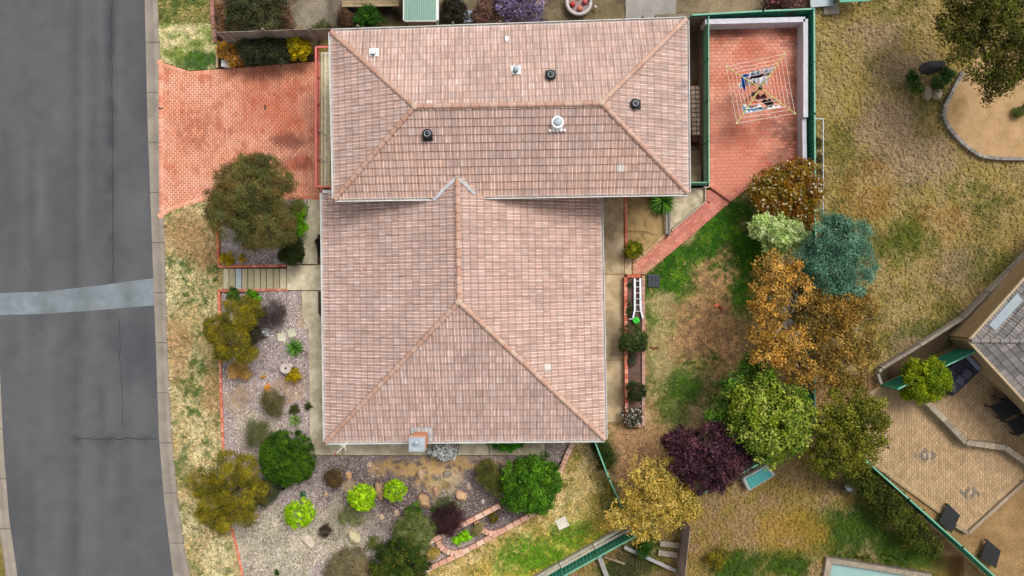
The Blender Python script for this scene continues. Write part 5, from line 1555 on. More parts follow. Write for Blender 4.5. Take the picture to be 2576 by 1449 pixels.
# ---- beds along the top of the driveway
bush('orange and yellow flowering shrub beside the white box at the top of the driveway', 'shrub', 'shrub', [(563, 128, 18), (575, 120, 16), (590, 148, 20), (600, 138, 12)], .6, [A(216, 160, 20), A(190, 136, 30), A(206, 150, 70), A(150, 120, 30)], L=.08, Wd=.05, sig=.07, accent=([A(240, 190, 20), A(226, 196, 206)], .25, .07))
bush('long dark grey green hedge along the top of the driveway', 'hedge', 'hedge', [(625, 118, 26), (650, 130, 30), (680, 128, 32), (705, 136, 26), (660, 105, 26), (700, 108, 26), (632, 138, 20)], .9, [A(60, 72, 50), A(46, 58, 40), A(80, 90, 62), A(70, 76, 40)], L=.12, Wd=.03, sig=.1, dens=.9)
bush('bright yellow shrub at the house end of the driveway hedge', 'shrub', 'shrub', [(752, 122, 27), (740, 112, 18), (764, 130, 18), (752, 138, 14)], .9, [A(214, 188, 8), A(178, 160, 8), A(132, 132, 14), A(232, 206, 20)], L=.1, Wd=.055, sig=.07)

# ---- rear garden
bush('yellow green shrub at the corner of the sandy plot', 'shrub', 'shrub', [(1593, 630, 22), (1588, 636, 16), (1600, 624, 14)], .5, [A(146, 150, 16), A(114, 124, 14), A(86, 100, 14), A(170, 168, 30)], L=.07, Wd=.04, sig=.05)
bush('round mid green shrub in the raised planter below the watering can', 'shrub', 'shrub', [(1590, 852, 32), (1582, 862, 22), (1602, 864, 22)], .7, [A(70, 88, 36), A(52, 70, 26), A(92, 108, 50)], L=.08, Wd=.04, sig=.07, z0=2.16)
bush('small dark green shrub in the lower part of the raised planter', 'shrub', 'shrub', [(1597, 984, 22)], .5, [A(48, 62, 16), A(34, 46, 12), A(62, 78, 24)], L=.06, Wd=.03, sig=.05, z0=2.16)
bush('small grey green plant in the middle of the raised planter', 'plant', 'small_plant', [(1594, 902, 10), (1590, 912, 8)], .2, [A(100, 106, 84), A(84, 84, 66)], L=.07, Wd=.025, sig=.05, z0=2.16, trunk=.01)
bush('white flowering plant at the lower end of the raised planter', 'plant', 'flowering_plant', [(1585, 1040, 16), (1580, 1055, 12), (1600, 1042, 14), (1598, 1058, 12)], .35, [A(86, 80, 46), A(66, 60, 34), A(104, 92, 60)], L=.07, Wd=.03, sig=.06, accent=([(.72, .73, .74)], .16, .08), z0=2.16, dens=.7, trunk=.012)
bush('trailing green plant in the upper left of the raised planter beside the ladder', 'plant', 'trailing_plant', [(1583, 760, 6), (1583, 775, 7), (1582, 790, 6), (1584, 718, 5)], .12, [A(76, 96, 40), A(56, 74, 30)], L=.06, Wd=.03, sig=.04, z0=2.16, trunk=0)
bush('rust brown bush dotted with cream flowers at the corner of the patio', 'bush', 'bush', [(1940, 470, 46), (1975, 455, 42), (2005, 440, 40, .2), (1930, 510, 40), (1985, 505, 50, .2), (2020, 490, 46, .2), (1960, 540, 34), (2015, 540, 36), (1910, 485, 26)], 1.5, [A(146, 104, 8), A(118, 82, 8), A(166, 122, 14), A(128, 74, 10), A(136, 124, 24)], L=.1, Wd=.055, sig=.1, dens=.8, accent=([A(238, 222, 166), A(228, 208, 140), A(240, 232, 200)], .11, .13), trunk=.05)
bush('pale lime white variegated shrub below the rust brown bush', 'shrub', 'shrub', [(1925, 578, 32, -.1), (1955, 596, 40, .2), (1988, 592, 38, .2), (1950, 625, 28), (1908, 560, 22), (2003, 612, 30), (1962, 566, 28)], 1.9, [A(206, 222, 150), A(188, 210, 126), A(222, 232, 178), A(156, 180, 98)], L=.12, Wd=.075, sig=.09, dens=.75)
bush('blue green conifer straddling the right boundary fence', 'tree', 'conifer_tree', [(2100, 610, 62, .3), (2130, 650, 62, .2), (2090, 680, 56, .2), (2140, 590, 44), (2150, 690, 44), (2045, 650, 40), (2020, 672, 24, -.4), (2110, 720, 34), (2080, 570, 32)], 3.2, [A(104, 150, 122), A(86, 130, 106), A(124, 166, 138), A(74, 112, 88)], L=.13, Wd=.04, sig=.12, dens=.6, tree=True, trunk=.13, flat=.7)
bush('golden tree with pale bare branches on the lawn side of the right boundary', 'tree', 'tree', [(1945, 690, 50, -.1), (1925, 740, 48), (1965, 765, 36, .1), (2005, 735, 42, .2), (1990, 690, 34), (1930, 850, 48), (1960, 885, 44), (1998, 862, 42, .3), (1920, 895, 32), (2008, 925, 40), (1905, 790, 26, -.2), (1960, 655, 24)], 3.6, [A(210, 160, 66), A(188, 140, 54), A(222, 178, 90), A(152, 118, 50), A(128, 110, 56)], L=.11, Wd=.07, sig=.12, per=12, dens=.40, tree=True, trunk=.15, flat=.6, rough=.25, bark=mat('pale_bark', A(206, 198, 186), var=.25, scale=9, bump=.3), stem=(1992, 815))
bush('dull brownish gold tree just beyond the right boundary fence', 'tree', 'tree', [(2060, 800, 58, .2), (2110, 790, 54, .3), (2150, 830, 52, .2), (2100, 870, 56, .4), (2130, 930, 50), (2060, 930, 52), (2160, 770, 42), (2070, 740, 40), (2055, 865, 44), (2170, 890, 34)], 3.0, [A(158, 122, 50), A(134, 104, 42), A(176, 136, 60), A(112, 92, 44), A(120, 108, 48)], L=.11, Wd=.07, sig=.13, per=12, dens=.45, tree=True, trunk=.16, flat=.6, rough=.22, bark=MATS['pale_bark'])
bush('big leafy tree with yellow green leaves in the right corner of the lawn', 'tree', 'tree', [(1912, 985, 46, .1), (1880, 1010, 38, .0), (1920, 1030, 52, .3), (1938, 1065, 64, .5), (1890, 1085, 52, .2), (1975, 1020, 50, .3), (1980, 1095, 54, .3), (1930, 1130, 46, 0), (2003, 1050, 42, .4), (1876, 1050, 36, .1), (1998, 1010, 34, .2), (1925, 940, 24, 0)], 3.4, [A(132, 150, 32), A(152, 166, 48), A(96, 124, 24), A(180, 188, 84), A(78, 108, 20)], L=.13, Wd=.09, sig=.13, per=12, dens=.62, tree=True, trunk=.18, flat=.65, rough=.17)
bush('darker green lower tree on the lawn side of the yellow green corner tree', 'tree', 'tree', [(1885, 955, 44), (1850, 990, 46), (1820, 1040, 48), (1830, 1070, 42), (1870, 1040, 48), (1900, 925, 32), (1875, 1095, 44), (1900, 1120, 36), (1798, 1055, 30)], 2.5, [A(72, 112, 24), A(58, 96, 20), A(96, 136, 34), A(44, 76, 18), A(136, 166, 70)], L=.12, Wd=.08, sig=.12, per=12, dens=.7, tree=True, trunk=.12, flat=.65, rough=.17)
bush('olive green tree beyond the right corner of the boundary', 'tree', 'tree', [(2090, 1050, 62, .3), (2140, 1020, 56, .2), (2170, 1080, 56, .2), (2120, 1110, 62, .4), (2070, 1110, 52), (2150, 1140, 50, 0), (2190, 1040, 40), (2080, 1150, 40)], 3.0, [A(120, 122, 30), A(104, 108, 26), A(140, 138, 44), A(86, 92, 22)], L=.13, Wd=.08, sig=.13, per=12, dens=.55, tree=True, trunk=.16, flat=.65)
bush('dark purple leaved tree near the slanting back fence', 'tree', 'tree', [(1725, 1115, 44, .0), (1775, 1110, 46, .2), (1820, 1120, 44, .1), (1845, 1155, 40, 0), (1770, 1160, 60, .4), (1810, 1175, 50, .2), (1720, 1155, 40, 0), (1755, 1200, 40, 0), (1800, 1205, 32, -.2), (1700, 1110, 24, -.2)], 2.8, [A(82, 50, 62), A(64, 38, 48), A(98, 62, 74), A(54, 32, 40), A(110, 66, 72)], L=.12, Wd=.08, sig=.11, per=13, dens=.7, tree=True, trunk=.12, flat=.7, rough=.15)
bush('yellow autumn tree spreading over the end of the back fence', 'tree', 'tree', [(1620, 1180, 36, 0), (1650, 1215, 48, .3), (1600, 1230, 34), (1690, 1240, 46, .2), (1640, 1265, 54, .4), (1590, 1270, 36), (1570, 1300, 30), (1690, 1285, 44, .1), (1640, 1310, 40, .1), (1725, 1250, 30), (1600, 1310, 32), (1740, 1275, 26), (1545, 1305, 24, -.2), (1605, 1335, 28), (1700, 1295, 34), (1665, 1180, 28), (1560, 1275, 22)], 2.6, [A(210, 184, 84), A(194, 168, 66), A(222, 200, 112), A(166, 150, 66), A(204, 170, 86)], L=.12, Wd=.06, sig=.12, per=12, dens=.38, tree=True, trunk=.11, flat=.6, rough=.22)
bush('dark green ground creeper spreading from the house corner beside the thin fence', 'plant', 'ground_creeper', [(1512, 1105, 14), (1516, 1135, 22), (1524, 1165, 20), (1500, 1120, 14), (1535, 1150, 14)], .25, [A(54, 74, 20), A(42, 60, 18), A(70, 88, 30)], L=.08, Wd=.045, sig=.09, dens=.6, trunk=.01)
# ================================================================ OBJECTS IN THE GARDEN
def rock(label, px, py, rx, ry, h, ang, c, seed, name='rock', z0=None):
    rx, ry = rx * 1.2, ry * 1.2
    z = z0 if z0 is not None else ztf(px, py)
    q = P(px, py, z); s = S(z)
    bm = bmesh.new(); bmesh.ops.create_icosphere(bm, subdivisions=3, radius=1)
    r = random.Random(seed)
    cuts = [Vector((r.gauss(0, 1), r.gauss(0, 1), r.uniform(-.1, 1))).normalized() for _ in range(9)]
    ds = [r.uniform(.55, .85) for _ in cuts]
    ca, sa = math.cos(ang), math.sin(ang)
    for v in bm.verts:
        p = v.co.copy()
        for n_, d in zip(cuts, ds):
            k = p.dot(n_)
            if k > d: p -= n_ * (k - d) * .9
        p *= 1 + .1 * (float(fbm(p.x * 3 + seed, p.y * 3 + p.z * 2, seed)) - .5)
        x, y = p.x * rx * s, p.y * ry * s
        v.co = (x * ca - y * sa, x * sa + y * ca, p.z * h)
    me = bpy.data.meshes.new(name); bm.to_mesh(me)
    C = [c * (1 + .25 * (float(vnoise(v.co.x * 9, v.co.y * 9 + v.co.z * 5, seed)) - .5)) for v in bm.verts]
    bm.free(); set_col(me, np.array(C)); me.materials.append(STONE)
    o = link(name, me, None, q + Vector((0, 0, h * .35)))
    props(o, label, 'rock'); return o
TANR = A(196, 160, 124); PINKR = A(210, 180, 150)
rock('upright pointed brown rock between the two lime green ball shrubs', 957, 1231, 11, 25, .34, .1, A(184, 150, 116), 1)
rock('largest tan boulder above the green grey juniper', 1064, 1262, 19, 18, .34, .5, TANR, 2)
rock('flat pale tan rock alone in the mulch right of the boulder', 1160, 1246, 15, 11, .2, -.4, A(222, 182, 142), 3)
rock('pinkish oval rock right below the ochre soil patch', 1060, 1193, 9, 13, .16, -.2, PINKR * .9, 4)
rock('small brown pink rock at the lower edge of the ochre patch', 1096, 1235, 8, 13, .14, .1, A(190, 150, 122), 5)
rock('grey flat rock at the right end of the ochre patch', 1124, 1194, 11, 9, .12, .4, A(150, 140, 124), 6)
rock('small round pink stone left of the wispy olive shrub', 1179, 1223, 7, 8, .12, 0, A(196, 170, 156), 7)
rock('broad pale flat rock beneath the lowest lime ball shrub', 775, 1359, 21, 14, .14, -.5, A(216, 200, 178), 8)
rock('pale cream standing rock between the lime balls and the dark bush', 892, 1350, 13, 19, .3, .3, A(220, 206, 166), 9)
rock('small tan stone in the mulch below the brown withered shrub', 877, 1196, 8, 9, .1, 0, A(206, 160, 116), 10)
for k_, (x_, y_, r_, lab) in enumerate(((1010, 1185, 9, 'small tan stone under the chimney side of the ochre soil'), (930, 1168, 8, 'small tan stone at the path edge below the aerial mast'), (1215, 1262, 6, 'tiny grey stone below the flat pale tan rock'), (820, 1245, 7, 'small brown stone right of the blue green weed'), (1000, 1290, 8, 'small pale stone below the right lime ball'), (700, 1385, 8, 'small cream stone in the dry grass at the lower left'), (648, 1300, 7, 'small grey stone right of the spreading olive tree'), (960, 1300, 7, 'small tan stone below the left lime ball'))):
    rock(lab, x_, y_, r_, r_ * .8, .09, k_ * .7, [TANR, PINKR, A(206, 196, 184)][k_ % 3], 40 + k_)
def slab(label, px, py, w, d, ang, c, name='stepping_stone', cat='paver', h=.05, zoff=.045, m=CONC):
    z = ztf(px, py); q = P(px, py, z)
    o = MB().box(0, 0, 0, w, d, h, ang, c).build(name, m, None, bevel=.008)
    o.location = q + Vector((0, 0, zoff)); o.rotation_euler = (random.gauss(0, .02), random.gauss(0, .02), 0)
    return props(o, label, cat)
slab('pale square stepping stone further from the path', 709, 848, .40, .40, .05, A(222, 218, 190))
slab('pale square stepping stone partly under the strappy plant', 735, 838, .39, .38, .2, A(214, 214, 184))
slab('white square paver lying alone on the bottom lawn', 1414, 1315, .56, .52, .44, A(232, 224, 206), name='paver')
# grey plinth with a ball on top
q = P(666, 835, ztf(666, 835)); o = thing('garden_plinth', 'grey rectangular concrete plinth with a round knob in the mulch', 'plinth', q)
MB().box(q.x, q.y, q.z + .07, .56, .42, .16, 0, A(190, 192, 192)).build('base', CONC, o, bevel=.012)
b = MB(); b.lathe(q.x, q.y + .01, [(.13, q.z + .15), (.12, q.z + .19), (.08, q.z + .22), (.09, q.z + .26), (.06, q.z + .31), (.02, q.z + .33)], 14, A(206, 208, 208)); b.build('knob', CONC, o, smooth=True)
# bird bath
zb_ = ztf(720, 925); q = P(719, 926, zb_ + .6); o = thing('bird_bath', 'round grey stone bird bath with a shell ornament on its rim', 'bird bath', Vector((q.x, q.y, zb_)))
b = MB(); b.lathe(q.x, q.y, [(.16, zb_), (.15, zb_ + .06), (.07, zb_ + .12), (.06, zb_ + .4), (.1, zb_ + .48)], 16, A(190, 176, 168)); b.build('pedestal', CONC, o)
b = MB(); b.lathe(q.x, q.y, [(.1, zb_ + .48), (.2, zb_ + .54), (.265, zb_ + .62), (.255, zb_ + .64), (.23, zb_ + .625), (.17, zb_ + .59), (.05, zb_ + .58)], 24, A(214, 200, 192)); b.build('bowl', CONC, o)
b = MB(); b.lathe(q.x, q.y, [(.045, zb_ + .58), (.045, zb_ + .64), (.02, zb_ + .655)], 12, A(70, 58, 56)); b.build('fountain_spout', CONC, o)
b = MB()
for k in range(5):
    a = -.2 + k * .5
    b.beam((q.x + .22, q.y + .12, zb_ + .66), (q.x + .22 + .13 * math.cos(a), q.y + .12 + .13 * math.sin(a), zb_ + .69), .05, .03, A(226, 214, 206))
b.build('ornament', CONC, o)
# pots beside the clipped bush
for (px, py, r_, lab) in ((702, 1224, .13, 'black plastic pot lying left beside the clipped dark bush'), (716, 1226, .09, 'smaller black plastic pot lying right beside the clipped dark bush')):
    z = ztf(px, py); q = P(px, py, z)
    b = MB(); b.lathe(q.x, q.y, [(r_ * .7, z), (r_, z + .2), (r_ * 1.06, z + .2), (r_ * 1.06, z + .23), (r_ * .92, z + .23), (r_ * .7, z + .05)], 16)
    o = b.build('plant_pot', BLACK); props(o, lab, 'pot', 'black pots by the clipped bush')
q = P(708, 1218, ztf(708, 1218)); b = MB(); b.tube([q + Vector((0, 0, .03)), q + Vector((.14, -.1, .05)), q + Vector((.24, -.02, .03)), q + Vector((.26, .14, .06))], [.05, .06, .06, .03], 6, (.6, .6, .58))
props(b.build('shade_cloth', CLOTH, smooth=True), 'crumpled pale cloth between the two black pots', 'cloth')
# white meter box at the top of the driveway
z = drive_z(567, 160); q = P(567, 159, z + .35); o = thing('meter_box', 'small white box standing among orange flowers at the driveway edge', 'box', Vector((q.x, q.y, z)))
MB().box(q.x, q.y, z + .16, .36, .28, .32).build('body', WHITE, o, bevel=.02); MB().box(q.x, q.y, z + .345, .42, .34, .045).build('lid', WHITE, o, bevel=.012)
MB().beam(P(547, 133, .35), P(546.5, 171, .35), .1, .12, A(210, 186, 140)).build('timber_edge', WOOD)
props(bpy.data.objects['timber_edge'], 'short pale timber edge between the top verge and the white box', 'edging')
# pink hoop on the roof
c = FL['W'].hit(917, 680, .09); b = MB()
fw = FL['W']; cu, cv = (c - fw.o).dot(fw.u), (c - fw.o).dot(fw.v)
b.tube([fw.at(cu + .14 * math.cos(t), cv + .16 * math.sin(t), .07) for t in np.linspace(0, 2 * math.pi, 25)], .016, 6, A(244, 190, 180))
props(b.build('toy_hoop', PLASTIC), 'pale pink ring lying on the lower tiled roof', 'hoop')
# retaining rails at the sandy plot
o = thing('log_rail', 'two weathered grey rails holding back the sandy plot beside the concrete slab', 'rail', P(1679, 560, 2.0))
for k, x in ((0, 1676), (1, 1683.5)):
    b = MB(); b.tube([P(x, 530, 2.2), P(x + 1, 588, 2.2)], .055, 8, A(150, 146, 142) if k else A(172, 168, 164)); b.build('rail', WOOD, o)
MB().box(*P(1681, 590, 2.15), .12, .1, .4, 0, A(120, 110, 104)).build('stake', WOOD, o)
b = MB(); b.tube([P(1578, 581, 1.99), P(1600, 581.5, 2.0), P(1625, 583, 1.995), P(1648, 590, 1.99)], .012, 5); props(b.build('hose', BLACK), 'thin dark hose lying across the sandy plot', 'hose')
# ladder in the raised planter
zl = 2.32; o = thing('ladder', 'silver aluminium ladder with splayed feet lying in the raised planter', 'ladder', P(1604, 745, zl))
for sgn, xt, xm, xb in ((-1, 1596.5, 1597, 1592.5), (1, 1610.5, 1611.5, 1617)):
    b = MB(); b.beam(P(xt, 700, zl), P(xm, 777, zl), .085, .06); b.beam(P(xm, 777, zl), P(xb, 800, zl), .075, .055); b.build('stile', ALU, o)
    b = MB(); p = P((xm + xt) / 2, 752, zl + .02); b.box(p.x, p.y, p.z, .12, .06, .07); b.build('lock', GALV, o)
for y in (707, 722, 737, 752, 767, 783):
    b = MB(); b.tube([P(1597.5, y, zl), P(1611, y, zl)], .018, 6); b.build('rung', ALU, o)
# watering can
zc_ = 2.22; q = P(1600, 806, zc_ + .15); o = thing('watering_can', 'bright green plastic watering can at the foot of the ladder', 'watering can', Vector((q.x, q.y, zc_)))
LG = A(60, 236, 60)
b = MB(); b.prism([(q.x + .16 * math.cos(t + .5) * (1.1 if k % 2 else .95), q.y + .16 * math.sin(t + .5)) for k, t in enumerate(np.linspace(0, 2 * math.pi, 9)[:-1])], zc_, zc_ + .24, LG); b.build('body', PLASTIC, o, bevel=.015)
b = MB(); b.tube([(q.x - .1, q.y + .05, zc_ + .08), (q.x - .26, q.y + .07, zc_ + .2), (q.x - .36, q.y + .06, zc_ + .28)], [.03, .025, .03], 8, A(220, 226, 220)); b.build('spout', PLASTIC, o)
b = MB(); b.tube([(q.x - .07, q.y + .1, zc_ + .24), (q.x, q.y + .05, zc_ + .33), (q.x + .08, q.y - .04, zc_ + .33), (q.x + .15, q.y - .09, zc_ + .2)], .018, 6, A(40, 200, 44)); b.build('handle', PLASTIC, o)
# slatted black grate on the lawn
z = ztf(1644, 706) + .08; q = P(1644, 706, z); o = thing('drain_grate', 'black slatted grate lying on the lawn beside the pink path', 'grate', q - Vector((0, 0, .05)))
MB().box(q.x, q.y, q.z - .02, .56, .62, .05).build('base', mat('dark_slate', A(66, 72, 80), rough=.6, var=.2), o)
for k in range(4):
    for j in range(3): MB().box(q.x - .185 + j * .185, q.y + .225 - k * .15, q.z + .015, .165, .13, .03).build('slat', MATS['dark_slate'], o, bevel=.01)
# litter on the lawn
q = P(1805, 770, ztf(1805, 770)); o = thing('toy_plane', 'small orange and dark red toy lying on the bare lawn', 'toy', q)
b = MB(); b.prism([(q.x - .22, q.y + .02), (q.x - .06, q.y + .16), (q.x + .1, q.y + .1), (q.x + .03, q.y - .02), (q.x - .1, q.y - .06)], q.z + .05, q.z + .1, A(250, 130, 90)); b.build('wing', PLASTIC, o)
b = MB(); b.prism([(q.x + .05, q.y + .06), (q.x + .14, q.y + .02), (q.x + .22, q.y - .16), (q.x + .12, q.y - .18), (q.x + .06, q.y - .08)], q.z + .04, q.z + .11, A(140, 34, 30)); b.build('body', PLASTIC, o)
q = P(1645, 876, ztf(1645, 876)); b = MB(); b.tube([q + Vector((-.2, .06, .05)), q + Vector((-.08, 0, .06)), q + Vector((.08, .0, .05)), q + Vector((.2, .03, .04))], [.03, .04, .04, .05], 6, A(120, 44, 30))
props(b.build('garden_tool_handle', PLASTIC), 'short curved dark red stick lying on the lawn beside the planter', 'stick')
# bone coloured crack of spilt grout on rear path
b = MB(); pts = [P(1536, 898, 2.0), P(1545, 892, 2.0), P(1552, 889, 2.0), P(1565, 886, 2.0)]
b.tube([p + Vector((0, 0, -.02)) for p in pts], .025, 5, A(196, 188, 176)); props(b.build('fallen_branch', WOOD), 'pale thin branch lying across the rear path', 'branch')
# stack of bricks in the passage
o = thing('block_stack', 'double row of pale blocks stacked on a plank in the sunken passage', 'blocks', P(1748, 280, .95))
zs = 1.5
MB().beam(P(1749, 208, zs - .27), P(1752, 346, zs - .27), .6, .08, A(110, 60, 50)).build('plank', WOOD, o)
for k in range(11):
    for j in range(2):
        x = 1743.5 + j * 11.5 + k * .35; y = 221 + k * 11.4
        q = P(x, y, zs)
        MB().box(q.x, q.y, q.z - .1, .20, .185, .24, random.gauss(0, .05), mixc(A(206, 180, 154), A(240, 222, 200), random.random())).build('block', CONC, o, bevel=.015)
MB().box(*P(1750, 350, 1.3), .38, .3, .3, 0, A(90, 60, 56)).build('crate', WOOD, None)
props(bpy.data.objects['crate'], 'dark crate at the lower end of the block stack', 'crate')

# ================================================================ ROTARY CLOTHES HOIST
zh = 4.15
cen = P(1913, 222, zh)
tips = [P(1826, 167, zh + .12), P(1974, 135, zh + .12), P(2000, 286, zh + .12), P(1853, 311, zh + .12)]
ho = thing('rotary_clothes_hoist', 'square rotary clothes hoist with yellow arms and white lines on the red patio', 'clothes hoist', Vector((cen.x, cen.y, 2.16)))
YEM = mat('yellow_steel', A(206, 196, 110), rough=.4, var=.1)
LINEM = mat('white_line', (.72, .68, .62), rough=.6, var=0)
b = MB(); b.tube([(cen.x, cen.y, 2.1), (cen.x, cen.y, zh + .1)], .03, 10); b.build('pole', GALV, ho)
b = MB(); b.lathe(cen.x, cen.y, [(.06, zh - .15), (.09, zh - .05), (.09, zh + .08), (.05, zh + .14)], 12); b.build('hub', BLACK, ho)
b = MB(); b.tube([(cen.x, cen.y, 3.15), (cen.x - .28, cen.y - .3, 3.2)], .016, 6); b.lathe(cen.x - .28, cen.y - .3, [(.05, 3.1), (.06, 3.2), (.03, 3.3)], 8); b.build('winding_handle', BLACK, ho)
b = MB(); b.lathe(cen.x, cen.y, [(.09, 3.08), (.09, 3.26)], 10); b.build('gearbox', BLACK, ho)
for t in tips:
    b = MB(); b.tube([cen, t], [.032, .022], 8); a_ = b.build('arm', YEM, ho)
    b = MB(); b.lathe(t.x, t.y, [(.03, t.z - .05), (.05, t.z), (.03, t.z + .05)], 8); b.build('end_cap', mat('lime_plastic', A(236, 240, 150), rough=.4, var=.05), a_)
    b = MB(); b.tube([(cen.x, cen.y, 3.5), cen.lerp(t, .45)], .014, 6); b.build('stay', YEM, a_)
fr = [.99, .85, .72, .60, .48, .36]
def corner(k, f): return cen.lerp(tips[k % 4], f) + Vector((0, 0, .02))
for f in fr:
    for k in range(4):
        b = MB(); p0, p1 = corner(k, f), corner(k + 1, f); mid = p0.lerp(p1, .5) - Vector((0, 0, .03))
        b.tube([p0, mid, p1], .0085, 4); b.build('line', LINEM, ho)
def garment(label, name, side, f, t0, t1, drop, c, kind='towel', c2=None, seed=0):
    """cloth pegged to line f of one side between t0 and t1"""
    r = random.Random(seed * 7 + 3)
    p0, p1 = corner(side, f), corner(side + 1, f)
    a = p0.lerp(p1, t0); b_ = p0.lerp(p1, t1); d = (b_ - a); out = Vector((d.y, -d.x, 0)).normalized()
    nu, nv = 14, 6; V = []; C = []; F = []
    for j in range(nv + 1):
        for i in range(nu + 1):
            u, v = i / nu, j / nv
            uu = u
            if kind == 'shirt':                                # sleeves at the top, narrower body
                wd = 1.0 if v < .35 else .72
                uu = .5 + (u - .5) * wd
            if kind == 'trousers' and v > .4: uu = u + (.06 if u > .5 else -.06) * 0 + (.05 if abs(u - .5) < .06 else 0) * (1 if u > .5 else -1)
            sag = .03 * math.sin(u * math.pi)
            wv = .06 * math.sin(u * 9 + seed) * (0.3 + v) + .05 * math.sin(u * 17 + seed * 2) * v + .12 * v * math.sin(seed)
            p = a + d * uu + out * (wv + drop * .55 * v) - Vector((0, 0, drop * .8 * v + sag))
            if kind == 'socks': p.z += drop * .5 * v * (1 if (int(u * 7) % 2) else 0)
            V.append(p); C.append(c if c2 is None or (i // 3) % 2 == 0 else c2)
    n = nu + 1
    for j in range(nv):
        for i in range(nu): F.append((j * n + i, j * n + i + 1, (j + 1) * n + i + 1, (j + 1) * n + i))
    k0 = len(V)
    V2 = V + [v - out * .012 for v in V]; F2 = F + [tuple(q + k0 for q in f[::-1]) for f in F]
    m_ = MB(); m_.v = [tuple(v) for v in V2]; m_.f = F2; m_.c = [tuple(x) for x in C + C]
    o = m_.build(name, CLOTH, smooth=True)
    # pegged over the line
    return props(o, label, 'laundry', 'laundry on the clothes hoist')
Wt = (.72, .72, .76)
garment('royal blue garment hanging at the left end of the upper clothes lines', 'shirt', 0, .58, .03, .24, .75, A(40, 104, 214), 'shirt', None, 1)
garment('white and teal striped towel in the middle of the upper lines', 'towel', 0, .62, .28, .62, .6, Wt, 'towel', A(96, 150, 176), 2)
garment('white cloth at the right end of the upper lines', 'towel', 0, .63, .66, .97, .4, (.66, .68, .74), 'towel', None, 3)
garment('dark plum garment hanging on the middle upper line', 'trousers', 0, .48, .25, .66, .6, A(70, 48, 56), 'trousers', None, 4)
garment('pink and white garment at the right of the upper lines', 'shirt', 0, .49, .68, .96, .45, A(220, 176, 196), 'shirt', (.7, .68, .72), 5)
garment('row of small white items on the innermost upper line left of centre', 'socks', 0, .37, .02, .48, .35, Wt, 'socks', None, 6)
garment('row of small white items on the innermost upper line right of centre', 'socks', 0, .37, .52, .95, .32, (.7, .7, .74), 'socks', None, 7)
garment('dark maroon garment on the innermost lower line', 'trousers', 2, .37, .28, .75, .3, A(84, 40, 44), 'trousers', None, 8)
garment('bright orange garment on the lower lines at the left', 'shirt', 2, .49, .66, .98, .6, A(250, 110, 40), 'shirt', A(240, 190, 170), 9)
garment('black garment in the middle of the lower lines', 'shirt', 2, .49, .22, .5, .5, A(36, 36, 50), 'shirt', None, 10)
garment('pale pink garment at the right end of the lower lines', 'socks', 2, .49, .02, .2, .35, A(204, 170, 176), 'socks', None, 11)
garment('white sheet on the lower lines at the left below the orange garment', 'towel', 2, .60, .50, .97, .45, Wt, 'towel', None, 12)
garment('dark brown garment on the right of the lower lines', 'trousers', 2, .60, .2, .42, .5, A(76, 52, 44), 'trousers', None, 13)
garment('light blue and white garment at the lower left of the hoist', 'shirt', 2, .70, .74, .98, .5, A(70, 170, 226), 'shirt', (.7, .74, .76), 14)
garment('grey blue towel next to the light blue garment', 'towel', 2, .71, .5, .72, .35, A(160, 184, 200), 'towel', None, 15)
garment('row of white underclothes at the right of the lowest filled line', 'socks', 2, .71, .08, .46, .4, (.7, .7, .7), 'socks', None, 16)
q = P(1864, 216, 2.9); pb = thing('peg_basket', 'round white peg basket hanging from the left lines of the hoist', 'basket', q)
b = MB(); b.lathe(q.x, q.y, [(.1, q.z - .1), (.135, q.z + .05), (.14, q.z + .05), (.12, q.z + .055), (.07, q.z - .05)], 18); b.build('basket', WHITE, pb)
b = MB(); b.tube([(q.x - .12, q.y, q.z + .05), (q.x, q.y, q.z + .5), (q.x + .12, q.y, q.z + .05)], .01, 5); b.build('hook', WHITE, pb)
b = MB(); b.lathe(q.x, q.y, [(.05, q.z - .05), (.05, q.z + .0), (.02, q.z + .02)], 10, A(150, 160, 160)); b.build('peg_pile', PLASTIC, pb)

# ================================================================ NEIGHBOURS
# --- north
bush('olive green bushy tree beyond the driveway hedge to the north', 'tree', 'tree', [(640, 20, 52, .1), (610, 50, 36), (675, 45, 40), (650, -20, 50), (600, 10, 36), (690, 10, 34)], 1.6, [A(88, 90, 54), A(72, 76, 44), A(104, 104, 64), A(64, 64, 40)], L=.11, Wd=.045, sig=.11, dens=.6, tree=True, trunk=.09)
bush('orange brown shrub left of the olive tree by the northern verge', 'shrub', 'shrub', [(563, 20, 20), (570, 50, 18), (556, 70, 14)], .5, [A(176, 126, 90), A(150, 110, 80), A(130, 100, 70)], L=.09, Wd=.04, sig=.08, dens=.7)
bush('rusty shrub right of the olive tree beyond the boundary', 'shrub', 'shrub', [(722, 40, 16), (728, 62, 14), (716, 10, 16)], .4, [A(160, 116, 92), A(140, 104, 84), A(120, 96, 74)], L=.08, Wd=.035, sig=.07, dens=.6)
bush('bright green shrub in the dark bed beside the pale green shed', 'shrub', 'shrub', [(925, 35, 22), (945, 50, 18), (905, 55, 16)], .5, [A(50, 100, 14), A(40, 76, 12), A(64, 110, 24)], L=.09, Wd=.045, sig=.08)
bush('copper brown shrub left of the bright green shrub in the dark bed', 'shrub', 'shrub', [(880, 55, 18), (868, 40, 14)], .4, [A(116, 84, 56), A(96, 70, 48)], L=.08, Wd=.035, sig=.07)
bush('low green weeds at the fence beside the gravel yard', 'plant', 'weed_patch', [(800, 76, 16), (815, 64, 14), (780, 84, 12)], .2, [A(110, 116, 60), A(92, 104, 46)], L=.09, Wd=.025, sig=.08, trunk=.01, dens=.5)
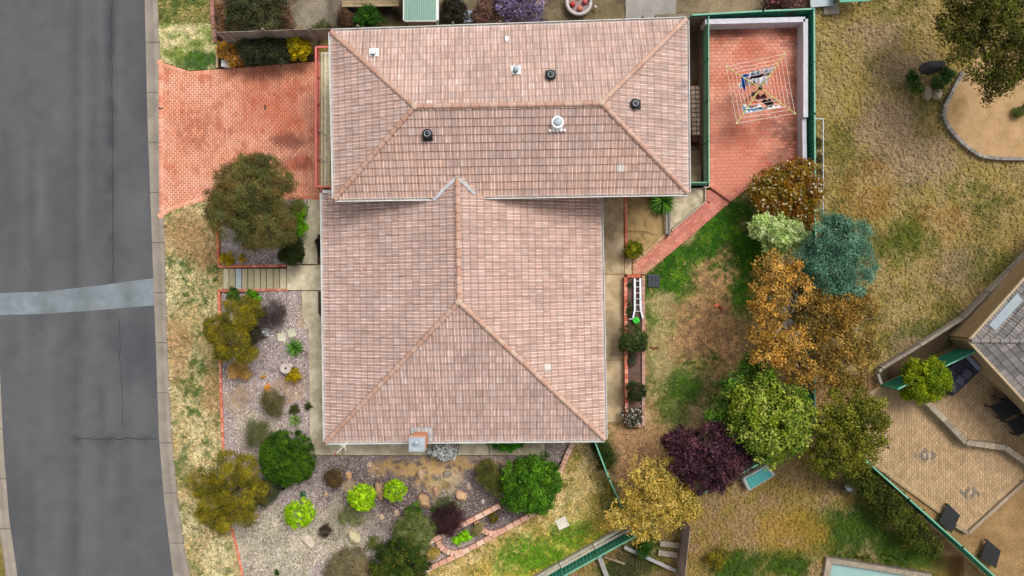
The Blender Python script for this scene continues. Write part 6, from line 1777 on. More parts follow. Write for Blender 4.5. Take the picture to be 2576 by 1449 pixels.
bush('purple flowering wisteria shrub behind the upper roof', 'shrub', 'shrub', [(1270, 8, 30), (1300, 22, 34), (1335, 12, 30), (1350, 40, 18), (1320, -14, 30)], 1.0, [A(150, 136, 176), A(170, 156, 196), A(120, 104, 136), A(96, 84, 96)], L=.1, Wd=.06, sig=.09, dens=.7)
bush('brown leafed shrub left of the purple wisteria', 'shrub', 'shrub', [(1225, 18, 26), (1210, 40, 22), (1240, 50, 18)], .7, [A(130, 98, 84), A(150, 112, 96), A(100, 80, 68)], L=.09, Wd=.04, sig=.09, dens=.7)
bush('dark shrub between the pale green shed and the brown shrub', 'shrub', 'shrub', [(1140, 16, 26), (1160, 36, 20), (1130, 44, 18)], .7, [A(52, 48, 38), A(44, 56, 28), A(70, 62, 48)], L=.09, Wd=.04, sig=.09)
sh = thing('garden_shed', 'small garden shed with a flat pale green metal roof', 'shed', P(1057, 0, 2.0))
q0 = P(1017, 51, 4.1); q1 = P(1097, -90, 4.1)
MB().box((q0.x + q1.x) / 2, (q0.y + q1.y) / 2, 2.95, q1.x - q0.x - .1, q1.y - q0.y - .1, 2.1).build('wall', mat('shed_wall', A(150, 160, 140), var=.15), sh)
rf = MB(); n = 34; V = []
for y_ in (q0.y - .04, q1.y):
    for i in range(n + 1): V.append((q0.x + (q1.x - q0.x) * i / n, y_, 4.1 + (.02 if i % 2 else 0)))
rf.add(V, [(i, i + 1, n + 2 + i, n + 1 + i) for i in range(n)]); rf.add([(v[0], v[1], v[2] - .015) for v in V], [(i, i + 1, n + 2 + i, n + 1 + i)[::-1] for i in range(n)])
rf.build('roof', mat('pale_green_roof', A(140, 176, 160), rough=.5, var=.08, scale=1.2), sh)
b = MB(); b.beam((q0.x, q0.y - .03, 4.06), (q1.x, q0.y - .03, 4.06), .05, .1); b.beam((q1.x + .06, q0.y, 4.06), (q1.x + .06, q1.y, 4.06), .12, .1); b.beam((q0.x - .03, q0.y, 4.06), (q0.x - .03, q1.y, 4.06), .05, .1)
b.build('gutter', GUTTER, sh)
dk = thing('timber_deck', 'edge of a beige slatted timber deck at the top left of the pale green shed', 'deck', P(925, -4, 2.3))
for k in range(5):
    b = MB(); b.beam(P(860, 14 - k * 8, 2.35), P(1004, 12 - k * 8, 2.35), .14, .04, mixc(A(150, 132, 100), A(176, 156, 120), random.random())); b.build('board', WOOD, dk)
q = P(1180, 47, 2.2); o = thing('storage_tub', 'pale blue plastic tub behind the upper roof near the purple wisteria', 'tub', q - Vector((0, 0, .2)))
b = MB(); b.box(q.x, q.y, q.z, .5, .5, .5, .1, A(150, 166, 186)); b.build('body', PLASTIC, o, bevel=.03); b = MB(); b.box(q.x, q.y, q.z + .27, .54, .54, .05, .1, A(170, 182, 196)); b.build('lid', PLASTIC, o)
q = P(1456, 6, 2.2); o = thing('paddling_pool', 'round paddling pool with red and white floats at the top edge', 'paddling pool', q - Vector((0, 0, .2)))
b = MB(); rr = 30 * S(2.2)
b.tube([(q.x + rr * math.cos(t), q.y + rr * math.sin(t), q.z) for t in np.linspace(0, 2 * math.pi, 25)], .09, 8, A(206, 196, 196)); b.build('ring', PLASTIC, o, smooth=True)
b = MB(); b.lathe(q.x, q.y, [(rr, q.z - .12), (rr, q.z - .1)], 24, A(150, 120, 116)); b.build('floor', PLASTIC, o)
for k, c in enumerate((A(200, 70, 60), A(214, 120, 100), A(206, 90, 96), A(220, 214, 210))):
    a = k * 1.5 + 3.4; b = MB(); b.lathe(q.x + .3 * math.cos(a), q.y + .3 * math.sin(a), [(.05, q.z - .1), (.14, q.z - .03), (.12, q.z + .06), (.04, q.z + .1)], 10, c); b.build('float', PLASTIC, o, smooth=True)
b = MB(); q = P(1497, 19, 2.0); b.lathe(q.x, q.y, [(.07, q.z), (.1, q.z + .05), (.06, q.z + .14)], 10, A(200, 196, 186)); props(b.build('ball', PLASTIC, smooth=True), 'small pale ball on the bare yard right of the paddling pool', 'ball')
drape('slab', [(1574, -80), (1702, -80), (1700, 46), (1574, 50)], 14, CONC, lambda x, y: mixc(A(148, 144, 138), A(176, 172, 164), fbm(x / 9, y / 9, 301)), off=.02)
o = thing('shrub_pots', 'dark flowerpots with reddish flowers beyond the patio wall at the top', 'pots', P(1960, 10, 2.0)); bpy.data.objects.remove(o)
bush('dark reddish shrub beyond the top right corner of the patio', 'shrub', 'shrub', [(1935, 10, 20), (1965, 4, 22), (1985, 22, 16), (2005, 8, 16)], .6, [A(86, 62, 56), A(70, 56, 50), A(110, 70, 66)], L=.09, Wd=.04, sig=.08, accent=([A(214, 130, 120)], .08, .1))
o = MB().box(0, 0, 0, .75, .5, .18, .1, A(170, 158, 144)).build('paving_stone', STONE, None, bevel=.03); o.location = P(2090, 24, 2.05); props(o, 'single pale block beyond the top right corner of the plot', 'block')
sheet = thing('steel_sheet', 'green metal sheet roof edge at the very top right of the picture', 'roof sheet', P(2150, -20, 3.0))
b = MB(); b.prism([tuple(P(2112, 6, 3.0))[:2], tuple(P(2190, 2, 3.0))[:2], tuple(P(2186, -70, 3.0))[:2], tuple(P(2112, -70, 3.0))[:2]], 2.96, 3.0); b.build('sheet', GREEN, sheet)
for x in (2116, 2184):
    b = MB(); q = P(x, -10, 2.9); b.box(q.x, q.y, 2.45, .06, .06, 1.0); b.build('post', GREEN, sheet)
o = MB().box(0, 0, 0, 1.1, .8, .06, .08, A(158, 172, 178)).build('tarp', PLASTIC, None); o.location = P(2066, -4, 2.3); props(o, 'pale blue panel lying at the top right beside the green metal sheet', 'panel')
# --- east yard
bush('large olive green tree at the top right with a lower hanging branch', 'tree', 'tree', [(2430, 60, 62, 0), (2480, 40, 70, .6), (2540, 60, 70, .6), (2400, 120, 40, -.3), (2460, 140, 62, .3), (2530, 150, 62, .3), (2500, 205, 40, -.2), (2580, 120, 60, .4), (2470, -30, 70, .4), (2420, 10, 50), (2385, 70, 34, -.4), (2480, 225, 26, -.4)], 3.4, [A(92, 98, 24), A(74, 80, 18), A(112, 116, 36), A(60, 62, 20), A(96, 80, 36)], L=.14, Wd=.07, sig=.15, per=12, dens=.42, tree=True, trunk=.14, flat=.55, rough=.25, stem=(2452, 95))
SB = [(2380, 262), (2374, 284), (2390, 325), (2440, 374), (2482, 393), (2560, 397), (2700, 395), (2700, 130), (2480, 130), (2420, 180)]
drape('sand_bed', SB, 12, SOIL, lambda x, y: mixc(mixc(A(204, 168, 126), A(186, 150, 106), fbm(x / 22, y / 22, 311)), A(140, 116, 56), .5 * sstep(.6, .75, fbm(x / 12, y / 12, 312))), off=.05)
er = thing('stone_edging', 'grey stone edging curving round the tan sand bed under the big tree', 'garden edging', P(2400, 330, 2.0))
epts = [P(x, y, 2.1) for x, y in smooth([(2420, 182), (2392, 235), (2372, 284), (2388, 326), (2438, 376), (2481, 396), (2560, 400), (2700, 398)], 4)]
for p, d, L in along(epts, .42):
    b = MB(); b.beam(p - d * (L / 2 - .01), p + d * (L / 2 - .01), .16, .26, mixc(A(136, 130, 122), A(176, 168, 158), random.random())); b.build('stone', STONE, er)
b = thing('rock_heap', 'dark rock heap under the left side of the big tree', 'rocks', P(2340, 170, 2.0)); bpy.data.objects.remove(b)
rock('dark grey flat boulder under the left side of the big top right tree', 2345, 168, 30, 15, .3, .25, A(66, 62, 62), 21)
rock('pale stone below the dark boulder near the big tree', 2330, 232, 12, 18, .25, .1, A(176, 158, 136), 22)
rock('round pale stone right of the taller pale stone near the big tree', 2356, 238, 14, 12, .2, .1, A(184, 166, 142), 23)
bush('dark green leafy plant left of the pale stones under the big tree', 'plant', 'leafy_plant', [(2298, 205, 16), (2304, 225, 14), (2292, 190, 12)], .35, [A(60, 92, 24), A(48, 76, 20), A(80, 110, 36)], L=.13, Wd=.06, sig=.08, trunk=.015)
bush('dark green leafy plant right of the pale stones under the big tree', 'plant', 'leafy_plant', [(2360, 208, 18), (2380, 190, 18)], .35, [A(60, 96, 34), A(48, 76, 24), A(90, 116, 60)], L=.13, Wd=.06, sig=.08, trunk=.015)
bush('tiny green sprout near the right edge of the sand bed', 'plant', 'small_plant', [(2560, 284, 12), (2572, 276, 10)], .2, [A(96, 120, 50), A(120, 120, 70)], L=.12, Wd=.03, sig=.06, trunk=0)
tl_ = thing('wire_trellis', 'thin grey metal trellis frame standing beyond the right boundary fence', 'trellis', P(2060, 420, 2.0))
b = MB()
for y in (299, 420, 540): b.tube([P(2071, y, 2.0), P(2071, y, 3.5)], .025, 6)
b.tube([P(2071, 299, 3.5), P(2071, 540, 3.5)], .022, 6); b.tube([P(2071, 299, 3.5), P(2050, 299, 3.5)], .022, 6)
b.build('frame', GALV, tl_)
m_ = MB()
for k in range(16): m_.tube([P(2071, 303 + k * 15, 2.05), P(2071, 303 + k * 15, 3.48)], .006, 4)
for k in range(6): m_.tube([P(2071, 300, 2.2 + k * .24), P(2071, 540, 2.2 + k * .24)], .006, 4)
o = m_.build('mesh_wire', GALV, tl_); o['kind'] = 'stuff'
bush('dark climbing plant at the foot of the wire trellis', 'plant', 'climber', [(2058, 400, 10), (2060, 440, 11), (2059, 480, 10), (2056, 360, 9)], .5, [A(70, 66, 44), A(96, 90, 40), A(56, 56, 36)], L=.1, Wd=.04, sig=.09, trunk=.02)
# timber retaining wall running diagonally
tw = thing('sleeper_wall', 'long grey timber retaining wall running diagonally up to the right edge', 'retaining wall', P(2300, 870, 2.1))
tp = [P(2207, 935, 2.25), P(2214, 926, 2.25), P(2310, 868, 2.25), P(2418, 800, 2.25), P(2482, 735, 2.25), P(2590, 628, 2.25), P(2760, 470, 2.25)]
for p, d, L in along(tp, 1.9):
    b = MB(); b.beam(p - d * (L / 2 - .02), p + d * (L / 2 - .02), .14, .4, mixc(A(150, 138, 124), A(182, 170, 154), random.random())); b.build('sleeper', WOOD, tw)
MB().beam(P(2205, 940, 2.25), P(2214, 965, 2.25), .12, .35, A(160, 154, 146)).build('sleeper', WOOD, tw)
drape('garden_bed', [(2210, 938), (2312, 874), (2420, 806), (2486, 740), (2592, 634), (2700, 540), (2700, 560), (2560, 690), (2470, 790), (2425, 852), (2218, 966)], 12, SOIL, lambda x, y: mixc(mixc(A(84, 62, 50), A(116, 92, 76), fbm(x / 9, y / 9, 321)), A(70, 84, 30), .7 * sstep(.55, .7, fbm(x / 26, y / 26, 322))), off=.03)
drape('path', [(2700, 566), (2562, 694), (2474, 793), (2428, 852), (2448, 880), (2480, 930), (2700, 1200)], 12, CONC, lambda x, y: mixc(A(176, 146, 108), A(156, 128, 92), fbm(x / 20, y / 20, 323)), off=.04)
steel_fence('dark green steel fence below the diagonal timber wall on the right', [P(2218, 968, 2.05), P(2424, 869, 2.05)], 1.5, panel=2.3)
# brick paved yard of the south-eastern neighbour
PAVED = [(2190, 985), (2225, 962), (2424, 872), (2470, 935), (2700, 1205), (2570, 1216), (2434, 1338), (2400, 1320), (2152, 1140), (2130, 1060)]
def paved_col(x, y):
    c = mixc(A(184, 154, 116), A(200, 170, 132), fbm(x / 26, y / 26, 331))
    for cx, cy in ((2331, 1146), (2441, 1240)):
        d = np.abs(x - cx) / 30 + np.abs(y - cy) / 15
        c = mixc(c, A(132, 122, 112), ((d < 1) & (d > .42)).astype(float) * .85)
        c = mixc(c, A(206, 190, 164), (d < .3).astype(float) * .7)
    return c
PV = drape('paved_yard', PAVED, 14, SOIL, lambda x, y: mixc(A(136, 110, 78), A(150, 122, 88), fbm(x / 8, y / 8, 332)), zf=lambda x, y: zt(x, y) + .015)
pave(PV, PAVED, (.235, .118), .008, 1.57, lambda x, y: zt(np.asarray(x, float), np.asarray(y, float)) + .04, paved_col, palette([A(184, 154, 116), A(200, 170, 132)], 10, 6), 'yard', 300, (2200, 1010))
lw = thing('low_stone_wall', 'low grey stone wall bending across the neighbouring paved yard', 'garden wall', P(2400, 1080, 2.0))
for p, d, L in along([P(x, y, 2.3) for x, y in ((2316, 1000), (2372, 1056), (2424, 1111), (2470, 1117), (2522, 1124), (2580, 1165), (2680, 1250))], .45):
    b = MB(); b.beam(p - d * (L / 2 - .008), p + d * (L / 2 - .008), .26, .5, mixc(A(150, 138, 122), A(184, 168, 146), random.random())); b.build('stone', STONE, lw)
cb = thing('concrete_curb', 'pale concrete curb along the lower right side of the paved yard', 'curb', P(2500, 1280, 2.0))
for p, d, L in along([P(2582, 1206, 2.1), P(2434, 1340, 2.1), P(2402, 1322, 2.1)], 1.2):
    b = MB(); b.beam(p - d * (L / 2 - .005), p + d * (L / 2 - .005), .15, .2, mixc(A(160, 142, 120), A(182, 164, 140), random.random())); b.build('curb_stone', CONC, cb)
steel_fence('long green steel fence running diagonally down the lower right', [P(2146, 1143, 2.0), P(2250, 1236, 2.0), P(2380, 1352, 2.0), P(2500, 1462, 2.0), P(2600, 1550, 2.0)], 1.3, panel=2.4)
hd = bush('dark green hedge lining the left side of the diagonal green fence', 'hedge', 'hedge', [(2110, 1165, 34), (2150, 1185, 34), (2190, 1220, 34), (2225, 1260, 36), (2255, 1300, 36), (2290, 1335, 36), (2330, 1370, 32), (2245, 1250, 26), (2300, 1310, 26), (2080, 1175, 26), (2205, 1245, 30)], .8, [A(64, 80, 16), A(50, 64, 14), A(84, 98, 22), A(96, 96, 26)], L=.12, Wd=.06, sig=.12, dens=.6, low=-.1)
bush('clipped yellow green ball bush beside the dark green fence on the right', 'bush', 'bush', [(2312, 962, 44), (2340, 955, 44), (2326, 945, 42, .1), (2325, 972, 40)], 1.2, [A(132, 150, 6), A(108, 134, 8), A(154, 164, 8), A(90, 116, 10)], L=.09, Wd=.05, sig=.07, rough=.06, dens=1.0)
# outdoor lounge
ls = thing('outdoor_lounge', 'dark grey outdoor lounge bed beside the yellow green ball bush', 'outdoor sofa', P(2405, 935, 2.05))
DG = mat('charcoal_fabric', A(66, 68, 82), rough=.9, var=.15, fine=.1); DG2 = mat('grey_cushion', A(96, 98, 114), rough=.9, var=.1)
ax = (P(2440, 915, 2.4) - P(2376, 975, 2.4)); u_ = ax.normalized(); v_ = Vector((-u_.y, u_.x, 0)); c0_ = P(2409, 940, 2.4); rot = math.atan2(u_.y, u_.x)
b = MB(); b.box(c0_.x, c0_.y, 2.24, 1.85, 1.3, .36, rot); b.build('base', BLACK, ls, bevel=.03)
for k in (-1, 1):
    p = c0_ + u_ * .44 * k; b = MB(); b.box(p.x, p.y, 2.5, .86, 1.1, .16, rot); b.build('cushion', DG, ls, bevel=.04)
p = c0_ + v_ * .58; b = MB(); b.box(p.x, p.y, 2.6, 1.8, .2, .5, rot); b.build('backrest', DG, ls, bevel=.04)
p = c0_ + u_ * .82; b = MB(); b.box(p.x, p.y, 2.68, .22, .9, .12, rot); b.build('bolster', mat('pale_cushion', A(150, 158, 176), rough=.9, var=.1), ls, bevel=.04)
for k in (-.2, .25):
    p = c0_ + u_ * k - v_ * .2; b = MB(); b.box(p.x, p.y, 2.61, .4, .4, .09, rot + .3); b.build('pillow', DG2, ls, bevel=.03)
# black tables
def slab_table(label, quad, z, legs=True, name='outdoor_table', cat='table', th=.05):
    pts = [P(x, y, z) for x, y in quad]; cc = sum(pts, Vector()) / 4
    o = thing(name, label, cat, Vector((cc.x, cc.y, 2.05)))
    b = MB(); b.prism([(p.x, p.y) for p in pts], z - th, z); b.build('top', mat('black_top', (.012, .011, .012), rough=.5, var=.2), o, bevel=.008)
    for p in pts:
        q = p.lerp(cc, .12); b = MB(); b.box(q.x, q.y, (z - th + 2.03) / 2, .06, .06, z - th - 2.03); b.build('leg', BLACK, o)
    return o
slab_table('black square outdoor table left of its twin near the grey tiled house', [(2490, 1023), (2536, 1004), (2571, 1033), (2525, 1058)], 2.6)
slab_table('black square outdoor table at the right edge near the grey tiled house', [(2532, 1062), (2576, 1043), (2606, 1072), (2561, 1098)], 2.6)
slab_table('black square low table beside the diagonal green fence, nearer the paved yard', [(2384, 1266), (2416, 1297), (2394, 1342), (2362, 1312)], 2.28)
slab_table('black square low table beside the diagonal green fence, further down', [(2484, 1357), (2518, 1386), (2506, 1430), (2466, 1404)], 2.28)
bush('pale dried flowers along the wall of the grey tiled house', 'plant', 'dried_flowers', [(2520, 995, 12), (2540, 1000, 12), (2560, 1030, 12), (2500, 990, 10)], .3, [A(120, 104, 90), A(150, 138, 126), A(96, 80, 66)], L=.08, Wd=.03, sig=.08, dens=.5, trunk=.01)
# grey tiled house on the right
NH = thing('neighbour_house', 'neighbouring house with a grey tiled hip roof at the right edge', 'house', P(2700, 900, 2.0))
zn, znr = 4.6, 6.6
nc = P(2442, 857, zn); n_a = P(2562, 722, zn); n_b = P(2580, 1007, zn)
ua = (n_a - nc).normalized(); ub = (n_b - nc).normalized()
LA, LB = 9.0, 10.0
ca_ = nc + ua * LA; cb_2 = nc + ub * LB
rin = nc + (ua + ub).normalized() * (5.2 * 1.41) + Vector((0, 0, znr - zn))
ra = rin + ua * 4.5
rb = rin + ub * 5.0
GREYT = [A(142, 136, 132), A(136, 130, 126), A(150, 143, 138), A(126, 121, 118), A(158, 150, 146)]
NF = {'A': Face([nc, ca_, ra, rin] if False else [nc, ca_, ca_ + (rin - nc) * .98 + ua * 0, rin], nc, ca_), 'B': Face([cb_2, nc, rin, cb_2 + (rin - nc) * .98], cb_2, nc)}
_sv = TILE_COLS; TILE_COLS = GREYT
b = MB()
for fc in NF.values(): b.add([p - fc.n * .03 for p in fc.pts], [tuple(range(4))], A(110, 105, 100))
nr = b.build('roof', TILE, NH)
bm = bmesh.new(); ly = bm.verts.layers.float_color.new('Col'); nwhole = 0; _NM = {}
for k, fc in enumerate(NF.values()):
    lst = []
    tile_face(fc, bm, ly, nr, lst, 40 + k)
    for (f_, u0, v0, c, li, dd) in lst:
        ctr = f_.at(u0, v0); x, y = px_of(ctr.x, ctr.y, ctr.z)
        if x > 2640 or y > 1120: continue
        if nwhole < 300 and x < 2590 and y < 1010:            # those in the picture are tiles of their own
            nwhole += 1; key = (nwhole * 7) % 12
            if key not in _NM:
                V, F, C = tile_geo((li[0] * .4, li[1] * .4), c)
                me = bpy.data.meshes.new('tile'); me.from_pydata(V, [], F); set_col(me, np.array(C)); me.materials.append(TILE); _NM[key] = me
            o = link('tile', _NM[key], nr, f_.at(u0, v0) - root_loc(nr))
            o.rotation_euler = Matrix((f_.u, f_.v, f_.n)).transposed().to_euler()
            continue
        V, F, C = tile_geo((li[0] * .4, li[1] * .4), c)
        bv = []
        for (a, b_, h), cc in zip(V, C):
            q = bm.verts.new(f_.at(u0 + a, v0 + b_, h) - root_loc(nr)); q[ly] = (*np.clip(cc, 0, 1), 1); bv.append(q)
        for f in F: bm.faces.new([bv[i] for i in f])
me = bpy.data.meshes.new('tile'); bm.to_mesh(me); bm.free(); me.materials.append(TILE); o = link('tile', me, nr); o['kind'] = 'stuff'
TILE_COLS = _sv
GCAP = [A(150, 143, 138), A(160, 152, 148)]
_CAPM.clear(); _cs = CAPC; CAPC = GCAP * 2
caps(nr, nc, rin)
CAPC = _cs; _CAPM.clear()
nwall = mat('tan_brick_wall', A(190, 160, 120), rough=.9, var=.15, fine=.15)
ins = (ua + ub).normalized() * .6
w0 = nc + ins; b = MB(); b.beam(Vector((w0.x, w0.y, 3.3)), Vector((w0.x, w0.y, 3.3)) + ua * (LA - .6), .22, 2.5); b.beam(Vector((w0.x, w0.y, 3.3)), Vector((w0.x, w0.y, 3.3)) + ub * (LB - .6), .22, 2.5); b.build('wall', nwall, NH)
b = MB(); b.beam(nc - ub * .06 + Vector((0, 0, -.03)), ca_ - ub * .06 + Vector((0, 0, -.03)), .12, .12); b.beam(nc - ua * .06 + Vector((0, 0, -.03)), cb_2 - ua * .06 + Vector((0, 0, -.03)), .12, .12); b.build('gutter', mat('beige_gutter', A(196, 176, 142), var=.1), NH)
sk = NF['A']; p = [sk.at((sk.hit(x, y) - sk.o).dot(sk.u), (sk.hit(x, y) - sk.o).dot(sk.v), .07) for x, y in ((2486, 818), (2503, 832), (2572, 757), (2558, 738))]
b = MB(); b.add([q - sk.n * .05 for q in p] + p, [(4, 5, 6, 7), (0, 1, 5, 4), (1, 2, 6, 5), (2, 3, 7, 6), (3, 0, 4, 7)]); b.build('roof_panel', mat('pale_blue_panel', A(150, 164, 172), rough=.35, var=.1), NH)
# --- south yard
pf_ = thing('paling_fence', 'pinkish grey paling fence running down from the yellow tree in the lower yard', 'fence', P(1710, 1380, 2.0))
a = P(1717, 1300, 1.9); b2 = P(1698, 1475, 1.9); n_ = 20
for j in range(n_):
    p = a + (b2 - a) * (j + .5) / n_
    MB().box(p.x, p.y, p.z + .8, .02, .165, 1.6, math.atan2(b2.y - a.y, b2.x - a.x) + math.pi / 2, mixc(A(170, 146, 136), A(196, 170, 158), random.random())).build('paling', WOOD, pf_)
r = MB(); r.beam(a + Vector((.05, 0, 1.3)), b2 + Vector((.05, 0, 1.3)), .05, .08, A(150, 130, 120)); r.build('rail', WOOD, pf_)
def pxl(label, name, cat, a, b_, z, w, h, c, m=WOOD):
    o = MB().beam(P(*a, z), P(*b_, z), w, h, c).build(name, m); return props(o, label, cat)
pxl('long grey plank slanting through the lower yard', 'plank', 'plank', (1570, 1376), (1700, 1436), 2.15, .16, .1, A(176, 172, 170))
pxl('grey plank near the bottom edge left in the lower yard', 'plank', 'plank', (1508, 1400), (1534, 1470), 2.15, .22, .1, A(170, 166, 160))
pxl('pale bench like slab upper of two beside the paling fence', 'timber_slab', 'slab', (1660, 1366), (1708, 1372), 2.1, .26, .12, A(164, 150, 134))
pxl('pale bench like slab lower of two beside the paling fence', 'timber_slab', 'slab', (1656, 1390), (1704, 1396), 2.1, .26, .12, A(164, 150, 134))
pxl('thin dark edging strip in the lower yard left of the planks', 'timber_slab', 'edging', (1520, 1400), (1572, 1418), 2.06, .1, .12, A(150, 130, 104))
bush('green shrub in the lower yard beside the long grey plank', 'shrub', 'shrub', [(1622, 1372, 15), (1616, 1386, 13)], .5, [A(50, 96, 14), A(40, 76, 12)], L=.09, Wd=.045, sig=.08)
bush('yellow olive shrub in the lower yard right of the paling fence', 'shrub', 'shrub', [(1800, 1410, 20), (1815, 1390, 16)], .4, [A(150, 136, 30), A(120, 110, 28)], L=.09, Wd=.045, sig=.09, dens=.6)
tb = thing('garden_spa', 'rectangular teal topped spa with a pale rim beyond the back fence', 'spa', P(1905, 1205, 2.0))
q0, q1, q2, q3 = [P(x, y, 2.5) for x, y in ((1868, 1206), (1932, 1170), (1954, 1196), (1884, 1238))]
b = MB(); b.prism([(p.x, p.y) for p in (q0, q1, q2, q3)], 2.0, 2.46, A(196, 196, 196)); b.build('shell', PLASTIC, tb, bevel=.06)
cc = (q0 + q1 + q2 + q3) / 4
b = MB(); b.prism([tuple(p.lerp(cc, .2))[:2] for p in (q0, q1, q2, q3)], 2.44, 2.49, A(70, 160, 156)); b.build('cover', PLASTIC, tb, bevel=.02)
q = P(2137, 1226, 2.25); b = MB(); b.lathe(q.x, q.y, [(.16, 2.05), (.2, 2.2), (.17, 2.36), (.08, 2.42)], 12, A(184, 200, 206)); props(b.build('bucket', PLASTIC, smooth=True), 'pale blue upturned bucket at the edge of the diagonal hedge', 'bucket')
pool = thing('swimming_pool', 'aqua swimming pool with grey timber coping at the bottom right edge', 'pool', P(2210, 1440, 2.0))
o1 = [(2079, 1403), (2345, 1446), (2336, 1530), (2066, 1490)]
i1 = [(2094, 1418), (2325, 1456), (2320, 1525), (2084, 1480)]
for k in range(4):
    a, b_ = o1[k], o1[(k + 1) % 4]; c, d = i1[(k + 1) % 4], i1[k]
    m_ = MB(); m_.prism([tuple(P(*p, 2.2))[:2] for p in (a, b_, c, d)], 1.6, 2.2 + .003 * k, mixc(A(150, 136, 118), A(180, 166, 148), random.random())); m_.build('coping', WOOD, pool, bevel=.02)
b = MB(); b.prism([tuple(P(*p, 2.0))[:2] for p in i1], 1.5, 1.95, A(168, 200, 192)); b.build('water', mat('pool_water', A(160, 196, 190), rough=.08, var=.06, scale=.6, spec=.6), pool)

# ================================================================ GRASS, MULCH CHIPS, LEAF LITTER (nobody could count these)
def scatter(poly, per_m2, z=2.0, seed=0):
    r = np.random.default_rng(seed)
    a = np.array(poly, float); x0, y0 = a.min(0); x1, y1 = a.max(0)
    n = int((x1 - x0) * (y1 - y0) * S(z) ** 2 * per_m2)
    x = r.uniform(x0, x1, n); y = r.uniform(y0, y1, n); ok = pip(poly, x, y)
    return x[ok], y[ok], r
def tufts(name, poly, colf, per_m2, hgt, seed, wid=.03, zf=zt, contrast=.45, gain=1.75, fleck=0):
    x, y, r = scatter(poly, per_m2, seed=seed)
    # gather in patches
    k = fbm(x / 6, y / 6, seed + 400) + .25 * r.random(len(x)); ok = k > .48
    x, y = x[ok], y[ok]
    n = len(x); B = 4
    C = P_np(x, y, zf(x, y)); col = colf(x, y)
    gk = (1 - sstep(.95, 1.2, col[:, 1] / (col[:, 0] + 1e-4)))[:, None]
    col = col * (1.15 + (gain - 1.15) * gk)
    if fleck:
        fk = r.random(n) < fleck; col[fk] = mixc(A(128, 132, 50), A(96, 104, 34), r.random(fk.sum()))
    col = col * r.uniform(1 - contrast, 1 + contrast * 1.2, (n, 1))
    a = r.uniform(0, 2 * math.pi, (n, B)); lean = r.uniform(.8, 1.5, (n, B)); h = hgt * r.uniform(.5, 1.3, (n, B))
    base = C[:, None, :] + np.stack([np.cos(a), np.sin(a), 0 * a], -1) * .012
    side = np.stack([-np.sin(a), np.cos(a), 0 * a], -1) * (wid * .5)
    tip = base + np.stack([np.cos(a) * np.sin(lean), np.sin(a) * np.sin(lean), np.cos(lean)], -1) * h[..., None]
    mid = base * .45 + tip * .55 + np.array([0, 0, .012])
    V = np.stack([base - side * .7, base + side * .7, mid + side, tip, mid - side], 2).reshape(-1, 3)
    i5 = np.arange(n * B) * 5
    F = np.concatenate([np.stack([i5, i5 + 1, i5 + 2], 1), np.stack([i5, i5 + 2, i5 + 4], 1), np.stack([i5 + 4, i5 + 2, i5 + 3], 1)])
    cc = np.repeat(col, B, 0) * r.uniform(.85, 1.15, (n * B, 1))
    o = np_mesh(name, V, F, np.repeat(cc, 5, 0), LEAF)
    o['kind'] = 'stuff'
    return o
tufts('grass', VERGE, verge_col, 300, .085, 1, fleck=.11)
tufts('grass', TOPV, top_verge_col, 300, .085, 2)
tufts('grass', BACK, back_col, 280, .07, 3)
tufts('grass', BOTL, bottom_col, 300, .085, 4, fleck=.12)
EASTY = [(2045, -20), (2600, -20), (2600, 620), (2480, 730), (2414, 796), (2206, 928), (2180, 1000), (2045, 1090)]
tufts('grass', EASTY, neigh_col, 110, .09, 5, .04, contrast=.25, gain=1.6)
SOUTHY = [(1410, 1452), (1590, 1345), (2036, 1110), (2080, 1180), (2180, 1240), (2330, 1385), (2346, 1438), (2076, 1395), (2062, 1475), (1400, 1475)]
tufts('grass', SOUTHY, neigh_col, 150, .09, 6, .04, contrast=.25, gain=1.6)
tufts('grass', [(398, -20), (528, -20), (536, 60), (400, 60)], neigh_col, 200, .08, 7)
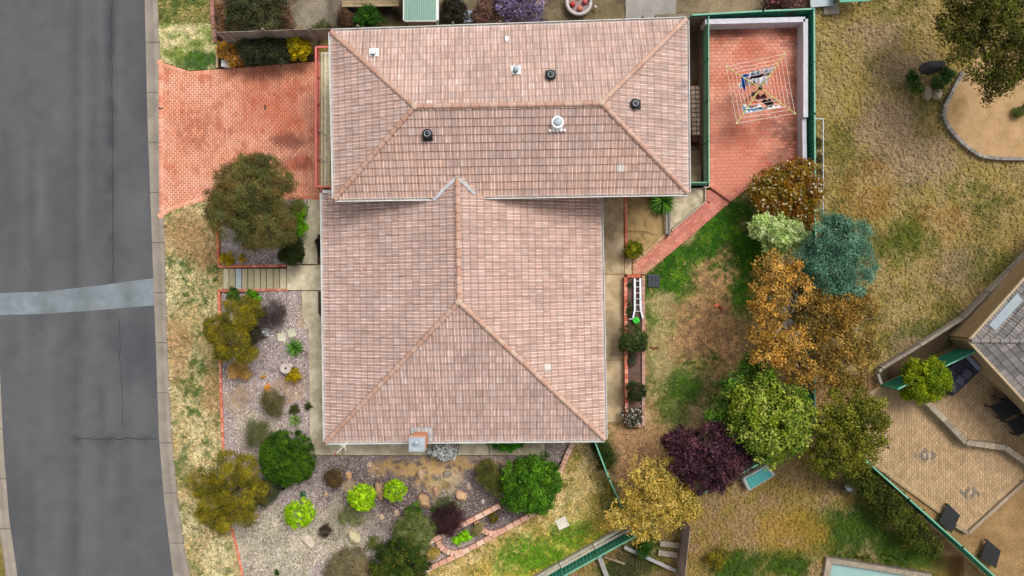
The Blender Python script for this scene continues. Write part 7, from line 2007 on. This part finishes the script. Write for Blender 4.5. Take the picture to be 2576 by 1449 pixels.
def chips(name, poly, cols, per_m2, L, seed, zf=zt, wfun=None, lift=.015, gain=1.65, wf=.4):
    x, y, r = scatter(poly, per_m2, seed=seed)
    if wfun is not None:
        ok = r.random(len(x)) < wfun(x, y); x, y = x[ok], y[ok]
    C = P_np(x, y, zf(x, y) + lift); n = len(x)
    cols = np.array(cols)
    col = cols[r.integers(0, len(cols), n)] * r.uniform(.75, 1.25, (n, 1)) * (.8 + .4 * fbm(x / 40, y / 40, seed))[:, None]
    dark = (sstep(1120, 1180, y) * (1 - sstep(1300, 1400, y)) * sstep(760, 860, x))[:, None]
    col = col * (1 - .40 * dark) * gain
    nrm = np.tile([0, 0, 2.2], (n, 1))
    V, F, Cc = leaf_arrays(C, nrm, L, L * wf, col, r)
    o = np_mesh(name, V, F, Cc, SOIL); o['kind'] = 'stuff'
CHIPC = [A(198, 186, 180), A(178, 164, 160), A(152, 138, 136), A(120, 106, 104), A(90, 76, 76), A(226, 214, 206), A(164, 142, 130)]
ochre_free = lambda x, y: 1 - .93 * np.clip(np.maximum.reduce([blob(x, y, 1115, 1168, 55, 22), blob(x, y, 1060, 1180, 75, 18), blob(x, y, 985, 1166, 36, 14), blob(x, y, 1095, 1215, 45, 30) * .9, blob(x, y, 600, 1000, 40, 40) * .7, blob(x, y, 735, 975, 40, 40) * .7]), 0, 1)
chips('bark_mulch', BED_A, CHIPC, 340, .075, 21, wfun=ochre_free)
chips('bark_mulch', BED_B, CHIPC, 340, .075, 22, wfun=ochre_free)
weed_w = lambda x, y: np.clip(np.maximum.reduce([blob(x, y, 680, 1370, 150, 90), .7 * blob(x, y, 860, 1330, 80, 80), .4 * blob(x, y, 650, 1090, 60, 60)]), 0, 1)
chips('dry_grass', BED_B, [A(222, 212, 196), A(206, 196, 178), A(158, 156, 116), A(194, 182, 164)], 420, .16, 23, wfun=weed_w, lift=.03, wf=.16, gain=1.3)
chips('leaf_litter', [(1640, 600), (1880, 480), (2020, 470), (2030, 1080), (1600, 1300), (1630, 800)], [A(214, 180, 110), A(196, 150, 90), A(170, 120, 70), A(226, 200, 140)], 3.2, .10, 24, lift=.05, gain=1.0)
chips('leaf_litter', [(1578, 484), (1674, 484), (1674, 590), (1598, 656), (1578, 642)], [A(130, 104, 66), A(110, 86, 56), A(220, 190, 140)], 16, .05, 25, zf=lambda x, y: zt(x, y) + .02)
# white patch tiles
